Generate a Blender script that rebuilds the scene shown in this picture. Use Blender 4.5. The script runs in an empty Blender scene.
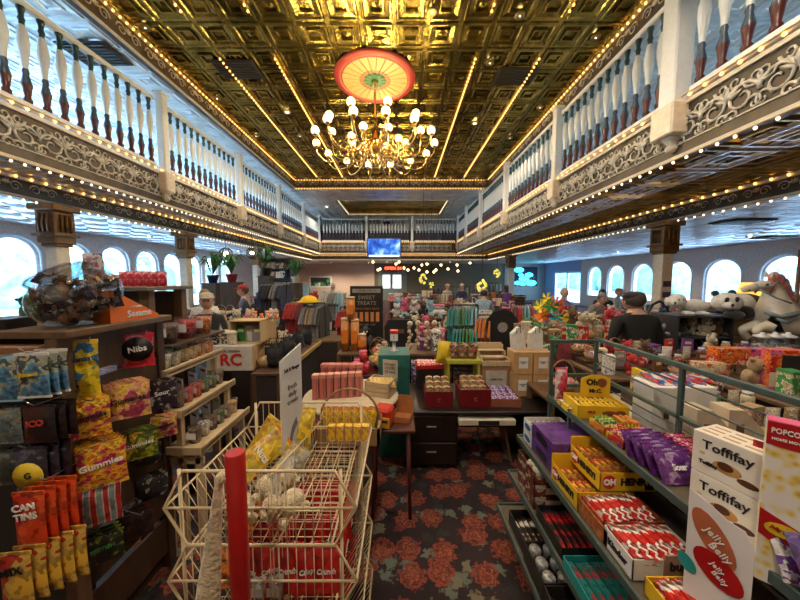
import bpy, bmesh, math, random
from mathutils import Vector, Matrix
random.seed(7)
PI=math.pi; SC=bpy.context.scene; COL=SC.collection
H=2.0; PITCH=math.atan(22/300.)
# ---------------------------------------------------------------- camera
cd=bpy.data.cameras.new('camera'); cam=bpy.data.objects.new('camera',cd); COL.objects.link(cam)
cd.sensor_width=36; cd.lens=13.5; cd.clip_start=.02; cd.clip_end=400
cam.location=(0,0,H); cam.rotation_euler=(PI/2-PITCH,0,0); SC.camera=cam
# ---------------------------------------------------------------- world
w=bpy.data.worlds.new('world'); SC.world=w; w.use_nodes=True
nt=w.node_tree; bg=nt.nodes['Background']
tc=nt.nodes.new('ShaderNodeTexCoord'); sp=nt.nodes.new('ShaderNodeSeparateXYZ'); cr=nt.nodes.new('ShaderNodeValToRGB')
nt.links.new(tc.outputs['Generated'],sp.inputs[0]); nt.links.new(sp.outputs[2],cr.inputs[0]); nt.links.new(cr.outputs[0],bg.inputs[0])
cr.color_ramp.elements[0].position=.0; cr.color_ramp.elements[0].color=(.84,.93,1,1)
cr.color_ramp.elements[1].position=.5; cr.color_ramp.elements[1].color=(.42,.68,1,1)
bg.inputs[1].default_value=14.0
SC.view_settings.view_transform='Standard'; SC.view_settings.look='None'; SC.view_settings.gamma=1; SC.view_settings.exposure=0.15
def lamp(kind,name,loc,energy,color=(1,.78,.5),size=.1,rot=None,spot=2.6):
    l=bpy.data.lights.new(name,kind); l.energy=energy; l.color=color
    o=bpy.data.objects.new(name,l); COL.objects.link(o); o.location=loc
    if rot: o.rotation_euler=rot
    if kind in('POINT','SPOT'): l.shadow_soft_size=size
    if kind=='SPOT': l.spot_size=spot; l.spot_blend=.6
    if kind=='AREA': l.size=size
    return o
# ceiling downlights over the aisle and the shop floor (each sits in a recessed fixture built below)
DOWN=[(-3.1,2.2,6.6,260),(2.2,1.6,6.6,300),(-.9,-1.2,6.6,380),(1.0,4.2,6.6,160),(-3.1,8.6,6.6,200),(2.2,9.2,6.6,200),(.3,12.8,6.6,240),
      (-7.3,3.2,3.3,50),(-7.6,9.2,3.3,60),(-7.6,14.2,3.3,70),(8.6,3.2,3.3,50),(10.6,9.2,3.3,130),(10.8,15.0,3.3,130),(-1,23.5,3.3,140),(-5.6,24.6,3.3,420),(-2.6,25,3.3,200),(4,24,3.3,90),(-4.3,18,6.2,120),(-.8,17.4,6.55,260),(1.5,25.0,6.2,60)]  # includes two added spots: one brightens the tan wall, one the far railing
for i,(x,y,z,e) in enumerate(DOWN): lamp('SPOT','downlight_lamp',(x,y,z-.06),e*2.5,(1,.85,.66),.08)
# ---------------------------------------------------------------- projection helpers: pixel -> point in the room
_c,_s=math.cos(PITCH),math.sin(PITCH)
def P(u,v,Y):
    x=(u-400)/300.; y=(300-v)/300.; t=Y/(_c+y*_s)
    return Vector((t*x,Y,H+t*(y*_c-_s)))
def PZ(u,v,Z):
    x=(u-400)/300.; y=(300-v)/300.; t=(Z-H)/(y*_c-_s)
    return Vector((t*x,t*(_c+y*_s),Z))
# ---------------------------------------------------------------- materials
MC={}
def new(name):
    m=bpy.data.materials.new(name); m.use_nodes=True
    return m,m.node_tree,m.node_tree.nodes['Principled BSDF']
def ramp(n,stops,interp='LINEAR'):
    r=n.nodes.new('ShaderNodeValToRGB'); e=r.color_ramp.elements; r.color_ramp.interpolation=interp
    while len(e)<len(stops): e.new(.5)
    for k,(p,c) in enumerate(stops): e[k].position=p; e[k].color=(*c,1)
    return r
def mat(name,c,rough=.5,metal=0,noise=.12,ns=14,bump=0,bs=60,emit=None,es=0,trans=0,spec=None,coat=0,sheen=0):
    if name in MC: return MC[name]
    m,n,b=new(name)
    b.inputs['Roughness'].default_value=rough; b.inputs['Metallic'].default_value=metal
    tx=n.nodes.new('ShaderNodeTexCoord'); nz=n.nodes.new('ShaderNodeTexNoise'); nz.inputs['Scale'].default_value=ns; nz.inputs['Detail'].default_value=3
    n.links.new(tx.outputs['Object'],nz.inputs['Vector'])
    lo=tuple(max(0,x*(1-noise)) for x in c); hi=tuple(min(1,x*(1+noise)) for x in c)
    r=ramp(n,[(.3,lo),(.7,hi)]); n.links.new(nz.outputs[0],r.inputs[0]); n.links.new(r.outputs[0],b.inputs['Base Color'])
    if bump:
        n2=n.nodes.new('ShaderNodeTexNoise'); n2.inputs['Scale'].default_value=bs; n2.inputs['Detail'].default_value=2
        n.links.new(tx.outputs['Object'],n2.inputs['Vector'])
        bp=n.nodes.new('ShaderNodeBump'); bp.inputs['Strength'].default_value=bump; bp.inputs['Distance'].default_value=.02
        n.links.new(n2.outputs[0],bp.inputs['Height']); n.links.new(bp.outputs[0],b.inputs['Normal'])
    if emit:
        b.inputs['Emission Color'].default_value=(*emit,1); b.inputs['Emission Strength'].default_value=es
    if trans: b.inputs['Transmission Weight'].default_value=trans
    if coat: b.inputs['Coat Weight'].default_value=coat
    if sheen: b.inputs['Sheen Weight'].default_value=sheen
    MC[name]=m; return m
def glow(name,c,s):
    if name in MC: return MC[name]
    m,n,b=new(name); b.inputs['Base Color'].default_value=(*c,1); b.inputs['Roughness'].default_value=.4
    b.inputs['Emission Color'].default_value=(*c,1); b.inputs['Emission Strength'].default_value=s
    try: m.cycles.emission_sampling='NONE'
    except Exception: pass
    MC[name]=m; return m
def prt(name,cols,scale=18,rough=.35,kind='vor',stretch=(1,1,1),coat=.3,metal=0,bump=.15):
    """a printed wrapper: several ink colours in random patches"""
    if name in MC: return MC[name]
    m,n,b=new(name); b.inputs['Roughness'].default_value=rough; b.inputs['Coat Weight'].default_value=coat; b.inputs['Metallic'].default_value=metal
    tx=n.nodes.new('ShaderNodeTexCoord'); mp=n.nodes.new('ShaderNodeMapping'); mp.inputs['Scale'].default_value=stretch
    n.links.new(tx.outputs['Object'],mp.inputs[0])
    nz=n.nodes.new('ShaderNodeTexNoise'); nz.inputs['Scale'].default_value=scale; nz.inputs['Detail'].default_value=2.5 if kind=='noise' else 1
    n.links.new(mp.outputs[0],nz.inputs['Vector'])
    k=len(cols)
    if kind=='noise':
        r=ramp(n,[(.34+.34*i/k,cols[i]) for i in range(k)],'CONSTANT'); n.links.new(nz.outputs[0],r.inputs[0])
    elif kind=='stripe':
        wv=n.nodes.new('ShaderNodeTexWave'); wv.inputs['Scale'].default_value=scale; wv.inputs['Distortion'].default_value=1.2
        n.links.new(mp.outputs[0],wv.inputs['Vector']); r=ramp(n,[(i/k,cols[i]) for i in range(k)],'CONSTANT'); n.links.new(wv.outputs[0],r.inputs[0])
    else:
        vo=n.nodes.new('ShaderNodeTexVoronoi'); vo.inputs['Scale'].default_value=scale; n.links.new(mp.outputs[0],vo.inputs['Vector'])
        r=ramp(n,[(i/k,cols[i]) for i in range(k)],'CONSTANT')
        s=n.nodes.new('ShaderNodeSeparateColor'); n.links.new(vo.outputs['Color'],s.inputs[0]); n.links.new(s.outputs[0],r.inputs[0])
    f=n.nodes.new('ShaderNodeTexVoronoi'); f.inputs['Scale'].default_value=scale*5.5; f.inputs['Randomness'].default_value=.9; n.links.new(mp.outputs[0],f.inputs['Vector'])
    fr=ramp(n,[(0,(.35,.33,.33)),(.22,(.75,.72,.7)),(.5,(1,1,1)),(.75,(1.25,1.25,1.2))]); fs=n.nodes.new('ShaderNodeSeparateColor'); n.links.new(f.outputs['Color'],fs.inputs[0]); n.links.new(fs.outputs[1],fr.inputs[0])
    mm=n.nodes.new('ShaderNodeMixRGB'); mm.blend_type='MULTIPLY'; mm.inputs[0].default_value=.8; n.links.new(r.outputs[0],mm.inputs[1]); n.links.new(fr.outputs[0],mm.inputs[2]); n.links.new(mm.outputs[0],b.inputs['Base Color'])
    if bump:
        n2=n.nodes.new('ShaderNodeTexNoise'); n2.inputs['Scale'].default_value=30
        n.links.new(tx.outputs['Object'],n2.inputs['Vector'])
        bp=n.nodes.new('ShaderNodeBump'); bp.inputs['Strength'].default_value=bump; bp.inputs['Distance'].default_value=.01
        n.links.new(n2.outputs[0],bp.inputs['Height']); n.links.new(bp.outputs[0],b.inputs['Normal'])
    MC[name]=m; return m
def glass(name,tint=(.9,.97,1),fac=.12,rough=.03):
    if name in MC: return MC[name]
    m=bpy.data.materials.new(name); m.use_nodes=True; n=m.node_tree; n.nodes.clear()
    o=n.nodes.new('ShaderNodeOutputMaterial'); t=n.nodes.new('ShaderNodeBsdfTransparent'); g=n.nodes.new('ShaderNodeBsdfGlossy'); mx=n.nodes.new('ShaderNodeMixShader')
    t.inputs[0].default_value=(*tint,1); g.inputs['Roughness'].default_value=rough
    lw=n.nodes.new('ShaderNodeLayerWeight'); lw.inputs[0].default_value=.25
    mt=n.nodes.new('ShaderNodeMath'); mt.operation='MULTIPLY_ADD'; mt.inputs[1].default_value=.5; mt.inputs[2].default_value=fac
    n.links.new(lw.outputs['Fresnel'],mt.inputs[0]); n.links.new(mt.outputs[0],mx.inputs[0]); n.links.new(t.outputs[0],mx.inputs[1]); n.links.new(g.outputs[0],mx.inputs[2]); n.links.new(mx.outputs[0],o.inputs[0])
    MC[name]=m; return m
def wood(name,c1,c2,scale=9,rough=.5,stretch=(1,1,.12)):
    if name in MC: return MC[name]
    m,n,b=new(name); b.inputs['Roughness'].default_value=rough
    tx=n.nodes.new('ShaderNodeTexCoord'); mp=n.nodes.new('ShaderNodeMapping'); mp.inputs['Scale'].default_value=stretch
    nz=n.nodes.new('ShaderNodeTexNoise'); nz.inputs['Scale'].default_value=scale; nz.inputs['Detail'].default_value=6; nz.inputs['Distortion'].default_value=1.5
    n.links.new(tx.outputs['Object'],mp.inputs[0]); n.links.new(mp.outputs[0],nz.inputs['Vector'])
    r=ramp(n,[(.3,c1),(.7,c2)]); n.links.new(nz.outputs[0],r.inputs[0]); n.links.new(r.outputs[0],b.inputs['Base Color'])
    MC[name]=m; return m
# ---------------------------------------------------------------- mesh builder
class MB:
    def __init__(s): s.v=[]; s.f=[]; s.m=[]; s.sm=[]; s.mats=[]
    def mi(s,m):
        if m not in s.mats: s.mats.append(m)
        return s.mats.index(m)
    def add(s,vs,fs,m,smooth=False):
        b=len(s.v); s.v+= [tuple(v) for v in vs]; i=s.mi(m)
        for f in fs: s.f.append([b+k for k in f]); s.m.append(i); s.sm.append(smooth)
        return s
    def box(s,a,b,m,bev=0,rot=None,org=None):
        (x0,y0,z0),(x1,y1,z1)=a,b
        if bev and min(x1-x0,y1-y0,z1-z0)>2.2*bev:
            e=bev; vs=[];fs=[]
            bm=bmesh.new(); bmesh.ops.create_cube(bm,size=1)
            for v in bm.verts: v.co=Vector(((x0+x1)/2+v.co.x*(x1-x0),(y0+y1)/2+v.co.y*(y1-y0),(z0+z1)/2+v.co.z*(z1-z0)))
            bmesh.ops.bevel(bm,geom=bm.edges[:],offset=e,segments=1,affect='EDGES')
            bm.verts.index_update(); vs=[v.co.copy() for v in bm.verts]; fs=[[v.index for v in f.verts] for f in bm.faces]; bm.free()
        else:
            vs=[Vector(p) for p in((x0,y0,z0),(x1,y0,z0),(x1,y1,z0),(x0,y1,z0),(x0,y0,z1),(x1,y0,z1),(x1,y1,z1),(x0,y1,z1))]
            fs=[(3,2,1,0),(4,5,6,7),(0,1,5,4),(1,2,6,5),(2,3,7,6),(3,0,4,7)]
        if rot is not None:
            o=Vector(org) if org is not None else Vector(((x0+x1)/2,(y0+y1)/2,(z0+z1)/2))
            vs=[o+rot@(v-o) for v in vs]
        return s.add(vs,fs,m)
    def lathe(s,prof,m,seg=16,c=(0,0,0),axis=None,smooth=True,mats=None):
        """prof: [(r,z)...]; mats: optional material per ring segment"""
        R=Matrix.Identity(3)
        if axis is not None: R=Vector((0,0,1)).rotation_difference(Vector(axis)).to_matrix()
        vs=[];n=len(prof)
        for r,z in prof:
            for k in range(seg):
                a=2*PI*k/seg; vs.append(Vector(c)+R@Vector((r*math.cos(a),r*math.sin(a),z)))
        for i in range(n-1):
            fs=[(i*seg+k,i*seg+(k+1)%seg,(i+1)*seg+(k+1)%seg,(i+1)*seg+k) for k in range(seg)]
            if i==0: base=len(s.v); s.v+=[tuple(v) for v in vs]
            mm=s.mi(mats[i] if mats else m)
            for f in fs: s.f.append([base+q for q in f]); s.m.append(mm); s.sm.append(smooth)
        if prof[0][0]>1e-5: s.f.append([base+k for k in reversed(range(seg))]); s.m.append(s.mi(mats[0] if mats else m)); s.sm.append(False)
        if prof[-1][0]>1e-5: s.f.append([base+(n-1)*seg+k for k in range(seg)]); s.m.append(s.mi(mats[-1] if mats else m)); s.sm.append(False)
        return s
    def cyl(s,a,b,r,m,seg=10,r2=None):
        a=Vector(a);b=Vector(b);L=(b-a).length
        return s.lathe([(r,0),(r if r2 is None else r2,L)],m,seg,a,(b-a)) if L>1e-6 else s
    def ball(s,c,r,m,seg=12,rings=8,sc=(1,1,1)):
        c=Vector(c); vs=[];fs=[]
        for i in range(rings+1):
            t=PI*i/rings
            for k in range(seg):
                a=2*PI*k/seg; vs.append(c+Vector((r*sc[0]*math.sin(t)*math.cos(a),r*sc[1]*math.sin(t)*math.sin(a),r*sc[2]*math.cos(t))))
        for i in range(rings):
            for k in range(seg): fs.append((i*seg+k,(i+1)*seg+k,(i+1)*seg+(k+1)%seg,i*seg+(k+1)%seg))
        return s.add(vs,fs,m,True)
    def tube(s,pts,r,m,seg=6,closed=False,smooth=True):
        pts=[Vector(p) for p in pts]; n=len(pts); vs=[];fs=[]
        rr=r if isinstance(r,(list,tuple)) else [r]*n
        up=None
        for i,p in enumerate(pts):
            if closed: t=(pts[(i+1)%n]-pts[i-1])
            else: t=(pts[min(i+1,n-1)]-pts[max(i-1,0)])
            if t.length<1e-9: t=Vector((0,0,1))
            t.normalize()
            if up is None or abs(up.dot(t))>.98:
                up=Vector((0,0,1)) if abs(t.z)<.9 else Vector((1,0,0))
            s1=t.cross(up).normalized(); up=s1.cross(t).normalized()
            for k in range(seg):
                a=2*PI*k/seg; vs.append(p+rr[i]*(math.cos(a)*s1+math.sin(a)*up))
        for i in range(n if closed else n-1):
            j=(i+1)%n
            for k in range(seg): fs.append((i*seg+k,i*seg+(k+1)%seg,j*seg+(k+1)%seg,j*seg+k))
        if not closed: fs+= [tuple(reversed(range(seg))),tuple((n-1)*seg+k for k in range(seg))]
        return s.add(vs,fs,m,smooth)
    def prism(s,poly,d,m,org=(0,0,0),X=(1,0,0),Y=(0,0,1)):
        """poly in (X,Y) plane, extruded by d along X x Y"""
        X=Vector(X);Y=Vector(Y);N=X.cross(Y).normalized(); o=Vector(org); n=len(poly)
        vs=[o+X*a+Y*b for a,b in poly]+[o+X*a+Y*b+N*d for a,b in poly]
        fs=[tuple(reversed(range(n))),tuple(range(n,2*n))]+[(i,(i+1)%n,n+(i+1)%n,n+i) for i in range(n)]
        return s.add(vs,fs,m)
    def mesh(s,name):
        me=bpy.data.meshes.new(name); me.from_pydata(s.v,[],s.f)
        for m in s.mats: me.materials.append(m)
        me.polygons.foreach_set('material_index',s.m); me.polygons.foreach_set('use_smooth',s.sm); me.update()
        return me
    def obj(s,name,parent=None,loc=None,rz=None,label=None):
        o=bpy.data.objects.new(name,s.mesh(name)); COL.objects.link(o); o.parent=parent
        if loc is not None: o.location=loc
        if rz is not None: o.rotation_euler=(0,0,rz)
        if label: o['label']=label
        return o
def tag(o,label,cat,group=None):
    o['label']=label; o['category']=cat
    if group: o['group']=group
    return o
def thing(name,label,cat,loc=(0,0,0),rz=0,group=None):
    o=bpy.data.objects.new(name,None); o.empty_display_size=.1; COL.objects.link(o); o.location=loc; o.rotation_euler=(0,0,rz)
    return tag(o,label,cat,group)
def st(mb,name,parent=None):
    o=mb.obj(name,parent)
    if parent is None: o['kind']='structure'
    return o
def dup(o,loc=None,rz=None,label=None,group=None,scale=None,parent=None,top=True):
    c=o.copy(); COL.objects.link(c)
    if parent is not None: c.parent=parent
    if loc is not None: c.location=loc
    if rz is not None: c.rotation_euler=(0,0,rz)
    if scale is not None: c.scale=(scale,)*3 if not isinstance(scale,tuple) else scale
    if label: c['label']=label
    if group: c['group']=group
    for ch in list(KIDS.get(o.name,[])) or list(o.children):
        dup(ch,parent=c)
    return c
KIDS={}
def text(s,size,m,parent,loc,rot=(PI/2,0,0),depth=.0015,align='CENTER',name='lettering',bold=0,sx=1):
    cu=bpy.data.curves.new(name,'FONT'); cu.body=s; cu.size=size; cu.extrude=depth; cu.align_x=align; cu.align_y='CENTER'; cu.offset=bold; cu.resolution_u=2
    t=bpy.data.objects.new(name+'_tmp',cu); COL.objects.link(t); dg=bpy.context.evaluated_depsgraph_get(); dg.update()
    me=bpy.data.meshes.new_from_object(t.evaluated_get(dg)); bpy.data.objects.remove(t); bpy.data.curves.remove(cu)
    me.materials.clear(); me.materials.append(m)
    o=bpy.data.objects.new(name,me); COL.objects.link(o); o.parent=parent; o.location=loc; o.rotation_euler=rot; o.scale=(sx,1,1)
    return o
def rotz(a): return Matrix.Rotation(a,3,'Z')
def rx_(a): return Matrix.Rotation(a,3,'X')
def ry_(a): return Matrix.Rotation(a,3,'Y')
# ================================================================ THE SETTING
# dims: balcony opening, beams, walls
XL,XR=-5.3,3.8; BL,BR=-6.1,6.1; WL,WR=-9.1,13.0; YB=20.; YW=27.; YF=-3.5
Zs,Zt=3.64,4.34; Zc=3.30; Zu=6.2; Zm=6.62; UL,UR=-4.95,4.14; YU=14.4
# --- carpet
def carpet():
    m,n,b=new('rose_carpet'); b.inputs['Roughness'].default_value=.95
    L=n.links.new; tx=n.nodes.new('ShaderNodeTexCoord')
    nz=n.nodes.new('ShaderNodeTexNoise'); nz.inputs['Scale'].default_value=26; nz.inputs['Detail'].default_value=3
    L(tx.outputs['Object'],nz.inputs['Vector'])
    mx=n.nodes.new('ShaderNodeMixRGB'); mx.blend_type='LINEAR_LIGHT'; mx.inputs[0].default_value=.075
    L(tx.outputs['Object'],mx.inputs[1]); L(nz.outputs['Color'],mx.inputs[2])
    v1=n.nodes.new('ShaderNodeTexVoronoi'); v1.inputs['Scale'].default_value=3.9; v1.inputs['Randomness'].default_value=.55; v1.voronoi_dimensions='2D'; L(mx.outputs[0],v1.inputs['Vector'])
    v2=n.nodes.new('ShaderNodeTexVoronoi'); v2.inputs['Scale'].default_value=7.8; v2.voronoi_dimensions='2D'; L(mx.outputs[0],v2.inputs['Vector'])
    v3=n.nodes.new('ShaderNodeTexVoronoi'); v3.inputs['Scale'].default_value=22; v3.feature='DISTANCE_TO_EDGE'; v3.voronoi_dimensions='2D'; L(mx.outputs[0],v3.inputs['Vector'])
    # rose colour: petals edges dark
    rose=ramp(n,[(0,(.28,.055,.026)),(.08,(.11,.016,.012)),(.15,(.30,.08,.035)),(.22,(.06,.010,.009)),(.30,(.25,.05,.026)),(.38,(.08,.014,.011))])
    L(v1.outputs['Distance'],rose.inputs[0])
    pet=ramp(n,[(0,(.25,.25,.25)),(.10,(1,1,1))]); L(v3.outputs['Distance'],pet.inputs[0])
    rm=n.nodes.new('ShaderNodeMixRGB'); rm.blend_type='MULTIPLY'; rm.inputs[0].default_value=.8; L(rose.outputs[0],rm.inputs[1]); L(pet.outputs[0],rm.inputs[2])
    # leaves
    s=n.nodes.new('ShaderNodeSeparateColor'); L(v2.outputs['Color'],s.inputs[0])
    leafc=ramp(n,[(0,(.012,.006,.008)),(.3,(.10,.115,.09)),(.56,(.02,.022,.02)),(.66,(.14,.12,.08)),(.82,(.015,.008,.01)),(.92,(.10,.02,.015))],'CONSTANT'); L(s.outputs[0],leafc.inputs[0])
    lm=ramp(n,[(.28,(1,1,1)),(.42,(.0,.0,.0))]); L(v2.outputs['Distance'],lm.inputs[0])
    base=n.nodes.new('ShaderNodeMixRGB'); base.inputs[1].default_value=(.02,.008,.01,1); L(lm.outputs[0],base.inputs[0]); L(leafc.outputs[0],base.inputs[2])
    rmask=ramp(n,[(.34,(1,1,1)),(.38,(0,0,0))]); L(v1.outputs['Distance'],rmask.inputs[0])
    fin=n.nodes.new('ShaderNodeMixRGB'); L(rmask.outputs[0],fin.inputs[0]); L(base.outputs[0],fin.inputs[1]); L(rm.outputs[0],fin.inputs[2])
    L(fin.outputs[0],b.inputs['Base Color']); return m
st(MB().box((WL-.3,YF,-.1),(WR+.3,YW+.3,0),carpet()),'floor')
# --- gold and silver pressed-tin
def tin(name,col,rough,var,dk=.35):
    m,n,b=new(name); L=n.links.new; b.inputs['Metallic'].default_value=1; b.inputs['Roughness'].default_value=rough
    tx=n.nodes.new('ShaderNodeTexCoord'); nz=n.nodes.new('ShaderNodeTexNoise'); nz.inputs['Scale'].default_value=2.2; nz.inputs['Detail'].default_value=4; L(tx.outputs['Object'],nz.inputs['Vector'])
    r=ramp(n,[(.3,tuple(x*dk for x in col)),(.62,col)]); L(nz.outputs[0],r.inputs[0]); L(r.outputs[0],b.inputs['Base Color'])
    n2=n.nodes.new('ShaderNodeTexNoise'); n2.inputs['Scale'].default_value=5; L(tx.outputs['Object'],n2.inputs['Vector'])
    bp=n.nodes.new('ShaderNodeBump'); bp.inputs['Strength'].default_value=var; bp.inputs['Distance'].default_value=.05; L(n2.outputs[0],bp.inputs['Height']); L(bp.outputs[0],b.inputs['Normal']); return m
GOLD=tin('gold_tin',(.36,.29,.085),.26,.35,.3); GOLD2=tin('dull_gold_tin',(.45,.33,.12),.35,.3); SILV=tin('silver_tin',(.86,.93,.99),.36,.4,.75); SILV.node_tree.nodes['Principled BSDF'].inputs['Metallic'].default_value=.72
def tiles(mb,x0,x1,y0,y1,z,size,m,h=.035,skip=None):
    nx=max(1,round((x1-x0)/size)); ny=max(1,round((y1-y0)/size)); sx=(x1-x0)/nx; sy=(y1-y0)/ny
    prof=[(0,0),(.05,0),(.08,-h),(.12,-h),(.15,-.2*h),(.27,.25*h),(.29,-.7*h),(.33,-.7*h),(.35,.5*h)]
    for i in range(nx):
        for j in range(ny):
            cx=x0+(i+.5)*sx; cy=y0+(j+.5)*sy
            vs=[];fs=[]
            for t,dz in prof:
                a=sx*(.5-t);b=sy*(.5-t); vs+=[(cx-a,cy-b,z+dz),(cx+a,cy-b,z+dz),(cx+a,cy+b,z+dz),(cx-a,cy+b,z+dz)]
            for k in range(len(prof)-1):
                for q in range(4): fs.append((k*4+q,(k+1)*4+q,(k+1)*4+(q+1)%4,k*4+(q+1)%4))
            k=(len(prof)-1)*4; 
            if (i+j)%3==0:  # rosette in the middle of some tiles
                r=.07*size/.6; b0=len(vs)
                for q in range(8): vs.append((cx+r*math.cos(q*PI/4),cy+r*math.sin(q*PI/4),z+.2*h))
                vs.append((cx,cy,z-.8*h))
                fs+=[(b0+q,b0+8,b0+(q+1)%8) for q in range(8)]
            fs.append((k+3,k+2,k+1,k)); mb.add(vs,fs,m)
mb=MB(); tiles(mb,UL,UR,YF,YU,Zm,.62,GOLD); mb.box((UL-.2,YF,Zm+.06),(UR+.2,YU+.2,Zm+.1),GOLD); st(mb,'ceiling')
def uceil(mb,x0,x1,y0,y1,z): tiles(mb,x0,x1,y0,y1,z,.62,SILV,.02); mb.box((x0,y0,z+.04),(x1,y1,z+.08),SILV)
mb=MB(); uceil(mb,WL,UL-.12,YF,YW,Zu); uceil(mb,UR+.12,WR,YF,YW,Zu); st(mb,'ceiling_side_upper')
mb=MB(); uceil(mb,UL-.12,-3.5,YU+.12,YW,Zu); uceil(mb,2.7,UR+.12,YU+.12,YW,Zu); uceil(mb,-3.5,2.7,YU+.12,16.6,Zu); uceil(mb,-3.5,2.7,20.4,YW,Zu)
mb.box((-3.6,16.5,Zu+.35),(2.8,20.5,Zu+.4),GOLD2); 
for a,b in(((-3.62,16.5,Zu),(-3.5,20.5,Zu+.4)),((2.7,16.5,Zu),(2.82,20.5,Zu+.4)),((-3.5,16.5,Zu),(2.7,16.6,Zu+.4)),((-3.5,20.4,Zu),(2.7,20.5,Zu+.4))): mb.box(a,b,GOLD2)
st(mb,'ceiling_back_upper')
mb=MB(); uceil(mb,WL,BL-.12,YF,YW,Zc); st(mb,'ceiling_side_lower')
mb=MB(); uceil(mb,BR+.12,WR,YF,YW,Zc); st(mb,'ceiling_right_lower')
CREAM=mat('beige_paint',(.46,.38,.29),.6,bump=.05); mb=MB(); mb.box((BL-.12,YB+1,Zc),(BR+.12,YW,Zc+.05),CREAM); st(mb,'ceiling_back_lower')
# balcony soffits (pressed tin) and slabs
mb=MB(); tiles(mb,BL,XL,YF,YB+.9,Zs+.02,.8,SILV,.03); st(mb,'ceiling_soffit_left')
mb=MB(); tiles(mb,XR,BR,YF,YB+.9,Zs+.02,.75,GOLD2,.04); tiles(mb,XR+.35,XR+1.1,YF,YB+.9,Zs+.0,.75,SILV,.03); st(mb,'ceiling_soffit_right')
mb=MB(); tiles(mb,XL,XR,YB,YB+.9,Zs+.02,.75,GOLD2,.04); st(mb,'ceiling_soffit_back')
SLAB=mat('slab_plaster',(.5,.47,.42),.7)
mb=MB(); mb.box((WL,YF,Zs+.1),(XL-.11,YW,Zt-.06),SLAB); st(mb,'floor_balcony_left')
mb=MB(); mb.box((XR+.11,YF,Zs+.1),(WR,YW,Zt-.06),SLAB); st(mb,'floor_balcony_right')
mb=MB(); mb.box((XL-.1,YB+.11,Zs+.1),(XR+.1,YW,Zt-.06),SLAB); st(mb,'floor_balcony_back')
# --- ornate fascias
BRZ=mat('patina_board',(.085,.062,.042),.5,.3,noise=.3,ns=6); REL=mat('cream_relief',(.52,.46,.36),.45,.2,noise=.25,ns=9); MOLD=mat('cream_moulding',(.58,.5,.37),.45)
def spiral(mb,c,U,V,N,r,sgn,m,turns=1.4,th=.012,n=16):
    pts=[]
    for i in range(n):
        t=i/(n-1); a=t*turns*2*PI; q=r*(1-.8*t); pts.append(Vector(c)+U*(sgn*q*math.cos(a))+V*(q*math.sin(a))+N*.008)
    mb.tube(pts,[th*(1.3-.7*i/(n-1)) for i in range(n)],m,4)
def fascia(name,o,U,N,L,z0,z1,rep=.62,th=.019,small=False,zup=None):
    """board along U from o, facing N, height z0..z1, with scrollwork"""
    mb=MB(); U=Vector(U);N=Vector(N);V=Vector((0,0,1)); o=Vector(o); h=z1-z0
    def bx(a0,a1,b0,b1,d0,d1,m):
        p=[o+U*a+V*b+N*d for a in(a0,a1) for b in(b0,b1) for d in(d0,d1)]
        mb.add(p,[(0,1,3,2),(4,6,7,5),(0,4,5,1),(2,3,7,6),(0,2,6,4),(1,5,7,3)],m)
    bx(0,L,z0,z1,-.1,0,BRZ); bx(0,L,z0,z0+.045,0,.035,MOLD); bx(0,L,z1-.05,z1,0,.04,MOLD)
    if not small: bx(0,L,z0+h*.26,z0+h*.28,0,.015,MOLD); 
    n=int(L/rep)
    for i in range(n):
        for half in(-1,1):
            c=o+U*((i+.5)*rep+half*rep*.24)+V*(z0+h*.52)+N*.004
            spiral(mb,c,U,V,N,h*.24,half,REL,th=th)
            if not small:
                for (fu,fz,fr,sg,vs_) in((.42,.74,.15,-1,-1),(.44,.36,.13,-1,1),(.12,.80,.11,1,-1),(.1,.30,.10,-1,1)):
                    spiral(mb,o+U*((i+.5)*rep+half*rep*fu)+V*(z0+h*fz)+N*.004,U,V*vs_,N,h*fr,sg*half,REL,th=th*.8,n=10,turns=1.1)
        c=o+U*((i+.5)*rep)+V*(z0+h*.55)+N*.008
        for k in range(5):
            a=PI*(k+1)/6-0; q=c+(U*math.cos(a)+V*math.sin(a))*h*.24
            mb.tube([c,(c+q)/2+N*.01,q],[th*.7,th*1.6,th*.4],REL,4)
    return st(mb,name)
fascia('trim_1',(XL,YF,0),(0,1,0),(1,0,0),YB-YF,Zs-.02,Zt)
fascia('trim_2',(XR,YF,0),(0,1,0),(-1,0,0),YB-YF,Zs-.02,Zt)
fascia('trim_3',(XL,YB,0),(1,0,0),(0,-1,0),XR-XL,Zs-.02,Zt)
fascia('trim_4',(BL,YF,0),(0,1,0),(1,0,0),YB+1-YF,Zc-.02,Zs-.02,.5,.01,True)
fascia('trim_5',(BR,YF,0),(0,1,0),(-1,0,0),YB+1-YF,Zc-.02,Zs-.02,.5,.01,True)
fascia('trim_6',(BL,YB+.95,0),(1,0,0),(0,-1,0),BR-BL,Zc-.02,Zs-.02,.5,.01,True)
fascia('trim_7',(UL,YF,0),(0,1,0),(1,0,0),YU-YF,Zu-.02,Zm-.01,.6,.012,True)
fascia('trim_8',(UR,YF,0),(0,1,0),(-1,0,0),YU-YF,Zu-.02,Zm-.01,.6,.012,True)
fascia('trim_9',(UL,YU,0),(1,0,0),(0,-1,0),UR-UL,Zu-.02,Zm-.01,.6,.012,True)
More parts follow.
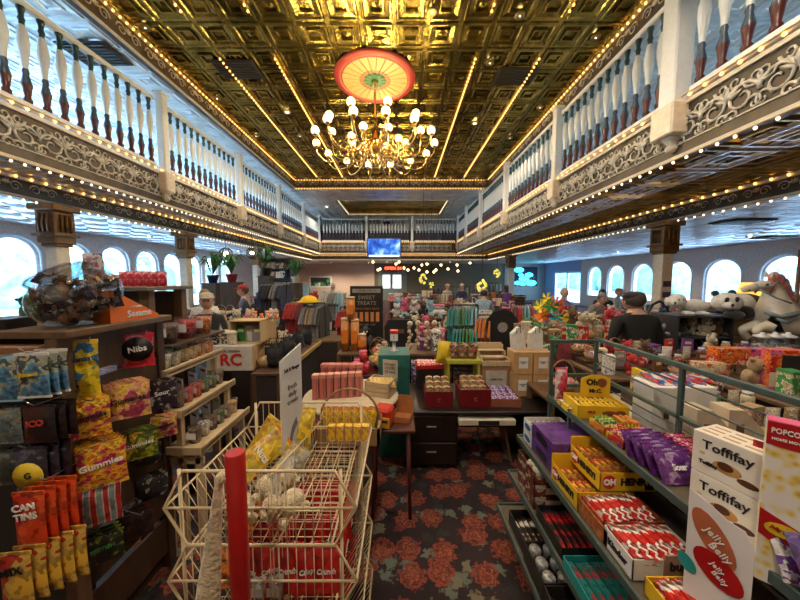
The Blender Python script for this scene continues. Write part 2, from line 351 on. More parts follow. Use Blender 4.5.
# --- side walls with arched windows
WALL=mat('mauve_plaster',(.76,.63,.57),.75,bump=.04); FRAME=mat('white_window_frame',(.78,.84,.9),.4); PANE=glass('window_glass',(.93,.98,1),.05)
def archwall(name,x,t,wins,z0,zs,y0,y1,H0,H1,mt):
    """wall in the YZ plane at x, thickness t (signed outward); wins: [(yc,w)], arch spring zs"""
    mb=MB(); ys=y0
    def bx(a0,a1,b0,b1): mb.box((min(x,x+t),a0,b0),(max(x,x+t),a1,b1),mt)
    for yc,w in sorted(wins):
        bx(ys,yc-w/2,H0,H1); ys=yc+w/2; bx(yc-w/2,yc+w/2,H0,z0)
        n=14; r=w/2
        A=[(yc-r*math.cos(PI*i/n),zs+r*math.sin(PI*i/n)) for i in range(n+1)]
        for i in range(n):
            (a,b),(c,d)=A[i],A[i+1]
            vs=[(x,a,b),(x,c,d),(x,c,H1),(x,a,H1),(x+t,a,b),(x+t,c,d),(x+t,c,H1),(x+t,a,H1)]
            mb.add(vs,[(0,1,2,3),(7,6,5,4),(0,4,5,1),(3,2,6,7)],mt)
    bx(ys,y1,H0,H1); return st(mb,name)
LW=[(7.15-1.22*2,1.02),(7.15-1.22,1.02),(7.15,1.02),(8.42,1.0),(9.65,1.0),(10.88,1.0),(12.1,1.0),(13.32,1.0),(14.54,1.0),(15.76,1.0)]
RW=[(8.1,1.4),(10.15,1.4),(12.15,1.4),(14.1,1.4),(16.15,1.4),(18.15,1.4),(20.1,1.4)]
archwall('wall_left',WL,-.3,LW,.8,2.5,YF,YW,0,Zc+.05,WALL)
archwall('wall_right',WR,.3,RW,.8,2.08,YF,21.6,0,Zc+.05,WALL)
wn=0
def window(x,t,yc,w,z0,zs):
    global wn; wn+=1; e=bpy.data.objects.new('window_%d'%wn,None); COL.objects.link(e); e['kind']='structure'
    r=w/2-.02; s=1 if t>0 else -1
    pts=[(x+t*.25,yc-r,z0)]+[(x+t*.25,yc-r*math.cos(PI*i/14),zs+r*math.sin(PI*i/14)) for i in range(15)]+[(x+t*.25,yc+r,z0)]
    mb=MB(); mb.tube(pts,.05,FRAME,6,closed=True)
    mb.tube([(x-s*.01,)+tuple(p[1:]) for p in [(0,yc-(p[1]-yc)*-1.06,p[2]+(.03 if p[2]>z0 else 0)) for p in pts]],.035,FRAME,6,closed=True)
    mb.obj('window_frame',e)
    poly=[(p[1]-yc,p[2]) for p in pts]; mb=MB(); mb.prism(poly,.01,PANE,(x+t*.4,yc,0),(0,1,0),(0,0,1)); mb.obj('window_pane',e)
for yc,w_ in LW: window(WL,-.3,yc,w_,.8,2.5)
for yc,w_ in RW: window(WR,.3,yc,w_,.8,2.08)
# glass double door at the end of the right wall
LIL=mat('lilac_plaster',(.36,.36,.62),.7)
mb=MB(); mb.box((WR,25.4,0),(WR+.3,YW,Zc+.05),LIL); mb.box((WR,21.6,2.5),(WR+.3,25.4,Zc+.05),LIL); st(mb,'wall_right_end')
mb=MB(); 
for a,b in(((21.6,0),(21.75,2.5)),((23.4,0),(23.6,2.5)),((25.25,0),(25.4,2.5))): mb.box((WR+.05,a[0],a[1]),(WR+.15,b[0],b[1]),FRAME)
mb.box((WR+.05,21.6,0),(WR+.15,25.4,.2),FRAME); mb.box((WR+.05,21.6,2.38),(WR+.15,25.4,2.5),FRAME); mb.box((WR+.09,21.7,.2),(WR+.1,25.3,2.4),PANE); st(mb,'door_1')
# upper storey walls with tall glazing
UW=mat('upper_white_wall',(.62,.66,.70),.7)
def upwall(name,x,t,y0,y1):
    mb=MB(); fr=MB(); a,b=sorted((x,x+t)); mb.box((a,y0,Zt-.1),(b,y1,Zt+.25),UW); mb.box((a,y0,Zu-.12),(b,y1,Zu+.1),UW)
    y=y0
    while y<y1-.1:
        mb.box((a,y,Zt+.25),(b,min(y+.22,y1),Zu-.12),UW); y+=1.35
    st(mb,name)
upwall('wall_left_upper',WL,-.25,YF,20.1); upwall('wall_right_upper',WR,.25,YF,20.1)
st(MB().box((WL-.25,20.1,Zt-.1),(WL,YW,Zu+.1),UW),'wall_left_upper_end'); st(MB().box((WR,20.1,Zt-.1),(WR+.25,YW,Zu+.1),UW),'wall_right_upper_end')
for k,x in enumerate((WL-.15,WR+.12)):
    mb=MB(); y=YF+.2
    while y<19.5:
        mb.box((x,y+.52,Zt+.2),(x+.05,y+.56,Zu-.1),FRAME); mb.box((x,y+.02,5.3),(x+.05,y+1.13,5.34),FRAME); y+=1.35
    o=st(mb,'window_%d'%(30+k)); m2=MB().box((x+.02,YF,Zt+.2),(x+.025,20.1,Zu-.1),PANE); m2.obj('window_pane',o)
# back (far) walls
TAN=mat('tan_plaster',(.62,.45,.34),.7); BLUEW=mat('pale_blue_boarding',(.38,.47,.5),.6)
mb=MB(); mb.box((WL-.3,YW,0),(-2.3,YW+.25,Zc),TAN); st(mb,'wall_back')
mb=MB(); mb.box((-2.3,YW,0),(9.4,YW+.25,Zc),mat('brown_green_wall',(.17,.15,.10),.7)); st(mb,'wall_back_middle')
mb=MB()
mb.box((9.4,YW,0),(WR+.3,YW+.25,Zc),BLUEW)
for i in range(16): mb.box((9.4,YW-.02,.2*i+.01),(WR,YW,.2*i+.19),BLUEW)
st(mb,'wall_back_right')
mb=MB(); mb.box((WL-.3,YW,Zc+.05),(WR+.3,YW+.25,Zu+.1),mat('upper_end_wall',(.07,.06,.07),.7)); st(mb,'wall_back_upper')
mb=MB(); mb.box((WL-.3,YF-.25,0),(WR+.3,YF,Zm+.2),CREAM); st(mb,'wall_front')
# outside: pale car park, bank of trees, river light
mb=MB(); mb.box((-80,-40,-.5),(WL-.6,90,-.3),mat('outside_gravel',(.8,.82,.82),.9)); st(mb,'ground_outside_left')
mb=MB(); mb.box((WR+.6,-40,-.5),(90,90,-.3),mat('outside_paving',(.8,.82,.82),.9)); st(mb,'ground_outside_right')
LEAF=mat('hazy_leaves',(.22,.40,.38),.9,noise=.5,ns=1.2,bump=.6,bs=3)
def bank(name,x,label,cat):
    mb=MB(); rnd=random.Random(3)
    for i in range(46):
        y=-20+i*2.2; s=1+rnd.random()*1.1; mb.ball((x+rnd.uniform(-1.5,1.5),y,rnd.uniform(.8,1.6)),1.6*s,LEAF,9,6,(1,1,.85+rnd.random()*.5))
    o=mb.obj(name); tag(o,label,cat); o['kind']='stuff'
bank('tree_bank',-32,'hazy blue-green tree bank outside the left arched windows','trees')
bank('tree_bank',38,'hazy blue-green tree bank outside the right arched windows','trees')
# --- columns
COLW=mat('cream_column_paint',(.66,.60,.50),.5); CAP=mat('bronze_capital',(.22,.12,.05),.4,.6)
def column(x,y,label,plq=False,w=.17):
    t=thing('column',label,'column',(x,y,0))
    MB().box((-w,-w,.25),(w,w,2.55),COLW,.015).obj('shaft',t)
    MB().box((-w-.05,-w-.05,0),(w+.05,w+.05,.25),COLW,.02).obj('base',t)
    mb=MB(); mb.box((-w-.03,-w-.03,2.55),(w+.03,w+.03,2.6),CAP,.01); mb.box((-w-.06,-w-.06,2.6),(w+.06,w+.06,3.16),CAP,.015); mb.box((-w-.1,-w-.1,2.72),(w+.1,w+.1,2.77),CAP,.01); mb.box((-w-.12,-w-.12,3.16),(w+.12,w+.12,3.27),CAP,.015)
    for a in range(-1,2):
        for s in(-1,1): mb.tube([(a*w*.7,s*(w+.07),2.8),(a*w*.7,s*(w+.09),2.95),(a*w*.7,s*(w+.07),3.1)],.02,CAP,5); mb.tube([(s*(w+.07),a*w*.7,2.8),(s*(w+.09),a*w*.7,2.95),(s*(w+.07),a*w*.7,3.1)],.02,CAP,5)
    mb.obj('capital',t,label='bronze capital with ribbed leaves')
    if plq:
        for z in(1.05,1.3,1.55,1.8): MB().box((-.09,-w-.015,z),(.09,-w-.001,z+.13),mat('plaque_navy',(.10,.05,.16),.4)).obj('plaque',t)
    return t
column(6.1,7.0,'cream column with small dark plaques behind the person in black',True,w=.13)
column(6.1,16.6,'slim cream column beside the blue boarded wall with the cyan sign',w=.15)
column(-6.1,5.4,'cream column with bronze capital nearest the left arched windows',w=.11)
column(-6.1,8.6,'cream column second along the left side windows',w=.11)
column(-6.1,12.8,'cream column far along the left side beside the hanging globe lamps',w=.11)
# --- railings
WHT=mat('white_rail_paint',(.78,.75,.68),.35,noise=.04); GRN=mat('dark_green_paint',(.02,.06,.06),.35); VW=mat('vase_white_paint',(.74,.73,.68),.3,noise=.04); BLU=mat('slate_blue_paint',(.035,.06,.09),.35); RED=mat('maroon_paint',(.075,.012,.008),.35)
def baluster():
    z0,z1=Zt+.13,5.80; h=z1-z0
    prof=[(.035,0),(.05,.02),(.05,.05),(.033,.07),(.05,.16),(.06,.2),(.042,.26),(.032,.30),(.04,.33),(.030,.36),(.038,.44),(.062,.56),(.068,.63),(.055,.72),(.034,.80),(.028,.83),(.04,.86),(.028,.89),(.034,.94),(.045,.96),(.045,1)]
    ms=[]
    for i in range(len(prof)-1):
        t=(prof[i][1]+prof[i+1][1])/2; ms.append(RED if t<.19 else BLU if t<.36 else VW if t<.8 else GRN)
    return MB().lathe([(r,z0+t*h) for r,t in prof],WHT,10,mats=ms).mesh('baluster')
BAL=baluster()
def railing(x0,y0,x1,y1,label,n=12):
    t=thing('balcony_railing',label,'railing',(x0,y0,0),math.atan2(y1-y0,x1-x0),'balcony railing panels'); L=math.hypot(x1-x0,y1-y0)
    MB().box((.2,-.06,5.78),(L-.2,.06,5.87),WHT,.02).obj('handrail',t)
    MB().box((.2,-.05,Zt+.04),(L-.2,.05,Zt+.14),WHT,.015).obj('bottom_rail',t)
    for i in range(n):
        o=bpy.data.objects.new('baluster',BAL); COL.objects.link(o); o.parent=t; o.location=(.3+(L-.6)*i/(n-1),0,0)
def newel(x,y,dx,dy,label,s=1):
    t=thing('newel_post',label,'post',(x,y,0),0,'white railing posts'); w=.085*s
    MB().box((-w,-w,Zt-.3),(w,w,6.0),WHT,.02).obj('shaft',t)
    MB().box((-w-.03,-w-.03,6.0),(w+.03,w+.03,6.05),WHT,.015).obj('cap',t)
    mb=MB(); mb.box((-w-.05,-w-.05,Zt-.42),(w+.05,w+.05,Zt+.0),mat('post_block_paint',(.72,.60,.44),.4),.02); mb.obj('bracket',t)
    MB().lathe([(.02,-.62),(.06,-.6),(.075,-.55),(.05,-.5),(.09,-.46),(.12,-.42)],MOLD,10,(0,0,Zt)).obj('finial',t,label='turned drop finial under the post')
ordn=['nearest','second','third','fourth','fifth','sixth','seventh','eighth']
LY=[.5,3.7,6.9,10.1,13.3,16.6,19.85]; RY=[.85,4.3,7.45,10.9,14.25,17.3,19.85]
for k in range(6):
    railing(XL,LY[k],XL,LY[k+1],'white balcony railing with painted urn balusters, %s panel along the left balcony'%ordn[k])
    railing(XR,RY[k],XR,RY[k+1],'white balcony railing with painted urn balusters, %s panel along the right balcony'%ordn[k])
for k in range(7):
    if k<6 and k>0: newel(XL+.04,LY[k],1,0,'white railing post on the left balcony, %s from the front'%ordn[k-1]); 
    if k<6 and k>0: newel(XR-.04,RY[k],-1,0,'white railing post on the right balcony, %s from the front'%ordn[k-1],1.5 if k==1 else 1)
BX=[XL,XL+3.1,XL+6.1,XR]
for k in range(3): railing(BX[k],YB-.03,BX[k+1],YB-.03,'white balcony railing across the far end, %s panel'%('left','middle','right')[k],13)
for k in range(4): newel(BX[k],YB-.05,0,-1,'white railing post across the far balcony, %s'%('at its left corner','left of the television','right of the television','at its right corner')[k],.9)
# --- strings of bulbs
BULB=glow('warm_bulb',(1,.50,.12),4.2); BULBW=glow('pale_bulb',(1,.78,.50),3.2); CORD=mat('brass_strip',(.5,.35,.12),.4,.5)
def bulbmesh(m,r):
    return MB().lathe([(.0,-1.3*r),(r*.75,-.8*r),(r,0),(r*.7,.7*r),(0,r)],m,8).mesh('bulb')
BM={('w',.026):bulbmesh(BULB,.020),('p',.024):bulbmesh(BULBW,.017)}
def string(label,a,b,step=.16,kind='w',group='strings of bulbs'):
    a=Vector(a);b=Vector(b);L=(b-a).length; n=int(L/step); t=thing('light_string',label,'string lights',a,0,group)
    d=(b-a)/n; ov=Vector((0,0,0))
    MB().cyl((0,0,.03),tuple(b-a+Vector((0,0,.03))),.009,CORD,5).obj('cord',t)
    me=BM[('w',.026)] if kind=='w' else BM[('p',.024)]
    vis=[i for i in range(n) if (a+d*i).y>.3]
    for i in vis[:95]:
        o=bpy.data.objects.new('bulb',me); COL.objects.link(o); o.parent=t; o.location=d*i
    if vis[95:]:
        mb=MB()
        for i in vis[95:]: mb.lathe([(.0,-.026),(.015,-.015),(.02,0),(.014,.014),(0,.02)],BULB if kind=='w' else BULBW,6,tuple(d*i))
        o=mb.obj('bulbs',t); o['kind']='stuff'
S=string
S('warm bulb string along the top edge of the left balcony fascia',(XL+.06,1,Zt+.03),(XL+.06,YB-.1,Zt+.03),.17)
S('pale bulb string along the bottom edge of the left balcony fascia',(XL+.05,1,Zs-.06),(XL+.05,YB-.1,Zs-.06),.15,'p')
S('warm bulb string along the top edge of the lower left beam',(BL+.07,1,Zs-.04),(BL+.07,YB+.8,Zs-.04),.2)
S('pale bulb string along the bottom edge of the lower left beam',(BL+.05,1,Zc-.05),(BL+.05,YB+.8,Zc-.05),.17,'p')
S('warm bulb string along the left edge of the gold ceiling',(UL+.07,.5,Zm-.08),(UL+.07,YU-.1,Zm-.08),.13)
S('warm bulb string along the top edge of the right balcony fascia',(XR-.06,1,Zt+.03),(XR-.06,YB-.1,Zt+.03),.19)
S('pale bulb string along the bottom edge of the right balcony fascia',(XR-.05,1,Zs-.06),(XR-.05,YB-.1,Zs-.06),.19,'p')
S('warm bulb string along the top edge of the lower right beam',(BR-.07,1,Zs-.04),(BR-.07,YB+.8,Zs-.04),.22)
S('pale bulb string along the bottom edge of the lower right beam',(BR-.05,1,Zc-.05),(BR-.05,YB+.8,Zc-.05),.18,'p')
S('warm bulb string along the right edge of the gold ceiling',(UR-.07,.5,Zm-.08),(UR-.07,YU-.1,Zm-.08),.13)
S('warm bulb string along the far edge of the gold ceiling',(UL+.1,YU-.07,Zm-.08),(UR-.1,YU-.07,Zm-.08),.13)
S('warm bulb string along the bottom of the far gold ceiling beam',(UL+.1,YU-.06,Zu-.04),(UR-.1,YU-.06,Zu-.04),.13)
S('warm bulb string along the top of the far balcony fascia',(XL+.1,YB-.06,Zt+.03),(XR-.1,YB-.06,Zt+.03),.13)
S('warm bulb string along the bottom of the far balcony fascia',(XL+.1,YB-.06,Zs-.05),(XR-.1,YB-.06,Zs-.05),.13)
S('warm bulb string along the lower beam under the far balcony',(BL+.1,YB+.88,Zs-.08),(BR-.1,YB+.88,Zs-.08),.14)
S('pale bulb string along the bottom of the lower far beam',(BL+.1,YB+.88,Zc-.05),(BR-.1,YB+.88,Zc-.05),.15,'p')
for x,nm in((-3.75,'outer left'),(-2.6,'inner left'),(1.57,'inner right'),(2.9,'outer right')):
    S('warm bulb row on the gold ceiling, %s row, front half'%nm,(x,.8,Zm-.07),(x,5.6,Zm-.07),.12); S('warm bulb row on the gold ceiling, %s row, far half'%nm,(x,6.6,Zm-.07),(x,YU-.4,Zm-.07),.12)
for k,(a,b) in enumerate((((-3.4,16.7),(2.6,16.7)),((-3.4,20.3),(2.6,20.3)),((-3.4,16.7),(-3.4,20.3)),((2.6,16.7),(2.6,20.3)))):
    S('bulb string round the upstairs ceiling recess, %s side'%('near','far','left','right')[k],(a[0],a[1],Zu+.03),(b[0],b[1],Zu+.03),.15,'p')
# --- downlights and vents
LENS=glow('downlight_lens',(1,.85,.62),9); VENT=mat('dark_vent',(.04,.035,.03),.5,.4)
seen=0; plc={0:'near the left edge of the gold ceiling front',1:'near the right front of the gold ceiling',2:'overhead behind the camera',3:'right of the chandelier medallion',4:'at the far left of the gold ceiling',5:'at the far right of the gold ceiling',6:'at the far end of the gold ceiling'}
for i,(x,y,z,e) in enumerate(DOWN):
    t=thing('downlight','small round recessed downlight '+(plc[i] if i in plc else ['in the left side lower ceiling, nearest','in the left side lower ceiling, middle','in the left side lower ceiling, farthest','in the right side lower ceiling, nearest','in the right side lower ceiling, middle','in the right side lower ceiling, farthest','in the far lower ceiling at its centre','in the far lower ceiling in front of the tan wall','added in the far lower ceiling to brighten the tan wall','in the far lower ceiling on the right','in the upstairs ceiling beside the recess','added in the upstairs ceiling recess to brighten the far railing','in the upstairs ceiling at the far end'][i-7]),'ceiling light',(x,y,z-.03))
    MB().lathe([(.075,-.03),(.10,-.035),(.10,0),(.075,0)],GOLD2,14).obj('trim_ring',t); MB().ball((0,0,-.012),.07,LENS,10,6,(1,1,.35)).obj('lens',t)
for i,(u,v,z) in enumerate([(145,24,Zm),(217,96,Zm),(256,134,Zm),(596,34,Zm),(540,105,Zm),(510,136,Zm),(300,134,Zm),(490,60,Zm),(432,8,Zm),(520,12,Zm)]):
    p=PZ(u,v,z); t=thing('downlight','small round recessed downlight in the gold ceiling, '+['front left corner','beside the left bulb row','far left','front right','right of the chandelier','far right','left of the chandelier','near the inner right bulb row','front centre','front right of centre'][i],'ceiling light',(p.x,p.y,z-.04))
    MB().lathe([(.06,-.03),(.085,-.035),(.085,0),(.06,0)],GOLD2,12).obj('trim_ring',t); MB().ball((0,0,-.012),.055,LENS,10,6,(1,1,.35)).obj('lens',t)
for i,(u,v,z) in enumerate([(238,68,Zm),(515,75,Zm),(742,220,Zc),(775,236,Zc),(95,52,Zu)]):
    p=PZ(u,v,z); t=thing('ceiling_vent','dark rectangular air vent '+['in the gold ceiling left of the medallion','in the gold ceiling right of the medallion','in the right side lower ceiling, nearer','in the right side lower ceiling, near the windows','in the left upstairs ceiling'][i],'vent',(p.x,p.y,z-.05))
    MB().box((-.45,-.3,0),(.45,.3,.03),VENT,.005).obj('frame',t); mb=MB()
    for k in range(7): mb.box((-.4,-.26+k*.08,-.015),(.4,-.22+k*.08,0),VENT)
    mb.obj('slats',t)
# --- medallion and chandelier
MX,MY=PZ(375,77,Zm).x,PZ(375,77,Zm).y
t=thing('ceiling_medallion','round red and cream sunburst ceiling medallion above the chandelier','medallion',(MX,MY,Zm-.03))
CRm=mat('medallion_cream',(.34,.23,.09),.5); RDm=mat('medallion_red',(.19,.012,.008),.45); GNm=mat('medallion_green',(.02,.10,.05),.5); TNm=mat('medallion_tan',(.20,.09,.03),.5)
MB().lathe([(.0,-.02),(.75,-.02),(.75,-.03),(.76,-.06),(.90,-.055),(.93,-.02),(.93,0)],RDm,48).obj('rim',t)
mb=MB()
for k in range(24):
    a=2*PI*k/24; d=.10
    for (r0,r1,w0,w1,m,zz) in((.36,.74,.040,.088,CRm,-.035),(.2,.36,.02,.04,TNm,-.03)):
        A=[(r0*math.cos(a)-w0*math.sin(a)*q, r0*math.sin(a)+w0*math.cos(a)*q) for q in(-1,1)]; B=[(r1*math.cos(a)-w1*math.sin(a)*q, r1*math.sin(a)+w1*math.cos(a)*q) for q in(1,-1)]
        mb.prism(A+B,.025,m,(0,0,zz-.02),(1,0,0),(0,1,0))
mb.obj('rays',t); mb=MB(); mb.lathe([(0,-.06),(.16,-.06),(.2,-.05),(.24,-.03)],GNm,24)
for k in range(12): a=2*PI*k/12; mb.ball((.2*math.cos(a),.2*math.sin(a),-.05),.06,GNm,8,6,(1,1,.4))
mb.obj('leaf_rosette',t)
BRS=mat('polished_brass',(.85,.58,.18),.15,1,noise=.05); GLB=glow('lamp_globe',(1,.76,.40),2.6)
CZ=Zm-1.62; t=thing('chandelier','large brass chandelier with curling arms and glowing globe lamps','chandelier',(MX,MY,0))
mb=MB(); mb.lathe([(.0,Zm-.12),(.09,Zm-.1),(.05,Zm-.2),(.02,Zm-.24),(.02,CZ+.75),(.06,CZ+.70),(.03,CZ+.6),(.05,CZ+.4),(.13,CZ+.22),(.17,CZ+.08),(.12,CZ-.06),(.04,CZ-.14),(.08,CZ-.22),(.03,CZ-.32),(.0,CZ-.38)],BRS,16); mb.obj('stem',t)
gl=[]
for tier,(n,R,z0,zu,off) in enumerate(((14,1.38,CZ-.02,CZ+.12,0),(9,1.08,CZ+.12,CZ+.48,.2),(6,.55,CZ+.0,CZ+.25,.1))):
    for k in range(n):
        a=2*PI*(k+off)/n; ca,sa=math.cos(a),math.sin(a)
        pr=[(.08,z0+.1),(.25*R,z0+.02),(.5*R,z0-.22),(.8*R,z0-.26),(.97*R,z0-.08),(R,zu-.06)]
        P3=[]
        for i in range(len(pr)-1):   # smooth with catmull
            p0=pr[max(i-1,0)];p1=pr[i];p2=pr[i+1];p3=pr[min(i+2,len(pr)-1)]
            for q in range(4):
                s_=q/4; P3.append(tuple(.5*((2*p1[j])+(-p0[j]+p2[j])*s_+(2*p0[j]-5*p1[j]+4*p2[j]-p3[j])*s_**2+(-p0[j]+3*p1[j]-3*p2[j]+p3[j])*s_**3) for j in(0,1)))
        P3.append(pr[-1])
        mb=MB(); mb.tube([(r*ca,r*sa,z) for r,z in P3],.0125,BRS,6)
        mb.tube([((.55*R+.14*math.cos(q)*(1-q/14))*ca,(.55*R+.14*math.cos(q)*(1-q/14))*sa,z0-.05+.14*math.sin(q)*(1-q/14)) for q in [x*.55 for x in range(16)]],.009,BRS,5)
        mb.lathe([(.012,0),(.05,.01),(.055,.03),(.02,.035)],BRS,10,(R*ca,R*sa,zu-.07))
        arm=mb.obj('arm',t)
        g=MB().ball((R*ca,R*sa,zu+.03),.088,GLB,12,8).obj('globe',arm); gl.append((R*ca,R*sa,zu+.03))
for k in range(0,len(gl),4): lamp('POINT','chandelier_lamp',(MX+gl[k][0],MY+gl[k][1],gl[k][2]+.20),52,(1,.72,.30),.06)
# --- television under the far balcony rail
a=P(367,238,YB-.35); b=P(401,258,YB-.35); t=thing('television','wide television with blue picture hung on the far balcony fascia','television',((a.x+b.x)/2,YB-.35,(a.z+b.z)/2)); hw=(b.x-a.x)/2; hh=(a.z-b.z)/2
MB().box((-hw,0,-hh),(hw,.08,hh),mat('black_plastic',(.02,.02,.022),.3),.01).obj('casing',t)
def tvmat():
    m,n,b=new('television_picture'); L=n.links.new; tx=n.nodes.new('ShaderNodeTexCoord'); nz=n.nodes.new('ShaderNodeTexNoise'); nz.inputs['Scale'].default_value=1.8; nz.inputs['Detail'].default_value=3; L(tx.outputs['Object'],nz.inputs['Vector'])
    r=ramp(n,[(.35,(.0,.03,.35)),(.5,(.02,.16,.8)),(.62,(.2,.6,1)),(.7,(.8,.95,1))]); L(nz.outputs[0],r.inputs[0]); L(r.outputs[0],b.inputs['Emission Color']); b.inputs['Emission Strength'].default_value=1.0; b.inputs['Base Color'].default_value=(0,0,0,1); return m
MB().box((-hw+.05,-.01,-hh+.06),(hw-.05,.0,hh-.05),tvmat()).obj('screen',t); MB().box((-hw+.12,-.014,-hh+.08),(hw-.12,-.01,-hh+.2),glow('caption_white',(.85,.9,1),.9)).obj('caption_bar',t)
MB().box((-.3,.08,-.15),(.3,.3,.15),mat('black_plastic',(.02,.02,.022),.3)).obj('wall_mount',t)
# ================================================================ GOODS: generic builders
W_D=wood('dark_brown_wood',(.035,.018,.010),(.075,.04,.02)); W_M=wood('warm_board',(.11,.062,.030),(.18,.10,.05)); W_L=wood('pale_pine',(.46,.34,.20),(.60,.46,.29)); W_B=wood('black_brown_laminate',(.008,.005,.005),(.02,.011,.009),rough=.35); W_T=wood('tan_ply',(.48,.32,.15),(.62,.44,.24))
CARD=mat('brown_cardboard',(.46,.29,.15),.8); WHP=mat('white_card',(.76,.74,.72),.6,noise=.05); BLK=mat('black_ink',(.015,.013,.015),.5); WHI=mat('white_ink',(.85,.84,.8),.5,noise=.03); STEEL=mat('steel_hook',(.4,.4,.4),.3,.9); BLKM=mat('black_metal',(.02,.02,.022),.4,.5)
CLR=glass('clear_plastic',(.95,.97,1),.10,.06)
PAL={'red':(.55,.02,.02),'orange':(.75,.20,.02),'yellow':(.80,.56,.03),'green':(.05,.26,.07),'teal':(.02,.30,.30),'blue':(.03,.12,.42),'navy':(.015,.025,.09),'purple':(.16,.05,.28),'pink':(.70,.12,.25),'white':(.74,.72,.70),'cream':(.66,.56,.40),'tan':(.45,.30,.16),'brown':(.15,.07,.035),'black':(.018,.016,.018),'grey':(.28,.28,.29),'maroon':(.20,.015,.025),'silver':(.55,.56,.58),'light blue':(.30,.55,.70)}
def cm(c,rough=.45,**k): return mat('plain_'+c.replace(' ','_')+('' if rough==.45 else '_soft'),PAL[c],rough,**k)
def fab(c): return mat('cloth_'+c.replace(' ','_'),tuple(x*.72 for x in PAL[c]),.9,noise=.25,ns=20,bump=.3,bs=40,sheen=.3)
def two(a,b,c=None,scale=22,kind='noise'): return prt('print_%s_%s_%s_%s%d'%(a,b,c,kind,scale),[PAL[a],PAL[a],PAL[b]]+([PAL[c]] if c else []),scale,kind=kind)
def pillow(w,h,t,m,crimp=.07,mt=None,nx=8,nz=10,seed=1,top=None):
    """sealed pouch in the XZ plane, front -Y, hanging below z=0..-h"""
    mb=MB(); rnd=random.Random(seed); vs=[];fs=[]
    for s in(-1,1):
        for j in range(nz+1):
            for i in range(nx+1):
                a=i/nx*2-1; b=j/nz
                e=min(b,1-b)/max(crimp,.01); q=max(0,min(1,(min(b,1-b)-crimp*.6)/.28)); th=(1-a*a)**.5 if abs(a)<1 else 0
                y=s*(t/2*th*math.sin(q*PI/2)+.0006)+ (rnd.uniform(-1,1)*t*.07 if 0<i<nx and 0<j<nz else 0)
                ww=w/2*(1-.05*math.sin(b*PI)); vs.append((a*ww,y,-b*h))
    N=(nx+1)*(nz+1)
    for s in(0,1):
        for j in range(nz):
            for i in range(nx):
                k=s*N+j*(nx+1)+i; f=(k,k+nx+1,k+nx+2,k+1); fs.append(f if s==0 else tuple(reversed(f)))
    mb.add(vs,fs,m,True); return mb
def pouch(name,label,cat,loc,rz,w,h,t,m,txt=None,tm=None,seed=1,group=None,hole=True,tz=.42,ts=.2,art=None,artm=None,tilt=0,band=None):
    o=thing(name,label,cat,loc,rz,group); o.rotation_euler=(tilt,0,rz)
    pillow(w,h,t,m,seed=seed).obj('packet',o)
    MB().box((-w/2,-.003,-.06*h),(w/2,.003,.0),band or m).obj('seal',o); MB().box((-w/2,-.003,-h),(w/2,.003,-.95*h),band or m).obj('seal',o)
    if txt:
        MB().lathe([(0,0),(.47*w,.0),(.45*w,.004)],artm or WHI,16,(0,-t/2-.004,-tz*h),(0,1,0)).obj('label_patch',o) if art else None
        text(txt,ts*w,tm or WHI,o,(0,-t/2-.006,-tz*h),(PI/2,-.12,0),.002,bold=.0008)
    return o
def carton(name,label,cat,loc,rz,w,d,h,m,group=None,txt=None,ts=.03,tm=None,lid=None,face='front',bev=.003):
    o=thing(name,label,cat,loc,rz,group)
    MB().box((-w/2,-d/2,0),(w/2,d/2,h*(.97 if lid else 1)),m,bev).obj('carton',o)
    if lid: MB().box((-w/2-.001,-d/2-.001,h*.8),(w/2+.001,d/2+.001,h),lid,.002).obj('lid',o)
    if txt:
        if face=='front': text(txt,ts,tm or WHI,o,(0,-d/2-.002,h*.5),bold=.0008)
        else: text(txt,ts,tm or WHI,o,(-w/2-.002,0,h*.5),(PI/2,0,-PI/2),bold=.0008)
    return o
def tray(name,label,cat,loc,rz,w,d,h,m,inn=None,group=None,back=0,txt=None,ts=.03,tm=None,sidetxt=None,backm=None,disc=None,th=.004):
    """open box; optional taller back card"""
    o=thing(name,label,cat,loc,rz,group); mb=MB(); inn=inn or m
    mb.box((-w/2,-d/2,0),(w/2,d/2,th),m)
    mb.box((-w/2,-d/2,0),(w/2,-d/2+th,h),m); mb.box((-w/2,d/2-th,0),(w/2,d/2,h),m); mb.box((-w/2,-d/2,0),(-w/2+th,d/2,h),m); mb.box((w/2-th,-d/2,0),(w/2,d/2,h),m); mb.obj('tray',o)
    if back: MB().prism([(-w/2,0),(w/2,0),(w/2,back*.8),(w*.3,back),(-w*.3,back),(-w/2,back*.8)],.004,backm or m,(0,d/2+.001,h*.2)).obj('back_card',o)
    if txt: text(txt,ts,tm or BLK,o,(0,-d/2-.002,h*.5),bold=.0012)
    if sidetxt: text(sidetxt,ts*.9,tm or BLK,o,(-w/2-.002,0,h*.5),(PI/2,0,-PI/2),bold=.0012)
    if disc: MB().cyl((disc[0],-d/2-.0015,h*.5),(disc[0],-d/2+.001,h*.5),disc[1],disc[2],16).obj('round_badge',o); 
    return o
def barmesh(l,w,h,m,name='snack_bar'):
    mb=MB(); pr=[(-.5,.08),(-.42,.1),(-.38,1),(.38,1),(.42,.1),(.5,.08)]; vs=[];fs=[]
    for y,s in pr:
        ww=w/2*(1.08 if s<.5 else 1); hh=h*s
        vs+=[(-ww,y*l,h/2-hh/2),(ww,y*l,h/2-hh/2),(ww*.8,y*l,h/2+hh/2),(-ww*.8,y*l,h/2+hh/2)]
    for i in range(5):
        for q in range(4): fs.append((i*4+q,i*4+(q+1)%4,(i+1)*4+(q+1)%4,(i+1)*4+q))
    fs+=[(3,2,1,0),(20,21,22,23)]; return mb.add(vs,fs,m).mesh(name)
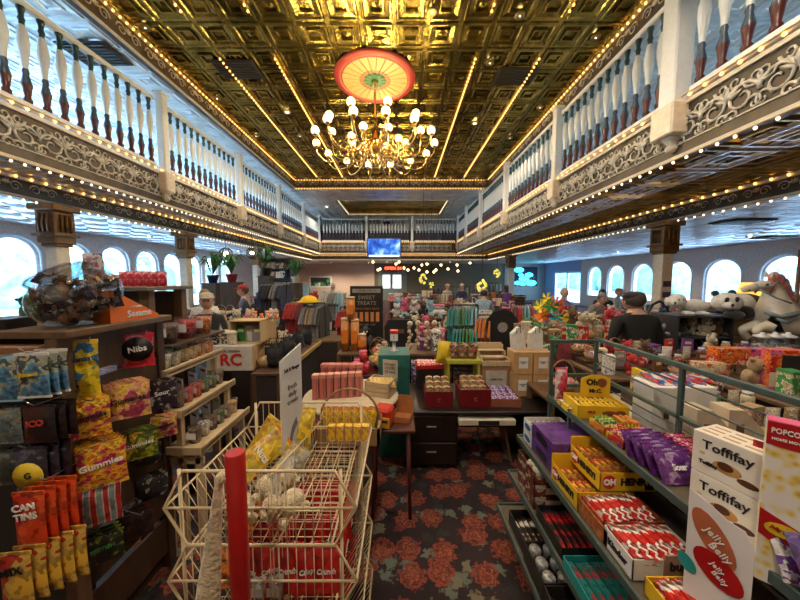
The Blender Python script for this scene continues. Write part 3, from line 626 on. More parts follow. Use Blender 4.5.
def single(me,name,label,cat,loc,rot=(0,0,0),group=None,scale=None):
    o=bpy.data.objects.new(name,me); COL.objects.link(o); o.location=loc; o.rotation_euler=rot
    if scale: o.scale=(scale,)*3
    return tag(o,label,cat,group)
LAY={1:[''],2:['lower','upper'],3:['lower','middle','upper'],4:['lowest','lower','upper','topmost']}
NUM=['first','second','third','fourth','fifth','sixth','seventh','eighth','ninth','tenth']
def barlab(label,i,r,k,layers):
    e=(' '+LAY[layers][k]+' layer' if k is not None else '')+((' front' if r==0 else ' rear')+' row' if r is not None else '')+' '+NUM[i]
    w=label.split(); n=16-len(e.split())
    if len(w)>n: label=label.replace('wrapped ','').replace(' on the ',', ')
    return label+','+e
def fillbars(m,label,cat,group,x0,x1,y,z,l,w,h,rz=0,layers=1,jit=.006,org=None,rows=1,name='chocolate_bar'):
    """bars side by side along x (local), running along y, in a tray at org with rotation rz"""
    me=barmesh(l,w*.92,h,m); rnd=random.Random(len(label)); n=max(1,int((x1-x0)/w)); R=rotz(rz); o=Vector(org or (0,0,0))
    for k in range(layers):
        for r in range(rows):
            for i in range(n):
                q=o+R@Vector((x0+(i+.5)*w+rnd.uniform(-jit,jit)*.3,y+(r-(rows-1)/2)*l*1.02+rnd.uniform(-jit,jit),z+k*h*1.05))
                single(me,name,barlab(label,i,r if rows>1 else None,k if layers>1 else None,layers),cat,q,(rnd.uniform(-.04,.04),rnd.uniform(-.12,.12),rz+rnd.uniform(-.06,.06)),group)
FB=['frontmost','second on hook','third on hook','fourth on hook','rearmost on hook']
# ================================================================ LEFT CANDY RACK
rk=thing('candy_rack','dark wooden candy rack with a slatted side panel at the left edge of the photo','rack',(-1.95,1.7,0))
X0,Y0=-1.95,1.7
MB().box((-.60,-.34,1.72),(.42,.30,1.755),W_M,.004).obj('top_board',rk)
mb=MB(); 
for z0 in(.12,.40,.68,.96,1.24,1.52): mb.box((.335,-.26,z0),(.35,.26,z0+.24),W_D)
mb.obj('side_panel',rk)
MB().box((.30,-.33,0),(.36,-.26,1.72),W_M,.004).obj('post',rk); MB().box((.30,.24,0),(.36,.30,1.72),W_D,.004).obj('post',rk); MB().box((-.60,-.2,.1),(.3,-.19,1.72),mat('rack_black_back',(.02,.015,.012),.8)).obj('front_panel',rk)
MB().box((-.58,-.36,1.62),(.30,-.30,1.69),wood('rail_reddish',(.22,.10,.05),(.34,.17,.09)),.006).obj('cross_rail',rk); MB().box((-.6,-.3,0),(.3,.28,.12),W_D).obj('base',rk)
def hook(x,y,z,dx,dy,L):
    MB().tube([(x-X0,y-Y0,z),(x-X0+dx*L*.9,y-Y0+dy*L*.9,z+.005),(x-X0+dx*L,y-Y0+dy*L,z+.03)],.003,STEEL,5).obj('hook',rk)
# side-panel packets: (u,v of top centre, width, height) at plane X=-1.6
def onside(u): return -1.6+.0, 1.6*300/(400-u)
def sidepk(u,v,w,h,m,label,txt=None,tm=None,n=3,seed=1,group=None,ts=.2,art=None,artm=None,band=None,tz=.45,name='candy_packet',rz=.62):
    y=1.52*300/(400-u); p=P(u,v,y)
    hook(-1.62,y+.02,p.z-.005,1,-.3,.16)
    for k in range(n):
        x=-1.585+.0+k*.030
        pouch(name,label+(', '+FB[n-1-k] if n>1 else ''),'candy packet',(x,y+.03-k*.018,p.z),rz,w,h,.026,m,txt if k==n-1 else None,tm,seed+k,group or (label if n>1 else None),art=art,artm=artm,ts=ts,band=band,tz=tz)
YB_=prt('yellow_blue_pack',[(.75,.55,.02),(.8,.62,.04),(.04,.16,.35),(.8,.62,.04)],9,kind='noise')
GUM=prt('gummy_pack',[(.45,.03,.12),(.75,.30,.02),(.80,.55,.05),(.62,.12,.02)],16,kind='noise',stretch=(1,1,1.6)); GUM2=prt('gummy_pack_pink',[(.42,.06,.14),(.78,.42,.2),(.75,.50,.05)],14,kind='noise'); GUMG=prt('gummy_pack_green',[(.35,.40,.03),(.10,.16,.03),(.62,.45,.05)],14,kind='noise')
sidepk(80,341,.165,.285,YB_,'tall yellow candy packet with blue panel hanging near the rack post','Bananas',mat('navy_ink',(.02,.05,.2),.5),1,3,ts=.22,tz=.34,band=cm('yellow'),rz=.25)
sidepk(80,399,.17,.19,GUM,'yellow and red gummy packets hanging under the tall yellow packet','Gummies',BLK,3,5,ts=.22)
sidepk(121,381,.185,.20,GUM2,'pink and orange gummy packets hanging right of the tall yellow packet','Gummies',BLK,4,9,ts=.2)
sidepk(89,440,.19,.23,GUM,'orange and yellow gummy packets in the middle of the rack side','Gummies',WHI,4,13,ts=.22)
sidepk(131,430,.175,.17,GUMG,'green gummy packets right of the orange gummy packets','Gummies',WHI,3,17,ts=.2)
sidepk(158,416,.16,.15,GUM2,'orange gummy packets furthest right on the rack side','Gummies',BLK,2,21,ts=.2)
sidepk(138,334,.155,.20,prt('red_pack',[(.5,.01,.03),(.55,.02,.05),(.6,.2,.25)],12,kind='noise'),'red candy packet with white lettering near the rack top','Nibs',WHI,2,25,art=1,artm=BLK,ts=.3)
sidepk(160,380,.16,.19,prt('black_sour_pack',[(.02,.015,.03),(.03,.02,.05),(.4,.4,.35)],26,kind='noise'),'black and purple sour candy packet beside the pale tiered shelf','Sour',WHI,2,31,ts=.25)
sidepk(84,484,.16,.19,prt('silver_red_pack',[(.22,.28,.30),(.5,.52,.52),(.45,.03,.03)],7,kind='stripe',metal=.3),'silver and red striped packets low on the rack side',None,None,4,35)
sidepk(86,533,.16,.15,prt('dark_green_pack',[(.012,.015,.012),(.02,.03,.02),(.22,.3,.05)],22,kind='noise'),'black and green packets at the bottom of the rack side','BRITISH',cm('green'),3,39,ts=.17)
sidepk(122,512,.16,.15,prt('dark_choc_pack',[(.02,.012,.01),(.03,.02,.018),(.12,.03,.02)],22,kind='noise'),'dark brown packets low at the far end of the rack side',None,None,3,43)
sidepk(142,476,.15,.14,prt('dark_grey_pack',[(.03,.03,.04),(.015,.015,.02),(.35,.35,.35)],22,kind='noise'),'black and grey packets beside the lowest pale shelf',None,None,3,47)
sidepk(140,446,.15,.13,prt('black_pack_b',[(.015,.015,.02),(.02,.02,.03),(.14,.13,.10)],22,kind='noise'),'plain black packets under the green gummy packets',None,None,2,51)
# front packets (facing the camera)
def frontpk(u,v,w,h,m,label,txt=None,tm=None,n=3,seed=1,dx=.03,ts=.2,art=None,artm=None,tz=.45,Y=1.28,band=None,rz=.12,t=.03):
    p=P(u,v,Y); hook(p.x,1.49,p.z-.005,0,-1,.25)
    for k in range(n-1,-1,-1): pouch('candy_packet',label+(', '+FB[n-1-k] if n>1 else ''),'candy packet',(p.x+(n-1-k)*dx,Y+.03*(n-1-k),p.z-.002*k),rz,w,h,t,m,txt if k==n-1 else None,tm,seed+k,label if n>1 else None,art=art,artm=artm,ts=ts,tz=tz,band=band)
BP=prt('blue_photo_pack',[(.06,.16,.30),(.10,.30,.52),(.42,.45,.36),(.05,.09,.12),(.5,.42,.25)],13,kind='noise')
frontpk(2,356,.14,.20,BP,'blue and white candy packets hanging at the far left edge',None,None,3,61,band=cm('light blue'))
frontpk(31,352,.13,.20,BP,'blue and white candy packets hanging beside the rack post','Sweets',cm('yellow'),3,65,dx=.008,band=cm('white'))
frontpk(4,408,.13,.16,prt('grey_blue_pack',[(.10,.14,.16),(.2,.24,.24),(.3,.26,.16)],14,kind='noise'),'grey blue packets at the far left edge under the blue ones',None,None,2,70)
frontpk(38,404,.13,.17,prt('black_red_pack',[(.012,.01,.012),(.02,.012,.014),(.05,.01,.01)],10,kind='noise'),'black packets with a small red emblem under the blue packets','ICO',mat('red_ink',(.6,.06,.05),.5),3,74,dx=.015,ts=.3)
frontpk(30,446,.13,.20,prt('black_gold_pack',[(.014,.012,.02),(.03,.025,.05),(.10,.11,.16)],9,kind='noise'),'glossy black packets with a yellow round emblem','G',BLK,3,78,dx=.02,art=1,artm=cm('yellow'),ts=.3,tz=.62)
frontpk(4,450,.12,.16,prt('dark_pack_z',[(.03,.04,.03),(.05,.06,.06),(.16,.17,.18)],9,kind='noise'),'dark grey packets at the far left edge beside the glossy black ones',None,None,2,83)
REDP=prt('red_tin_pack',[(.60,.05,.01),(.70,.09,.02),(.45,.02,.01)],6,kind='noise')
frontpk(28,490,.12,.26,REDP,'bright red packets with white block lettering low on the rack','CAN\nTINS',WHI,4,86,dx=.013,ts=.34,tz=.3,Y=1.2)
frontpk(14,550,.12,.24,prt('yellow_red_pack',[(.70,.42,.05),(.62,.40,.08),(.42,.03,.02)],7,kind='noise'),'yellow and dark red packets at the bottom left corner','MIX',BLK,5,92,dx=.026,ts=.4,Y=1.16,tz=.3)
# fish bowl with wrapped sweets
p=P(78,303,1.55); bz=1.755
t=thing('glass_bowl','round glass fishbowl filled with dark wrapped sweets on top of the candy rack','bowl',(p.x,1.55,bz)); ax=Vector((-.5,-.12,.86)); 
GLS=glass('bowl_glass',(.9,.95,1),.16,.02)
R_=.175; prof=[]
for i in range(11): a=PI*(1-.0)-i*PI*.78/10; prof.append((R_*math.sin(a)*1.08,R_*math.cos(a)*.82))
prof+= [(prof[-1][0]+.012,prof[-1][1]+.02)]
mb=MB(); mb.lathe(prof,GLS,28,(0,0,.15),ax); o=mb.obj('bowl',t)
mb=MB(); mb.tube([Vector((0,0,.15))+Vector((0,0,1)).rotation_difference(ax)@Vector((prof[-1][0]*math.cos(k*PI/12),prof[-1][0]*math.sin(k*PI/12),prof[-1][1])) for k in range(24)],.006,GLS,6,closed=True); mb.obj('rim',t)
SWM=[prt('foil_dark',[(.06,.06,.08),(.02,.02,.03),(.22,.19,.18),(.04,.06,.13)],30,metal=.35,rough=.25),prt('foil_grey',[(.35,.36,.40),(.06,.06,.08),(.42,.20,.10)],30,metal=.35,rough=.25),prt('foil_brown',[(.10,.06,.05),(.34,.30,.30),(.04,.035,.045)],30,metal=.2,rough=.25)]
sm=[pillow(.075,.055,.028,m,seed=i,nx=4,nz=5).mesh('wrapped_sweet') for i,m in enumerate(SWM)]
rnd=random.Random(5); k=0
while k<95:
    q=Vector((rnd.uniform(-1,1),rnd.uniform(-1,1),rnd.uniform(-1,.55)))
    if not .55<q.length<.92: continue
    q=Vector((q.x*.158,q.y*.158,q.z*.13)); k+=1
    single(sm[k%3],'wrapped_sweet','foil-wrapped sweet inside the glass fishbowl','sweet',(p.x+q.x,1.55+q.y,bz+.155+q.z),(rnd.uniform(0,6),rnd.uniform(0,6),rnd.uniform(0,6)),'wrapped sweets in the fishbowl')
# orange wedge box
a=P(111,288,1.42); t=thing('display_box','orange wedge-shaped display box with white lettering beside the fishbowl','box',(-1.555,1.60,1.756),PI/2-.05)
ORG=mat('orange_card',(.80,.17,.01),.45,noise=.05)
MB().prism([(0,0),(.30,0),(.30,.02),(0,.19)],-.10,ORG,(0,0,0)).obj('carton',t); text('Sesame',.052,WHI,t,(.17,-.003,.038),bold=.001); text('NATURAL',.016,WHI,t,(.15,-.003,.078))
carton('black_tray','black tray at the left edge beside the fishbowl','tray',(-2.0,1.46,1.755),.1,.26,.14,.05,cm('black'))
t=thing('plush_frog','small green plush toy at the left edge beside the fishbowl','plush',(-1.93,1.66,1.815)); MB().ball((-.1,0,0),.06,fab('green'),12,8).ball((-.1,-.03,.06),.035,fab('green'),10,6).obj('body',t); MB().ball((-.12,-.06,.07),.008,BLK).ball((-.09,-.065,.07),.008,BLK).obj('eyes',t)
# second rack behind with pegs, jars of sweets
def post4(mb,x0,x1,y0,y1,z0,z1,w,m):
    for x in(x0,x1-w):
        for y in(y0,y1-w): mb.box((x,y,z0),(x+w,y+w,z1),m,.003)
t=thing('wooden_rack','weathered wooden slatted rack standing behind the candy rack','rack',(0,0,0))
post4(MB(),0,0,0,0,0,1,.1,W_D); 
for nm,x,y in(('post',-2.62,2.36),('post',-2.06,2.36),('post',-2.62,2.72),('post',-2.06,2.72)): MB().box((x,y,0),(x+.08,y+.06,1.9),W_M,.004).obj(nm,t)
GRW=wood('grey_board',(.11,.09,.065),(.19,.16,.12)); MB().box((-2.72,2.3,1.90),(-1.94,2.82,1.93),GRW,.004).obj('top_board',t)
for z in(.4,.85,1.3): MB().box((-2.62,2.36,z),(-1.98,2.78,z+.025),GRW,.003).obj('shelf',t)
MB().box((-2.6,2.74,.3),(-2.0,2.76,1.88),W_D).obj('back_panel',t)
MBP=prt('berry_pack',[(.50,.03,.05),(.7,.1,.15),(.75,.5,.5)],24,kind='noise')
for i in range(6): pouch('sweet_bag','small red sweet bag on top of the weathered rack, %s from left'%NUM[i],'sweet bag',(-2.30+.065*i,2.5,2.055),.1*(i%3),.07,.125,.04,MBP,seed=i,group='red bags on the weathered rack')
carton('pink_box','pink and red printed box at the left end of the weathered rack top','box',(-2.46,2.5,1.93),.1,.16,.12,.10,two('pink','white','red'))
t=thing('gift_bag','clear bag of sweets standing on top of the weathered rack','gift bag',(-2.12,1.98+.35,1.93)); 
pillow(.16,.26,.09,prt('clear_sweets',[(.45,.45,.46),(.2,.12,.14),(.6,.5,.5),(.35,.04,.08)],30),seed=3).obj('bag',t).location=(-.25,0,.26); MB().ball((-.25,0,.22),.03,cm('grey')).obj('bow',t)
# pale tiered shelf with cups and cards
t=thing('tiered_shelf','pale wooden stepped shelf of small sweet cups in front of the weathered rack','shelf',(0,0,0))
tiers=[(-1.57,-1.78,P(161,372,2.0).z),(-1.47,-1.72,P(177,411,2.0).z),(-1.35,-1.62,P(195,447,2.0).z)]
for i,(xa,xb,z) in enumerate(tiers):
    s=MB(); s.box((xb,1.98,z-.02),(xa,2.60,z),W_L,.003); s.obj('shelf_board',t); MB().box((xa-.015,1.96,z-.035),(xa,2.62,z+.02),W_L,.003).obj('lip',t); MB().box((xb-.1,1.955,z-.035),(xa,1.975,z+.02),W_L,.003).obj('end_lip',t)
for x,y,z1 in((-1.40,1.99,tiers[2][2]),(-1.52,1.99,tiers[1][2]),(-1.40,2.55,tiers[2][2]),(-1.62,1.99,tiers[0][2]),(-1.52,2.55,tiers[1][2]),(-1.62,2.55,tiers[0][2])): MB().box((x-.02,y,0),(x+.02,y+.035,z1-.02),W_L,.003).obj('leg',t)
MB().box((-1.72,1.99,tiers[2][2]-.12),(-1.36,2.01,tiers[2][2]-.07),W_L,.003).obj('apron',t)
CUPC={'red':(.5,.05,.05),'orange':(.6,.18,.04),'green':(.08,.15,.05),'amber':(.55,.32,.08),'white':(.6,.56,.5),'brown':(.14,.07,.05)}
def cup(label,x,y,z,c,r=.04,h=.10):
    o=thing('sweet_cup',label,'sweet cup',(x,y,z)); m=prt('sweets_'+c,[CUPC[c],tuple(q*.5 for q in CUPC[c]),tuple(min(1,q*1.5+.05) for q in CUPC[c])],60,kind='vor',bump=.5)
    MB().lathe([(r*.8,0),(r*.97,h*.9)],m,12).obj('sweets',o); MB().lathe([(r*.84,-.0),(r*1.02,h),(r*1.08,h+.005),(r*1.02,h+.01)],CLR,14).obj('cup',o)
    MB().box((-r*.8,-r*1.1,h*.35),(r*.8,-r*1.07,h*.75),WHP).obj('label_card',o); return o
cs=['red','red','green','amber','brown','red','orange']
for i,(xa,xb,z) in enumerate(tiers):
    row=[['white','white','amber','amber','orange','orange'],['brown','red','red','green','green','brown'],['brown','white','brown','green','brown','amber']][i]
    for k in range(6):
        cup('cup of %s sweets on the %s tier of the pale shelf, %s from front'%(row[k],['top','middle','bottom'][i],['first','second','third','fourth','fifth','sixth'][k]),(xa+xb)/2+.02,2.07+.095*k,z,row[k],.042,.11)
    for k in range(4):
        o=thing('price_card','white price card behind the cups on the %s tier, %s'%(['top','middle','bottom'][i],['first','second','third','last'][k]),'card',(xb+.045,2.08+.14*k,z),-.5,None); MB().box((-.055,0,0),(.055,.003,.155),WHP).obj('card',o); text('candy',.03,BLK,o,(0,-.002,.13)); MB().box((-.05,.003,0),(.05,.02,.003),WHP).obj('foot',o)
for i,c in enumerate(('orange','red','brown','white')):
    cup('large round jar of %s sweets on the weathered rack shelf'%c,-1.72+.0*i,2.12+.2*i,tiers[0][2]+.22 if 0 else 1.47,c,.06,.13) if 0 else None
SHJ=thing('jar_shelf','dark wooden ledge with big sweet jars above the pale stepped shelf','shelf',(0,0,0)); MB().box((-1.95,2.1,1.50),(-1.62,2.75,1.52),W_D,.003).obj('board',SHJ); MB().box((-1.95,2.12,0),(-1.90,2.18,1.5),W_D).obj('post',SHJ); MB().box((-1.95,2.65,0),(-1.90,2.7,1.5),W_D).obj('post',SHJ)
for i,c in enumerate(('brown','red','orange')): cup('big clear jar of %s sweets on the ledge above the pale shelf'%c,-1.73,2.2+.2*i,1.52,c,.075,.16)
# ================================================================ WIRE BASKET STAND
CX=-.572; WI=mat('cream_coated_wire',(.66,.53,.33),.35,noise=.05)
Yf,Yk=1.16,1.83; zt=P(260,471,Yf).z; zm=P(260,508,Yf).z; zb=P(260,545,Yf).z; zm2=P(260,581,Yf).z; zt2=P(260,547,Yf).z; PT=zm-zm2
stand=thing('wire_basket_stand','cream wire stand of stacked hexagonal baskets in the foreground','basket stand',(CX,1.5,0))
def hexf(mb,y,z0):  # frame of one end
    dz=z0-zm; L=[(-.308,zt+dz),(-.392,zm+dz),(-.303,zb+dz),(.303,zb+dz),(.392,zm+dz),(.308,zt+dz)]
    mb.tube([(a,y-1.5,b) for a,b in L],.0065,WI,6,closed=True); mb.tube([(-.392,y-1.5,zm+dz),(.392,y-1.5,zm+dz)],.005,WI,6)
    for i in range(-9,10):
        x=i*.036; zz=zt+dz; lo=zb+dz
        if abs(x)>.29: u=(abs(x)-.29)/.085; lo=zb+dz+u*(zm-zb); 
        if abs(x)>.295: u=(abs(x)-.295)/.08; zz=zt+dz-u*(zt-zm)
        mb.tube([(x,y-1.5,lo),(x,y-1.5,zz)],.0022,WI,4)
for k in range(4):
    z0=zm-k*PT; dz=z0-zm; b=thing('x','x','x'); bpy.data.objects.remove(b)
    mb=MB(); hexf(mb,Yf,z0); hexf(mb,Yk,z0)
    for x,z in((-.392,zm+dz),(.392,zm+dz),(-.29,zb+dz),(.29,zb+dz)): mb.tube([(x,Yf-1.5,z),(x,Yk-1.5,z)],.0055,WI,6)
    for i in range(1,17):
        y=Yf+(Yk-Yf)*i/17-1.5
        for s in(-1,1): mb.tube([(s*.392,y,zm+dz),(s*.303,y,zb+dz)],.0024,WI,4)
        mb.tube([(-.303,y,zb+dz),(.303,y,zb+dz)],.0022,WI,4)
    for i in range(-4,5): mb.tube([(i*.068,Yf-1.5,zb+dz+.003),(i*.068,Yk-1.5,zb+dz+.003)],.0025,WI,4)
    mb.obj('wire_basket',stand)
    mb=MB(); xd=.04; mb.tube([(xd,Yf-1.5+.01,zt+dz-.03),(xd,Yk-1.5-.01,zm+dz)],.005,WI,6); mb.tube([(xd,Yf-1.49,zb+dz),(xd,Yk-1.51,zb+dz)],.004,WI,6)
    for i in range(0,15): y=Yf+.02+(Yk-Yf-.04)*i/14-1.5; mb.tube([(xd,y,zb+dz),(xd,y,zm+dz+(zt-zm-.03)*(1-i/14))],.0022,WI,4)
    mb.obj('divider',stand)
for x in(-.33,.33):
    for y in(Yf-1.49,Yk-1.51): MB().tube([(x,y,0),(x,y,zt+.0)],.007,WI,6).obj('upright',stand)
# right-hand insert tray with handles
mb=MB(); zi=zm-.075
for i in range(14): y=Yf+.03+i*.045-1.5; mb.tube([(.055,y,zi),(.30,y,zi)],.0022,WI,4)
for x in(.055,.135,.215,.30): mb.tube([(x,Yf-1.47,zi),(x,Yk-1.53,zi)],.003,WI,5)
for y in(Yf-1.46,Yk-1.54): mb.tube([(.12,y,zi),(.12,y,zi+.03),(.23,y,zi+.03),(.23,y,zi)],.004,WI,5)
mb.obj('inner_tray',stand)
# basket goods
SN=prt('snack_yellow',[(.72,.47,.03),(.78,.58,.06),(.62,.35,.05)],8,kind='noise'); 
def lay(name,label,cat,x,y,z,w,h,t,m,rot,txt=None,tm=None,seed=1,group=None,ts=.28,band=None):
    o=thing(name,label,cat,(x,y,z),0,group); o.rotation_euler=rot; pillow(w,h,t,m,seed=seed).obj('packet',o).location=(0,0,h/2)
    MB().box((-w/2,-.003,h*.45),(w/2,.003,h*.5),band or m).obj('seal',o); MB().box((-w/2,-.003,-h*.5),(w/2,.003,-h*.45),band or m).obj('seal',o)
    if txt: text(txt,ts*w,tm or WHI,o,(0,-t/2-.004,0),(PI/2,0,0),.002,bold=.0008)
    return o
q=P(262,452,1.5); lay('snack_bag','yellow snack bag with white bubble lettering lying in the left top basket','snack bag',q.x,1.5,q.z-.01,.135,.28,.045,SN,(-.75,.85,-.25),'Nuts',WHI,2,ts=.36,band=cm('orange'))
text('Nuts',.001,WHI,None,(0,0,-9)) if 0 else None
q=P(302,425,1.68); lay('snack_bag','yellow snack bag standing behind the white sign in the basket','snack bag',q.x,1.68,q.z-.02,.12,.24,.05,SN,(-.3,.2,.2),None,None,4)
q=P(267,432,1.7); lay('snack_bag','yellow snack bag at the back left of the top basket','snack bag',q.x,1.68,q.z-.02,.12,.24,.04,SN,(-.3,.5,-.3),None,None,5)
q=P(286,462,1.45); lay('snack_bag','silver and tan snack bag under the white sign in the basket','snack bag',q.x,1.45,q.z-.03,.13,.24,.05,prt('silver_tan_bag',[(.45,.40,.32),(.3,.26,.2),(.5,.34,.12)],10,kind='noise'),(-.9,.3,-.5),None,None,6)
CF=mat('cream_plush',(.62,.50,.32),.95,noise=.25,ns=22,bump=.7,bs=55,sheen=.4)
def plushdog(label,x,y,z,m,s=1,rz=0,cat='plush',nm='plush_dog',ear=None):
    o=thing(nm,label,cat,(x,y,z),rz); o.scale=(s,s,s); ear=ear or m
    mb=MB(); mb.ball((0,.06,.07),.07,m,12,8,(.9,1.3,.95)); 
    for a,b in((-.045,-.03),(.045,-.03),(-.05,.12),(.05,.12)): mb.ball((a,b,.025),.028,m,8,6,(1,1.3,1))
    mb.ball((0,-.06,.13),.055,m,12,8); mb.ball((0,-.11,.115),.028,m,8,6,(1,1.1,.8)); mb.obj('body',o)
    MB().ball((-.05,-.05,.15),.022,ear,8,6,(.5,1,1.5)).ball((.05,-.05,.15),.022,ear,8,6,(.5,1,1.5)).obj('ears',o); MB().ball((0,-.138,.122),.009,BLK,8,6).ball((-.02,-.108,.15),.006,BLK,6,4).ball((.02,-.108,.15),.006,BLK,6,4).obj('face',o); return o
plushdog('cream plush toy lying in the front of the left top basket',-.70,1.27,zb+.005,CF,.75,.6)
plushdog('cream plush toy in the middle of the top basket beside the red post',-.53,1.27,zb+.01,CF,.8,-.5)
plushdog('pale plush toy pushed against the wires of the top basket front',-.60,1.42,zb+.01,CF,.8,1.5)
RB=prt('red_snack_bag',[(.50,.008,.01),(.58,.012,.015),(.40,.005,.008)],5,kind='noise'); rnd=random.Random(8)
for tier in(1,2):
    for r in range(4):
        for c in range(5):
            x=CX-.10+c*.085; y=1.27+r*.145; lay('snack_bag','red snack bag in the %s wire basket, %s row, %s'%(('second','third')[tier-1],('front','second','third','back')[r],('leftmost','second from left','middle','fourth from left','rightmost')[c]),'snack bag',x,y,zb-tier*PT+.105,.14,.20,.04,RB,(-.22+rnd.uniform(-.1,.1),rnd.uniform(-.15,.15),rnd.uniform(-.3,.3)),rnd.choice(['Crisps','Crunch']) ,WHI,r*5+c,'red snack bags in wire basket %s'%('two','three')[tier-1],ts=.2)
for k,(x,y) in enumerate(((-.79,1.3),(-.75,1.5),(-.80,1.7))): lay('snack_bag','orange snack bag at the left side of the second wire basket, %s'%('front','middle','back')[k],'snack bag',x,y,zb-PT+.1,.13,.19,.04,two('orange','brown'),(-.3,.1,.4),None,None,k)
for k in range(3): o=cup('clear cup of white sweets in the second wire basket, %s from the left'%('first','second','third')[k],-.70+.075*k,1.24,zb-PT+.005,'white',.035,.10)
# small toys in the far end of the basket: printed cards
for k in range(5): carton('toy_carton','small yellow printed carton at the back of the right top basket, %s from the left'%('first','second','third','fourth','fifth')[k],'carton',(-.42+.052*k,1.79,zi+.01),0,.045,.04,.10,two('yellow','orange','white',40))
# white sign in the basket
a=P(280,362,1.52);b=P(301,350,1.70); ang=math.atan2(b.y-a.y,b.x-a.x); L=(b-a).to_2d().length
t=thing('paper_sign','tall white sign with black handwriting and a drawing standing in the wire basket','sign',(a.x,a.y,zb),ang)
hL=a.z-zb; MB().prism([(0,0),(L,0),(L,hL+.06),(0,hL)],-.006,WHP).obj('sign_board',t); text('Salt & Vinegar',.03,BLK,t,(L/2,-.004,hL-.06),sx=.8); text('fresh\ndaily\ntreats',.04,mat('grey_ink',(.2,.2,.22),.6),t,(L/2,-.004,hL-.2)); MB().prism([(.03,.05),(.05,.04),(.09,.16),(.13,.2),(.12,.24),(.08,.2),(.05,.12)],.002,mat('grey_ink',(.2,.2,.22),.6),(0,-.004,.08)).obj('drawing',t)
# red post and fleece strap
q=P(235,452,.99); RP=mat('red_post_paint',(.42,.008,.008),.35,noise=.06,coat=.4)
t=thing('red_post','round red post standing in front of the wire basket stand','post',(q.x,.99,0)); MB().lathe([(.032,.02),(.032,q.z-.004),(.029,q.z)],RP,24).obj('post',t); MB().lathe([(.09,0),(.09,.012),(.035,.02)],RP,24).obj('foot',t)
a=P(221,478,1.06); t=thing('fleece_strap','cream fleece strap hanging beside the red post','strap',(a.x,1.06,0))
mb=MB(); vs=[];fs=[]
for i in range(12):
    s=i/11; z=a.z-s*.62; w=.012+.035*min(1,s*1.4); x=-.005-.085*s
    for q_ in range(8):
        an=2*PI*q_/8; vs.append((x+w*math.cos(an),.018*math.sin(an)*(1+.2*math.sin(i)),z))
for i in range(11):
    for q_ in range(8): fs.append((i*8+q_,i*8+(q_+1)%8,(i+1)*8+(q_+1)%8,(i+1)*8+q_))
mb.add(vs,fs,CF,True); mb.ball((0,0,a.z),.022,CF,8,6); mb.obj('strap',t)
# ================================================================ RIGHT-HAND METAL SHELVING
SG=mat('green_grey_metal',(.075,.115,.105),.4,.3,noise=.15); SB=mat('shelf_board_brown',(.10,.075,.05),.55,noise=.2)
XA,XB,Y1=1.12,1.45,2.2; ZS=H-.885
sh=thing('display_shelf','green-grey metal display shelving with guard rails in the right foreground','shelf',(1.3,1.4,0)); 
def sbx(name,a,b,m,bev=.003): return MB().box((a[0]-1.3,a[1]-1.4,a[2]),(b[0]-1.3,b[1]-1.4,b[2]),m,bev).obj(name,sh)
TI=[(XA,ZS),(.90,.80),(.84,.52),(.76,.25)]
for x,z in TI:
    sbx('shelf_board',(x,.35,z-.018),(XB+.02,Y1,z),SB); sbx('shelf_lip',(x-.012,.35,z-.03),(x,Y1+.01,z+.012),SG); sbx('end_lip',(x,Y1,z-.03),(XB+.02,Y1+.012,z+.012),SG)
zr1,zr2=H-.313*XB*1.0,H-.5*XB
for z,r in((zr1,.014),(zr2,.012)): sbx('guard_rail',(XB,.35,z-r),(XB+.022,Y1+.02,z+r),SG)
for f in(.34,.67): MB().cyl((XB+.01-1.3,.35-1.4,zr2+(zr1-zr2)*f),(XB+.01-1.3,Y1-1.4,zr2+(zr1-zr2)*f),.0045,SG,6).obj('guard_wire',sh)
for f in(.3,.65): MB().cyl((XB+.01-1.3,.35-1.4,ZS+(zr2-ZS)*f),(XB+.01-1.3,Y1-1.4,ZS+(zr2-ZS)*f),.004,SG,6).obj('guard_wire',sh)
for y in(Y1,1.52,.95): sbx('upright',(XB,y-.012,0),(XB+.022,y+.012,zr1),SG)
sbx('upright',(XA,Y1-.012,0),(XA+.024,Y1+.012,zr1-.01),SG); sbx('upright',(XA+.0,1.93,0),(XA+.022,1.955,ZS-.02),SG)
for z in(zr1-.015,zr2,ZS+.08): sbx('end_rail',(XA,Y1-.01,z-.012),(XB+.02,Y1+.01,z+.012),SG)
sbx('back_panel',(XB+.024,.35,.05),(XB+.03,Y1,ZS-.03),mat('dark_back_board',(.03,.02,.016),.7))
def on(u,v,z):  # point on a horizontal plane seen at a pixel
    return PZ(u,v,z)
OH=mat('bright_yellow_card',(.84,.52,.02),.45,noise=.05); OHR=mat('badge_red',(.55,.03,.02),.4); 
# yellow open carton with back card at the far end of the top shelf
t=tray('display_tray','yellow open candy tray with raised yellow back card on the top right shelf','display tray',(1.285,1.93,ZS),-.12,.30,.22,.085,OH,back=0)
MB().prism([(-.04,0),(.15,0),(.15,.135),(.11,.15),(.03,.16),(-.04,.13)],.004,OH,(0,.107,.06)).obj('back_card',t); text('Oh?',.055,BLK,t,(.04,.100,.165),bold=.003); text('Mr.C.',.035,BLK,t,(.055,.100,.105),bold=.002); MB().cyl((.095,.097,.165),(.095,.101,.165),.03,mat('choc_picture',(.25,.08,.03),.5),16).obj('picture',t)
MB().ball((.04,-.112,.04),.03,mat('choc_picture',(.25,.08,.03),.5),10,6,(1.6,.05,.6)).ball((.10,-.112,.045),.025,mat('choc_picture',(.25,.08,.03),.5),10,6,(1.3,.05,.7)).obj('picture',t); text('MILK',.022,OHR,t,(-.07,-.113,.045),bold=.001)
YBR=prt('yellow_bar',[(.80,.55,.04),(.72,.42,.03),(.10,.03,.02)],20)
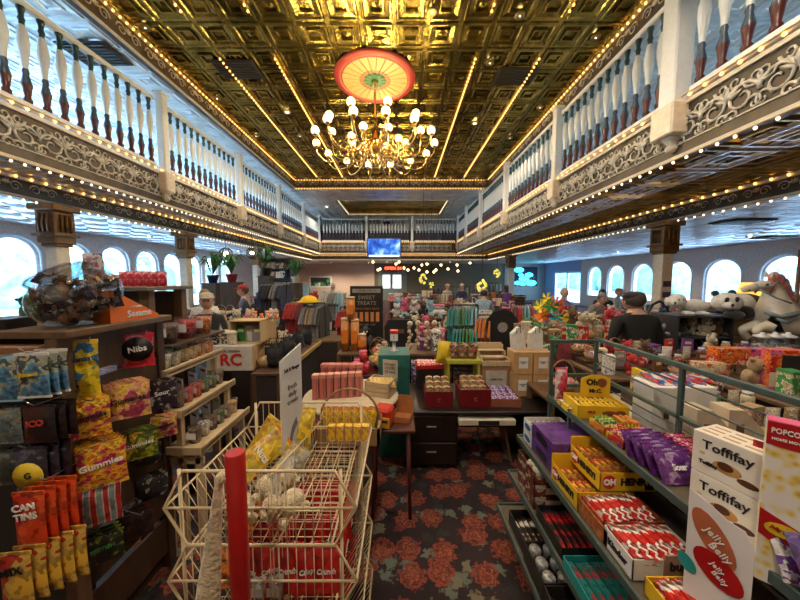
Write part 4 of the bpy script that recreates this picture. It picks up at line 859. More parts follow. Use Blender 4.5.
fillbars(YBR,'yellow wrapped bar inside the yellow tray on the top right shelf','candy bar','bars in the yellow top shelf tray',-.14,.14,0,.03,.19,.031,.02,-.12,2,org=(1.285,1.93,ZS))
fillbars(two('yellow','brown','white',40),'loose yellow bar in front of the yellow tray on the top right shelf','candy bar','loose yellow bars',-.06,.03,0,.004,.15,.03,.018,-.1,2,org=(1.165,1.98,ZS))
o=lay('pink_packet','pink and white pointed packet at the far end of the top right shelf','candy packet',1.17,2.13,ZS+.12,.10,.24,.05,prt('pink_white_pack',[(.65,.04,.12),(.72,.10,.2),(.75,.6,.6)],8,kind='noise'),(0,0,.2))
# gum cartons
def gum(lbl,x,y,m1,m2,w=.085,l=.15,h=.06,rz=0,n=4):
    tray('gum_tray',lbl,'display tray',(x,y,ZS),rz,w,l,h*.7,m1,txt=None)
    fillbars(m2,lbl.replace('open','').split(' tray')[0]+' packet standing in its open tray','gum packet','packets in '+lbl,-w/2+.006,w/2-.006,0,.006,l*.9,.018,h,rz,1,org=(x,y,ZS))
gum('green and yellow open gum tray on the top right shelf',1.205,1.70,prt('g1',[PAL['yellow'],PAL['orange'],PAL['red']],30),two('green','yellow','white',40),.11,.13)
gum('orange open gum tray beside the green gum tray',1.325,1.70,prt('g1',[PAL['yellow'],PAL['orange'],PAL['red']],30),two('orange','green','yellow',40),.11,.13)
gum('red open gum tray in front of the green gum tray',1.205,1.55,prt('g2',[PAL['yellow'],PAL['red'],PAL['purple']],30),two('red','white','orange',40),.11,.13)
gum('pale red open gum tray in front of the orange gum tray',1.325,1.55,prt('g2',[PAL['yellow'],PAL['red'],PAL['purple']],30),two('pink','white','red',40),.11,.13)
PUB=prt('purple_pack',[(.09,.015,.15),(.14,.03,.22),(.35,.25,.42)],16,kind='noise')
for k in range(7): lay('purple_packet','purple shiny sweet packet on the top right shelf, %s from the back'%('first','second','third','fourth','fifth','sixth','seventh')[k],'candy packet',1.20+.015*(k%2),1.44-.032*k,ZS+.065,.17,.13,.03,PUB,(-.5,0,.05),'Sour' if k==6 else None,WHI,k,ts=.2)
for k in range(5): lay('mauve_packet','pale mauve sweet packet behind the purple ones, %s from the back'%('first','second','third','fourth','fifth')[k],'candy packet',1.36,1.42-.04*k,ZS+.06,.12,.12,.03,two('maroon','pink','white',30),(-.5,0,0),None,None,k)
# chocolate cartons standing on the shelf
TW=mat('toffee_white_card',(.80,.74,.64),.4,noise=.04); CH=mat('chocolate_brown',(.10,.03,.012),.3); CAR=mat('caramel',(.55,.28,.08),.35)
def toff(z,label):
    t=thing('chocolate_carton',label,'carton',(1.12,1.105,z),-1.28); w,d,h=.19,.13,.155    # local +x runs towards the camera-right, front (-y) faces left
    MB().box((0,0,0),(w,d,h),TW,.002).obj('carton',t); text('Toffifay',.046,BLK,t,(.098,-.002,.112),bold=.0004); text('Toffifay',.018,BLK,t,(.05,-.002,.045),bold=.0006)
    MB().ball((.10,-.0,.055),.028,CAR,14,8,(1.4,.06,.75)).obj('caramel_picture',t); MB().ball((.097,-.003,.062),.019,CH,14,8,(1.2,.08,.8)).obj('chocolate_picture',t); MB().ball((.03,-.0,.078),.009,mat('gold_seal',(.6,.5,.2),.5),10,6,(1,.06,.6)).obj('seal',t); MB().ball((.155,-.001,.035),.02,CH,12,6,(1.4,.05,.6)).obj('chocolate_picture',t)
    mb=MB()
    for r in range(3):
        for c in range(3): mb.box((.015+c*.058,.02+r*.036,h),(.06+c*.058,.030+r*.036,h+.001),CAR)
    mb.obj('top_print',t,label='brown printed stripes'); return t
toff(ZS+.158,'white chocolate carton with large black lettering, upper of two on the right shelf'); toff(ZS,'white chocolate carton with black lettering, lower of two on the right shelf')
t=thing('red_pouch','tall dark red stand-up pouch between the white carton and the popcorn box','pouch',(1.255,.93,ZS+.0),-.9); pillow(.15,.335,.05,prt('deep_red_foil',[(.30,.008,.012),(.36,.01,.015),(.25,.006,.01)],6,kind='noise'),seed=3).obj('pouch',t).location=(0,0,.335)
MB().box((-.05,-.002,.34),(.05,.002,.37),mat('pouch_top',(.3,.008,.012),.4)).obj('hang_tab',t)
# jelly bean header box
JB=mat('bean_box_white',(.80,.76,.74),.35,noise=.03); JR=mat('bean_red',(.45,.01,.012),.3); JO=mat('bean_orange_brown',(.50,.14,.06),.35)
a=P(690,488,1.0); b=P(756,545,.87); L=(b-a).to_2d().length; ang=math.atan2(b.y-a.y,b.x-a.x); zb0=ZS-.12
t=thing('jelly_bean_box','white display box with red bean pictures and curved side in the right corner','display box',(a.x,a.y,0),ang); ht=a.z; hb=P(756,548,.87).z
pl=[(0,ZS),(L,ZS),(L,hb-.03),(L*.97,hb+.0),(L*.85,hb+.035),(L*.6,ht-.055),(L*.35,ht-.028),(0,ht)]
pl=[(0,.86),(L,.86)]+pl[2:]
MB().prism(pl,-.003,JB).obj('side_card',t); MB().box((0,.003,ZS+.001),(L,.12,ZS+.008),JB).obj('base',t); MB().box((0,.117,ZS+.008),(L,.12,ht-.1),JR).obj('back_card',t)
def bean(cx,cz,r,s,m,rot,nm='bean_picture',dy=-.0035):
    pts=[(cx+r*math.cos(q*PI/10)*math.cos(rot)-r*s*math.sin(q*PI/10)*math.sin(rot),cz+r*math.cos(q*PI/10)*math.sin(rot)+r*s*math.sin(q*PI/10)*math.cos(rot)) for q in range(20)]
    return MB().prism(pts,-.001,m,(0,dy,0)).obj(nm,t)
bean(L*.42,ht-.135,.092,.40,JO,-1.05); bean(L*.52,ht-.24,.072,.62,JR,-.75,dy=-.005); bean(L*.04,ht-.27,.035,.6,cm('teal'),-1.0,dy=-.0045)
text('Jelly',.032,WHI,t,(L*.44,-.0075,ht-.125),(PI/2,.6,0)); text('Belly',.032,WHI,t,(L*.54,-.0085,ht-.172),(PI/2,.6,0)); text('Jelly',.022,WHI,t,(L*.52,-.0085,ht-.228),(PI/2,.6,0)); text('Belly',.022,WHI,t,(L*.56,-.0085,ht-.258),(PI/2,.6,0))
PJ=prt('lilac_bag',[(.20,.13,.38),(.28,.2,.48),(.16,.09,.30)],7,kind='noise')
for k in range(4):
    for j in range(3):
        lay('bean_bag','lilac and clear bag of sweets behind the white bean box, row %s, %s'%(('one','two','three','four')[k],('left','middle','right')[j]),'sweet bag',1.09+.02*k+.085*j,.60+.075*k,ZS+.095,.10,.17,.04,PJ if (j+k)%3 else two('white','purple','maroon',24),(-.55,0,-.2),None,None,k+j)
# popcorn box
a=P(768,420,.86); t=thing('popcorn_box','tall popcorn carton with red top band at the right edge of the photo','carton',(a.x,.86,0),-.82); Hh=a.z
POPM=bpy.data.materials.new('popcorn_print'); POPM.use_nodes=True; _n=POPM.node_tree; _b=_n.nodes['Principled BSDF']; _b.inputs['Roughness'].default_value=.35
_t=_n.nodes.new('ShaderNodeTexCoord'); _v=_n.nodes.new('ShaderNodeTexVoronoi'); _v.inputs['Scale'].default_value=40; _v.feature='SMOOTH_F1'; _r=ramp(_n,[(.0,(.62,.36,.05)),(.25,(.78,.58,.16)),(.40,(.80,.70,.45)),(.48,(.80,.76,.70))]); _n.links.new(_t.outputs['Object'],_v.inputs['Vector']); _n.links.new(_v.outputs['Distance'],_r.inputs[0]); _n.links.new(_r.outputs[0],_b.inputs['Base Color'])
zb1=Hh-.50
MB().box((0,0,zb1),(.22,.05,Hh),POPM,.002).obj('carton',t); MB().prism([(0,-.07),(.22,-.085),(.22,0),(0,0)],.001,JR,(0,-.001,Hh)).obj('top_band',t); MB().box((0,.0,Hh),(.22,.05,Hh+.002),cm('pink')).obj('lid',t)
text('POPCORN',.022,WHI,t,(.045,-.003,Hh-.026),bold=.0004,sx=.72); text('HOME MOVIES',.010,WHI,t,(.042,-.003,Hh-.050),bold=.0003)
MB().prism([(0,-.27),(.22,-.37),(.22,-.46),(0,-.35)],.001,JR,(0,-.001,Hh)).obj('bottom_band',t); bb=MB().prism([(.045+.035*math.cos(q*PI/8),-.32+.02*math.sin(q*PI/8)) for q in range(16)],.002,cm('yellow'),(0,-.003,Hh)); bb.obj('badge',t); text('Jelly Belly',.012,JR,t,(.045,-.006,Hh-.32),(PI/2,.3,0),bold=.0006)
# ---- tier two : OH HENRY etc
ITM=prt('henry_bar',[(.80,.52,.05),(.35,.12,.03),(.75,.45,.03),(.60,.04,.02)],32)
for k,(ox,oy,z,lb) in enumerate(((1.06,1.60,.80,'lower of two on the second shelf'),(1.17,1.60,.905,'upper of two on the second shelf'))):
    t=tray('display_tray','yellow chocolate bar tray with red badge, '+lb,'display tray',(ox,oy,z),0,.29,.27,.10,OH,inn=CARD)
    text('HENRY!',.052,BLK,t,(.045,-.138,.052),bold=.0022,sx=.95); MB().cyl((-.098,-.1385,.052),(-.098,-.135,.052),.036,OHR,18).obj('round_badge',t); text('OH',.042,WHI,t,(-.098,-.140,.052),bold=.002)
    text('HENRY!',.046,BLK,t,(-.148,-.025,.052),(PI/2,0,-PI/2),bold=.0022,sx=.95); MB().cyl((-.1485,.085,.052),(-.145,.085,.052),.034,OHR,18).obj('round_badge',t); text('OH',.038,WHI,t,(-.150,.085,.052),(PI/2,0,-PI/2),bold=.002)
    MB().box((-.145,.13,.08),(.145,.135,.15),OH if k==0 else OH).obj('back_flap',t); MB().box((.085,-.1375,.01),(.13,-.136,.035),BLK).obj('barcode_panel',t)
    fillbars(ITM,'yellow and brown chocolate bar in the %s yellow tray'%('lower','upper')[k],'chocolate bar','bars in the %s yellow tray'%('lower','upper')[k],-.13,.135,0,.02,.12,.036,.026,0,3 if k else 2,org=(ox,oy,z),rows=2)
# purple cartons and white-blue cartons
PUC=prt('purple_card',[(.10,.03,.20),(.13,.045,.25),(.085,.025,.17)],5,kind='noise'); 
for k in range(2):
    t=thing('purple_carton','deep purple flat carton, %s of two behind the yellow trays'%('lower','upper')[k],'carton',(1.075,1.885,.80+k*.10),0); MB().box((-.15,-.14,0),(.15,.14,.098),PUC,.002).obj('carton',t); MB().box((-.15,.02,.098),(.15,.025,.0995),cm('purple')).obj('seam',t); MB().prism([(.08*math.cos(q*PI/8),.03*math.sin(q*PI/8)) for q in range(16)],.001,BLK,(-.1515,0,.05),(0,-1,0),(0,0,1)).obj('emblem',t)
for k in range(2):
    t=tray('white_tray','white tray with blue oval emblems and grey packets, %s of two at the far end'%('lower','upper')[k],'display tray',(1.06,2.10,.80+k*.085),0,.27,.14,.08,WHP); MB().prism([(.05*math.cos(q*PI/8),.02*math.sin(q*PI/8)) for q in range(16)],.001,cm('blue'),(-.1365,0,.04),(0,-1,0),(0,0,1)).obj('emblem',t)
    t2=MB().prism([(.08*math.cos(q*PI/8),.022*math.sin(q*PI/8)) for q in range(16)],.001,cm('blue'),(0,-.0715,.04)).obj('emblem',t)
fillbars(prt('grey_foil',[(.45,.42,.36),(.25,.22,.18),(.10,.08,.07)],20,metal=.3),'grey and tan packet in the upper white tray','candy packet','packets in the upper white tray',-.12,.12,0,.03,.12,.045,.02,0,2,org=(1.06,2.10,.885))
# red bars in trays: kinder style
KB=prt('red_white_bar',[(.60,.02,.015),(.62,.03,.02),(.78,.74,.70),(.18,.06,.03)],14,kind='noise'); KR=prt('red_tray_print',[(.45,.04,.02),(.60,.10,.04),(.25,.08,.04)],14,kind='noise')
for k,(x,y,n_) in enumerate(((1.05,1.375,'behind'),(1.04,1.19,'in front'))):
    w_=.28; t=tray('chocolate_tray','open tray of red and white chocolate bars on the second shelf, the one %s'%n_,'display tray',(x+.02,y,.80),0,w_,.17,.09,KR if k==0 else WHP,txt=None)
    fillbars(KB,'red and white chocolate bar in the tray %s on the second shelf'%n_,'chocolate bar','red bars in the tray '+n_,-.13,.13,0,.01,.165,.034,.024,0,4,org=(x+.02,y,.80),jit=.012)
    if k==1: MB().box((-.02,-.093,0),(.14,-.087,.115),mat('bar_front_brown',(.34,.2,.14),.6)).obj('front_card',t); text('bueno',.05,BLK,t,(.06,-.095,.07),bold=.0015)
    text('Kinder',.04,BLK if k else WHI,t,(-.1415,0,.045),(PI/2,0,-PI/2),bold=.002)
t=tray('chocolate_tray','orange-brown open chocolate tray under the front yellow tray','display tray',(.965,1.36,.80),0,.09,.22,.075,prt('orange_brown_card',[(.40,.12,.04),(.50,.18,.06)],9,kind='noise')); fillbars(two('maroon','brown','red',30),'red-brown bar in the orange-brown tray','chocolate bar','bars in orange brown tray',-.038,.038,0,.01,.2,.03,.022,0,2,org=(.965,1.36,.80))
t=tray('chocolate_tray','yellow and red tray of small bars at the bottom of the second shelf','display tray',(1.08,.97,.80),0,.30,.18,.07,OH); fillbars(KB,'red and white bar in the front yellow tray','chocolate bar','bars front yellow tray',-.13,.13,0,.01,.16,.03,.022,0,3,org=(1.08,.97,.80))
# ---- tier three (z .52) : brown stacked cartons, dark red, teal
BRC=prt('brown_white_card',[(.12,.03,.02),(.16,.04,.025),(.50,.42,.34)],13,kind='noise')
for k in range(3):
    t=tray('brown_tray','dark brown tray with cream panels under the purple cartons, %s of three'%('bottom','middle','top')[k],'display tray',(1.0,1.95,.52+k*.083),0,.29,.26,.08,BRC); MB().box((-.07,-.133,.02),(.03,-.131,.06),cm('cream')).obj('label_panel',t)
for i in range(4):
    for j in range(2): single(MB().lathe([(.0,0),(.028,.0),(.033,.018),(.0,.02)],prt('cup_foil',[(.6,.55,.45),(.25,.15,.1)],30),14).mesh('cup_sweet'),'chocolate_cup','round chocolate cup in the top dark brown tray, %s row, %s'%(('front','back')[j],NUM[i]),'chocolate','x' and (.90+.06*i,1.88+.07*j,.52+.166+.05),(.1,.2,0),'chocolate cups in the top brown tray')
def lowtray(x,y,z,w,l,h,m,mb_,lbl,grp,n=2,bw=.034,sp=None):
    tray('display_tray',lbl,'display tray',(x,y,z),0,w,l,h,m); fillbars(mb_,grp,'chocolate bar',grp+' group',-w/2+.01,w/2-.01,0,.01,l*.92,bw,.022,0,n,org=(x,y,z))
lowtray(.97,1.62,.52,.24,.30,.07,cm('black'),two('black','maroon','red',16),'black tray of dark red bars on the third shelf','dark red and black bar in the black third shelf tray')
TEA=prt('teal_bar',[(.015,.16,.15),(.02,.20,.19),(.35,.04,.05)],13,kind='noise')
lowtray(.95,1.28,.52,.24,.30,.07,cm('teal'),TEA,'teal tray of teal chocolate bars on the third shelf','teal chocolate bar with red stripe in the third shelf tray',2,.04)
lowtray(1.14,1.62,.52,.08,.3,.10,cm('navy'),two('navy','black','grey',16),'navy blue tray along the back of the third shelf','navy bar in the tray along the back of the third shelf',1,.03)
t=tray('paper_tray','cream and tan open tray at the front of the third shelf','display tray',(1.0,1.03,.56),0,.2,.14,.06,prt('cream_tan_card',[(.5,.42,.25),(.35,.25,.15)],12,kind='noise'))
# ---- tier four (z .25)
lowtray(.90,1.90,.25,.24,.26,.10,cm('black'),two('black','brown','white',20),'black tray of brown bars on the bottom shelf, far end','dark bar in the far bottom shelf tray')
t=tray('display_tray','black tray of silver-topped discs on the bottom shelf','display tray',(.87,1.62,.25),0,.20,.26,.12,cm('black'))
SV=prt('silver_disc',[(.55,.55,.56),(.35,.35,.36),(.10,.09,.1)],26,metal=.2)
for i in range(2):
    for j in range(3): single(MB().lathe([(0,0),(.034,0),(.036,.05),(.03,.06),(0,.062)],SV,14).mesh('tin'),'silver_tin','silver-topped tin in the black bottom shelf tray, %s column, %s'%(('left','right')[i],NUM[j]),'tin',(.825+.085*i,1.545+.085*j,.30),(0,0,0),'silver tins in the black tray')
lowtray(.87,1.33,.25,.22,.28,.13,cm('black'),two('black','black','tan',14),'black tray of black packets on the bottom shelf, nearer','black packet in the nearer bottom shelf tray',3)
lowtray(.87,1.03,.25,.22,.28,.13,cm('black'),two('maroon','black','purple',14),'dark plum tray of packets at the front of the bottom shelf','plum coloured packet in the front bottom shelf tray',3)
lowtray(.98,1.20,.0,.5,.8,.1,cm('black'),two('black','maroon','brown',14),'dark tray on the floor beneath the bottom shelf','dark packet in the floor tray',1,.05) if 0 else None
# ================================================================ DESK IN THE MIDDLE
DY=3.0; dz=H-135/300*DY*1.02
dk=thing('desk','black-brown kneehole desk with drawers in the middle of the aisle','desk',(.85,DY+.4,0))
xa=P(402,413,DY).x; xb=P(572,413,DY).x; 
def dbx(name,a,b,m,bev=.003): return MB().box((a[0]-.85,a[1]-DY-.4,a[2]),(b[0]-.85,b[1]-DY-.4,b[2]),m,bev).obj(name,dk)
dbx('desk_top',(xa,DY,dz-.035),(xb,DY+.85,dz),W_B,.006)
x1=P(458,440,DY).x; x2=P(528,440,DY).x
dbx('pedestal',(xa+.03,DY+.03,.02),(x1,DY+.8,dz-.035),W_B); dbx('pedestal',(x2,DY+.03,.02),(xb-.02,DY+.8,dz-.035),W_B); dbx('modesty_panel',(x1,DY+.7,.1),(x2,DY+.72,dz-.035),W_B)
for (a,b) in((xa+.05,x1-.02),(x2+.02,xb-.04)):
    for z0,z1 in((.05,.28),(.30,dz-.05)):
        d=dbx('drawer',(a,DY+.012,z0),(b,DY+.03,z1),W_B,.004); MB().box(((a+b)/2-.05-.85,-.4-.006,(z0+z1)/2+.02),((a+b)/2+.05-.85,-.4+.012,(z0+z1)/2+.03),mat('dull_nickel',(.35,.33,.3),.3,.8),.002).obj('handle',d)
q0=P(459,419,DY-.03);q1=P(516,424,DY-.03)
d=dbx('keyboard_tray',(q0.x,DY-.03,q1.z-.02),(q1.x,DY+.3,q0.z-.01),mat('cream_plastic',(.62,.56,.42),.45),.006); MB().box((q0.x+.2-.85,-.433,q1.z-.012),(q1.x-.17-.85,-.43,q0.z-.02),cm('black')).obj('handle_slot',d)
# under the desk: glass vase and a leaning board
t=thing('glass_vase','clear glass vase standing on the carpet under the desk','vase',((x1+x2)/2-.02,DY+.3,0)); MB().lathe([(.03,0),(.05,.02),(.02,.08),(.06,.2),(.08,.32),(.075,.33)],glass('bowl_glass'),14).obj('vase',t)
t=thing('leaning_board','brown board leaning under the desk on the right','board',(x2-.12,DY+.25,0)); t.rotation_euler=(0,-.2,0); MB().box((-.01,-.12,0),(.01,.12,.38),W_M).obj('board',t)
def sticker_bags(lbl,cx,cy,z,nx,ny,m=CARD):
    for i in range(nx):
        for j in range(ny):
            o=thing('gift_packet','brown packet with white sticker %s, %s row, %s'%(lbl,('front','middle','back')[j],('left','centre left','middle','right')[i] if nx>2 else ('left','right')[i]),'packet',(cx+(i-(nx-1)/2)*.088,cy+j*.075,z+.03*j),0)
            MB().prism([(-.04,0),(.04,0),(.037,.12),(0,.13),(-.037,.12)],-.05,prt('brown_packet',[(.40,.24,.12),(.48,.32,.18),(.6,.48,.34)],18),(0,0,0)).obj('packet',o); MB().box((-.028,-.003,.04),(.028,-.0005,.08),WHP).obj('sticker',o)
MRN=mat('maroon_tub',(.17,.008,.014),.35)
def tub(u0,u1,v1,v0,label,nx,ny,lbl):
    y=DY+.1; a=P(u0,v1,y); b=P(u1,v1,y); w=b.x-a.x; h=P(u0,v0,y).z-a.z; cx=(a.x+b.x)/2; z=dz
    t=thing('red_tub',label,'tub',(cx,y+.14,z)); mb=MB(); mb.box((-w/2,-.13,0),(w/2,.13,.008),MRN); 
    for aa,bb in(((-w/2,-.14,0),(w/2,-.13,h)),((-w/2,.13,0),(w/2,.14,h)),((-w/2,-.13,0),(-w/2+.01,.13,h)),((w/2-.01,-.13,0),(w/2,.13,h))): mb.box(aa,bb,MRN,.002)
    mb.obj('tub',t); text('C',.05,mat('tub_mark',(.4,.15,.15),.5),t,(0,-.142,h*.45)); sticker_bags(lbl,cx,y+.05,z+h*.45,nx,ny)
tub(425,453,409,393,'dark red tub of brown packets at the left end of the desk',3,3,'in the left red tub'); tub(460,491,411,393,'dark red tub of brown packets in the middle of the desk',3,3,'in the middle red tub')
t=tray('shallow_box','shallow red-brown box of mauve and white sachets on the desk','box',(P(505,405,DY+.15).x,DY+.27,dz),-.06,.33,.32,.09,mat('redbrown_card',(.30,.09,.05),.6))
for i in range(4):
    for j in range(4): lay('sachet','mauve sachet in the shallow box on the desk, row %s, %s'%(NUM[j],NUM[i]),'sachet',P(505,405,DY+.15).x-.11+.075*i,DY+.17+.07*j,dz+.06+.015*(j),.075,.09,.02,two('purple','white','grey',40),(-1.1,.1*(i-1),.3*(j-1)),None,None,i,'sachets in the shallow box')
# yellow-green crate with sweets bags
a=P(447,394,DY+.5); b=P(480,394,DY+.5); cx=(a.x+b.x)/2; w=b.x-a.x; zt_=P(447,360,DY+.5).z; LIM=mat('lime_plastic',(.42,.42,.04),.45)
t=thing('lime_stand','lime yellow stand carrying bagged sweets behind the red tubs','stand',(cx,DY+.62,dz)); hh=zt_-dz
for x in(-w/2,w/2-.03):
    for y in(-.12,.09): MB().box((x,y,0),(x+.03,y+.03,hh-.04),LIM,.003).obj('leg',t)
MB().box((-w/2-.01,-.13,hh-.05),(w/2+.01,.13,hh),LIM,.005).obj('top',t)
for i in range(3):
    for j in range(2): lay('cookie_bag','clear bag of brown biscuits on the lime stand, %s %s'%(('front','back')[j],('left','middle','right')[i]),'sweet bag',cx-.1+.11*i,DY+.55+.1*j,zt_+.09,.11,.18,.06,prt('biscuit_bag',[(.35,.22,.12),(.55,.42,.3),(.1,.08,.07),(.3,.1,.05)],26),(.1,.1*(i-1),.2*(i-1)),None,None,i)
lay('yellow_bag','bright yellow bag at the left of the lime stand','bag',cx-.23,DY+.62,dz+.47,.16,.28,.1,cm('yellow'),(0,.1,0))
# pine stepped tray on cardboard box
a=P(481,408,DY+.45); b=P(512,386,DY+.45); cx=(P(481,380,DY+.5).x+P(511,380,DY+.5).x)/2; w=.34; z1=P(495,386,DY+.5).z; z2=P(495,366,DY+.5).z
t=thing('cardboard_box','cardboard box with a white printed panel under the pine tray','box',(cx,DY+.66,dz)); hb_=z2-dz; MB().box((-w/2,-.15,0),(w/2,.15,hb_),mat('reddish_card',(.36,.19,.10),.7),.003).obj('carton',t); MB().box((-.12,-.153,.03),(.13,-.151,hb_-.06),mat('printed_panel',(.45,.42,.36),.6)).obj('label_panel',t); text('CANDY MIX',.03,BLK,t,(0,-.155,hb_*.5))
t=thing('pine_tray','empty pale pine stepped display tray on the cardboard box','tray',(cx,DY+.66,z2)); 
for sx in(-1,1): MB().prism([(-.16,0),(.16,0),(.16,.20),(.10,.20),(.10,.14),(.0,.14),(.0,.08),(-.10,.08),(-.16,.05)],.012,W_L,(sx*.16-.006,0,0),(0,1,0),(0,0,1)).obj('side',t)
for y,z in((-.15,.0),(-.05,.07),(.05,.13)): MB().box((-.155,y,z),(.155,y+.1,z+.01),W_L).obj('step',t)
MB().box((-.155,.14,0),(.155,.155,.22),W_L).obj('back',t); MB().box((-.155,-.165,0),(.155,-.15,.06),W_L).obj('front',t)
# four cardboard cartons with stickers and white bags on top
KR2=mat('kraft_card',(.50,.30,.13),.7,noise=.1)
for r in range(2):
    for c in range(2):
        a=P(532+(c-.5)*19,401-22*r,DY+.35); t=carton('kraft_carton','kraft carton with white sticker, %s %s of four on the right of the desk'%(('lower','upper')[r],('left','right')[c]),'carton',(P(532,400,DY+.4).x+(c-.5)*.225,DY+.52,dz+r*.265),.03*(c-.5),.215,.24,.26,KR2); MB().box((-.05,-.123,.07),(.055,-.121,.2),WHP).obj('sticker',t); text('handmade\nfudge',.018,BLK,t,(0,-.1245,.14))
for k in range(2):
    t=thing('white_bag','white paper bag with handles standing on the kraft cartons, %s'%('left','right')[k],'bag',(P(532,400,DY+.4).x-.12+.2*k,DY+.5,dz+.53),.15); t.rotation_euler=(0,-.12+.1*k,.1); MB().prism([(-.08,0),(.08,0),(.075,.22),(.02,.27),(-.075,.2)],-.07,mat('white_paper',(.7,.68,.64),.7),(0,0,0)).obj('bag',t); MB().tube([(-.02,-.004,.2),(-.02,-.004,.26),(.03,-.004,.26),(.03,-.004,.2)],.004,BLK).obj('handle',t)
# red wrapped tray + purple boxes left of the lime stand
a=P(430,385,DY+.6); t=tray('red_tray','bright red foil tray tilted on dark supports behind the left red tub','tray',(a.x,DY+.75,P(430,368,DY+.7).z-.0),.1,.34,.2,.05,cm('red')); MB().box((-.15,-.09,-.45),(.15,.09,0),cm('black')).obj('support',t)
for i in range(5): lay('red_sachet','shiny red sachet in the bright red foil tray, %s'%NUM[i],'sachet',a.x-.12+.06*i,DY+.75,P(430,368,DY+.7).z+.05,.07,.16,.03,prt('red_foil_bits',[(.6,.02,.04),(.7,.05,.08),(.7,.4,.4)],30),(-1.2,0,.2*i),None,None,i,'sachets in the bright red tray')
q=P(425,358,DY+1.2); t=carton('purple_box','purple patterned box behind the bright red tray','box',(q.x,DY+1.1,0),0,.4,.3,q.z-0,two('purple','white','navy',20))
# ================================================================ SHOP FLOOR GOODS
MESH={}
def cached(key,fn):
    if key not in MESH: MESH[key]=fn()
    return MESH[key]
def part(o,name,me,loc=(0,0,0)):
    c=bpy.data.objects.new(name,me); COL.objects.link(c); c.parent=o; c.location=loc; return c
def L(prof,m,seg=14): return MB().lathe(prof,m,seg)
def it_box(o,c,s,r):
    m=two(c,r.choice(['white','cream','black']),r.choice(['gold' if 0 else 'tan','red','grey']),26); k=r.randrange(3); w,d,h=[(.16,.1,.2),(.22,.14,.12),(.12,.12,.26)][k]
    part(o,'carton',cached(('bx',c,k,m.name),lambda:MB().box((-w/2,-d/2,0),(w/2,d/2,h),m,.004).mesh('carton'))); part(o,'lid',cached(('lid',c,k),lambda:MB().box((-w/2-.003,-d/2-.003,h-.02),(w/2+.003,d/2+.003,h+.004),cm(c)).mesh('lid')))
def it_jar(o,c,s,r):
    part(o,'jar',cached(('jar',c),lambda:L([(.04,0),(.055,.01),(.055,.12),(.04,.14)],two(c,'cream',None,40)).mesh('jar'))); part(o,'lid',cached(('jl',),lambda:L([(.045,.14),(.045,.165),(0,.17)],cm('silver')).mesh('lid')))
def it_plush(o,c,s,r):
    m=fab(c)
    part(o,'body',cached(('pl',c),lambda:MB().ball((0,0,.09),.08,m,10,7,(1,.8,1.15)).ball((0,-.03,.22),.065,m,10,7).ball((0,-.09,.205),.028,m,8,5).ball((-.06,-.09,.03),.035,m,8,5,(1,1.5,.9)).ball((.06,-.09,.03),.035,m,8,5,(1,1.5,.9)).ball((-.085,-.03,.13),.028,m,8,5,(1,1,1.8)).ball((.085,-.03,.13),.028,m,8,5,(1,1,1.8)).mesh('body')))
    part(o,'ears',cached(('plE',c),lambda:MB().ball((-.05,-.02,.28),.024,m,8,5).ball((.05,-.02,.28),.024,m,8,5).mesh('ears'))); part(o,'face',cached(('plF',),lambda:MB().ball((-.025,-.09,.235),.008,BLK,6,4).ball((.025,-.09,.235),.008,BLK,6,4).ball((0,-.118,.21),.01,BLK,6,4).mesh('face')))
def it_mug(o,c,s,r):
    part(o,'cup',cached(('mg',c),lambda:L([(.035,0),(.042,.01),(.042,.1),(.036,.1),(.034,.02),(0,.02)],cm(c)).mesh('cup'))); part(o,'handle',cached(('mh',c),lambda:MB().tube([(.04,0,.08),(.07,0,.075),(.072,0,.04),(.04,0,.025)],.007,cm(c),6).mesh('handle')))
def it_bottle(o,c,s,r):
    part(o,'bottle',cached(('bt',c),lambda:L([(.03,0),(.036,.01),(.036,.14),(.014,.19),(.014,.23)],cm(c,.2)).mesh('bottle'))); part(o,'cap',cached(('bc',),lambda:L([(.017,.23),(.017,.255),(0,.256)],cm('black')).mesh('cap'))); part(o,'label_band',cached(('bl',),lambda:L([(.037,.05),(.037,.11)],WHP).mesh('label_band')))
def it_shirt(o,c,s,r):
    k=r.randrange(2)
    part(o,'folded_shirt',cached(('fs',c),lambda:MB().box((-.14,-.17,0),(.14,.17,.035),fab(c),.012).mesh('folded_shirt'))); part(o,'collar',cached(('fc',c),lambda:MB().tube([(-.05,-.14,.036),(-.03,-.1,.042),(.03,-.1,.042),(.05,-.14,.036)],.008,fab(c),6).mesh('collar')))
def it_hat(o,c,s,r):
    part(o,'crown',cached(('hc',c),lambda:L([(.085,0),(.085,.05),(.06,.09),(0,.105)],fab(c)).mesh('crown'))); part(o,'brim',cached(('hb',c),lambda:MB().ball((0,-.1,.008),.08,fab(c),12,5,(1,.9,.08)).mesh('brim')))
def it_frame(o,c,s,r):
    part(o,'frame',cached(('fr',c),lambda:MB().box((-.1,-.01,0),(.1,.01,.02),cm(c)).box((-.1,-.01,.22),(.1,.01,.24),cm(c)).box((-.1,-.01,.02),(-.08,.01,.22),cm(c)).box((.08,-.01,.02),(.1,.01,.22),cm(c)).mesh('frame'))); part(o,'picture',cached(('pp',c),lambda:MB().box((-.08,-.003,.02),(.08,.003,.22),two('cream',c,'blue',10)).mesh('picture')))
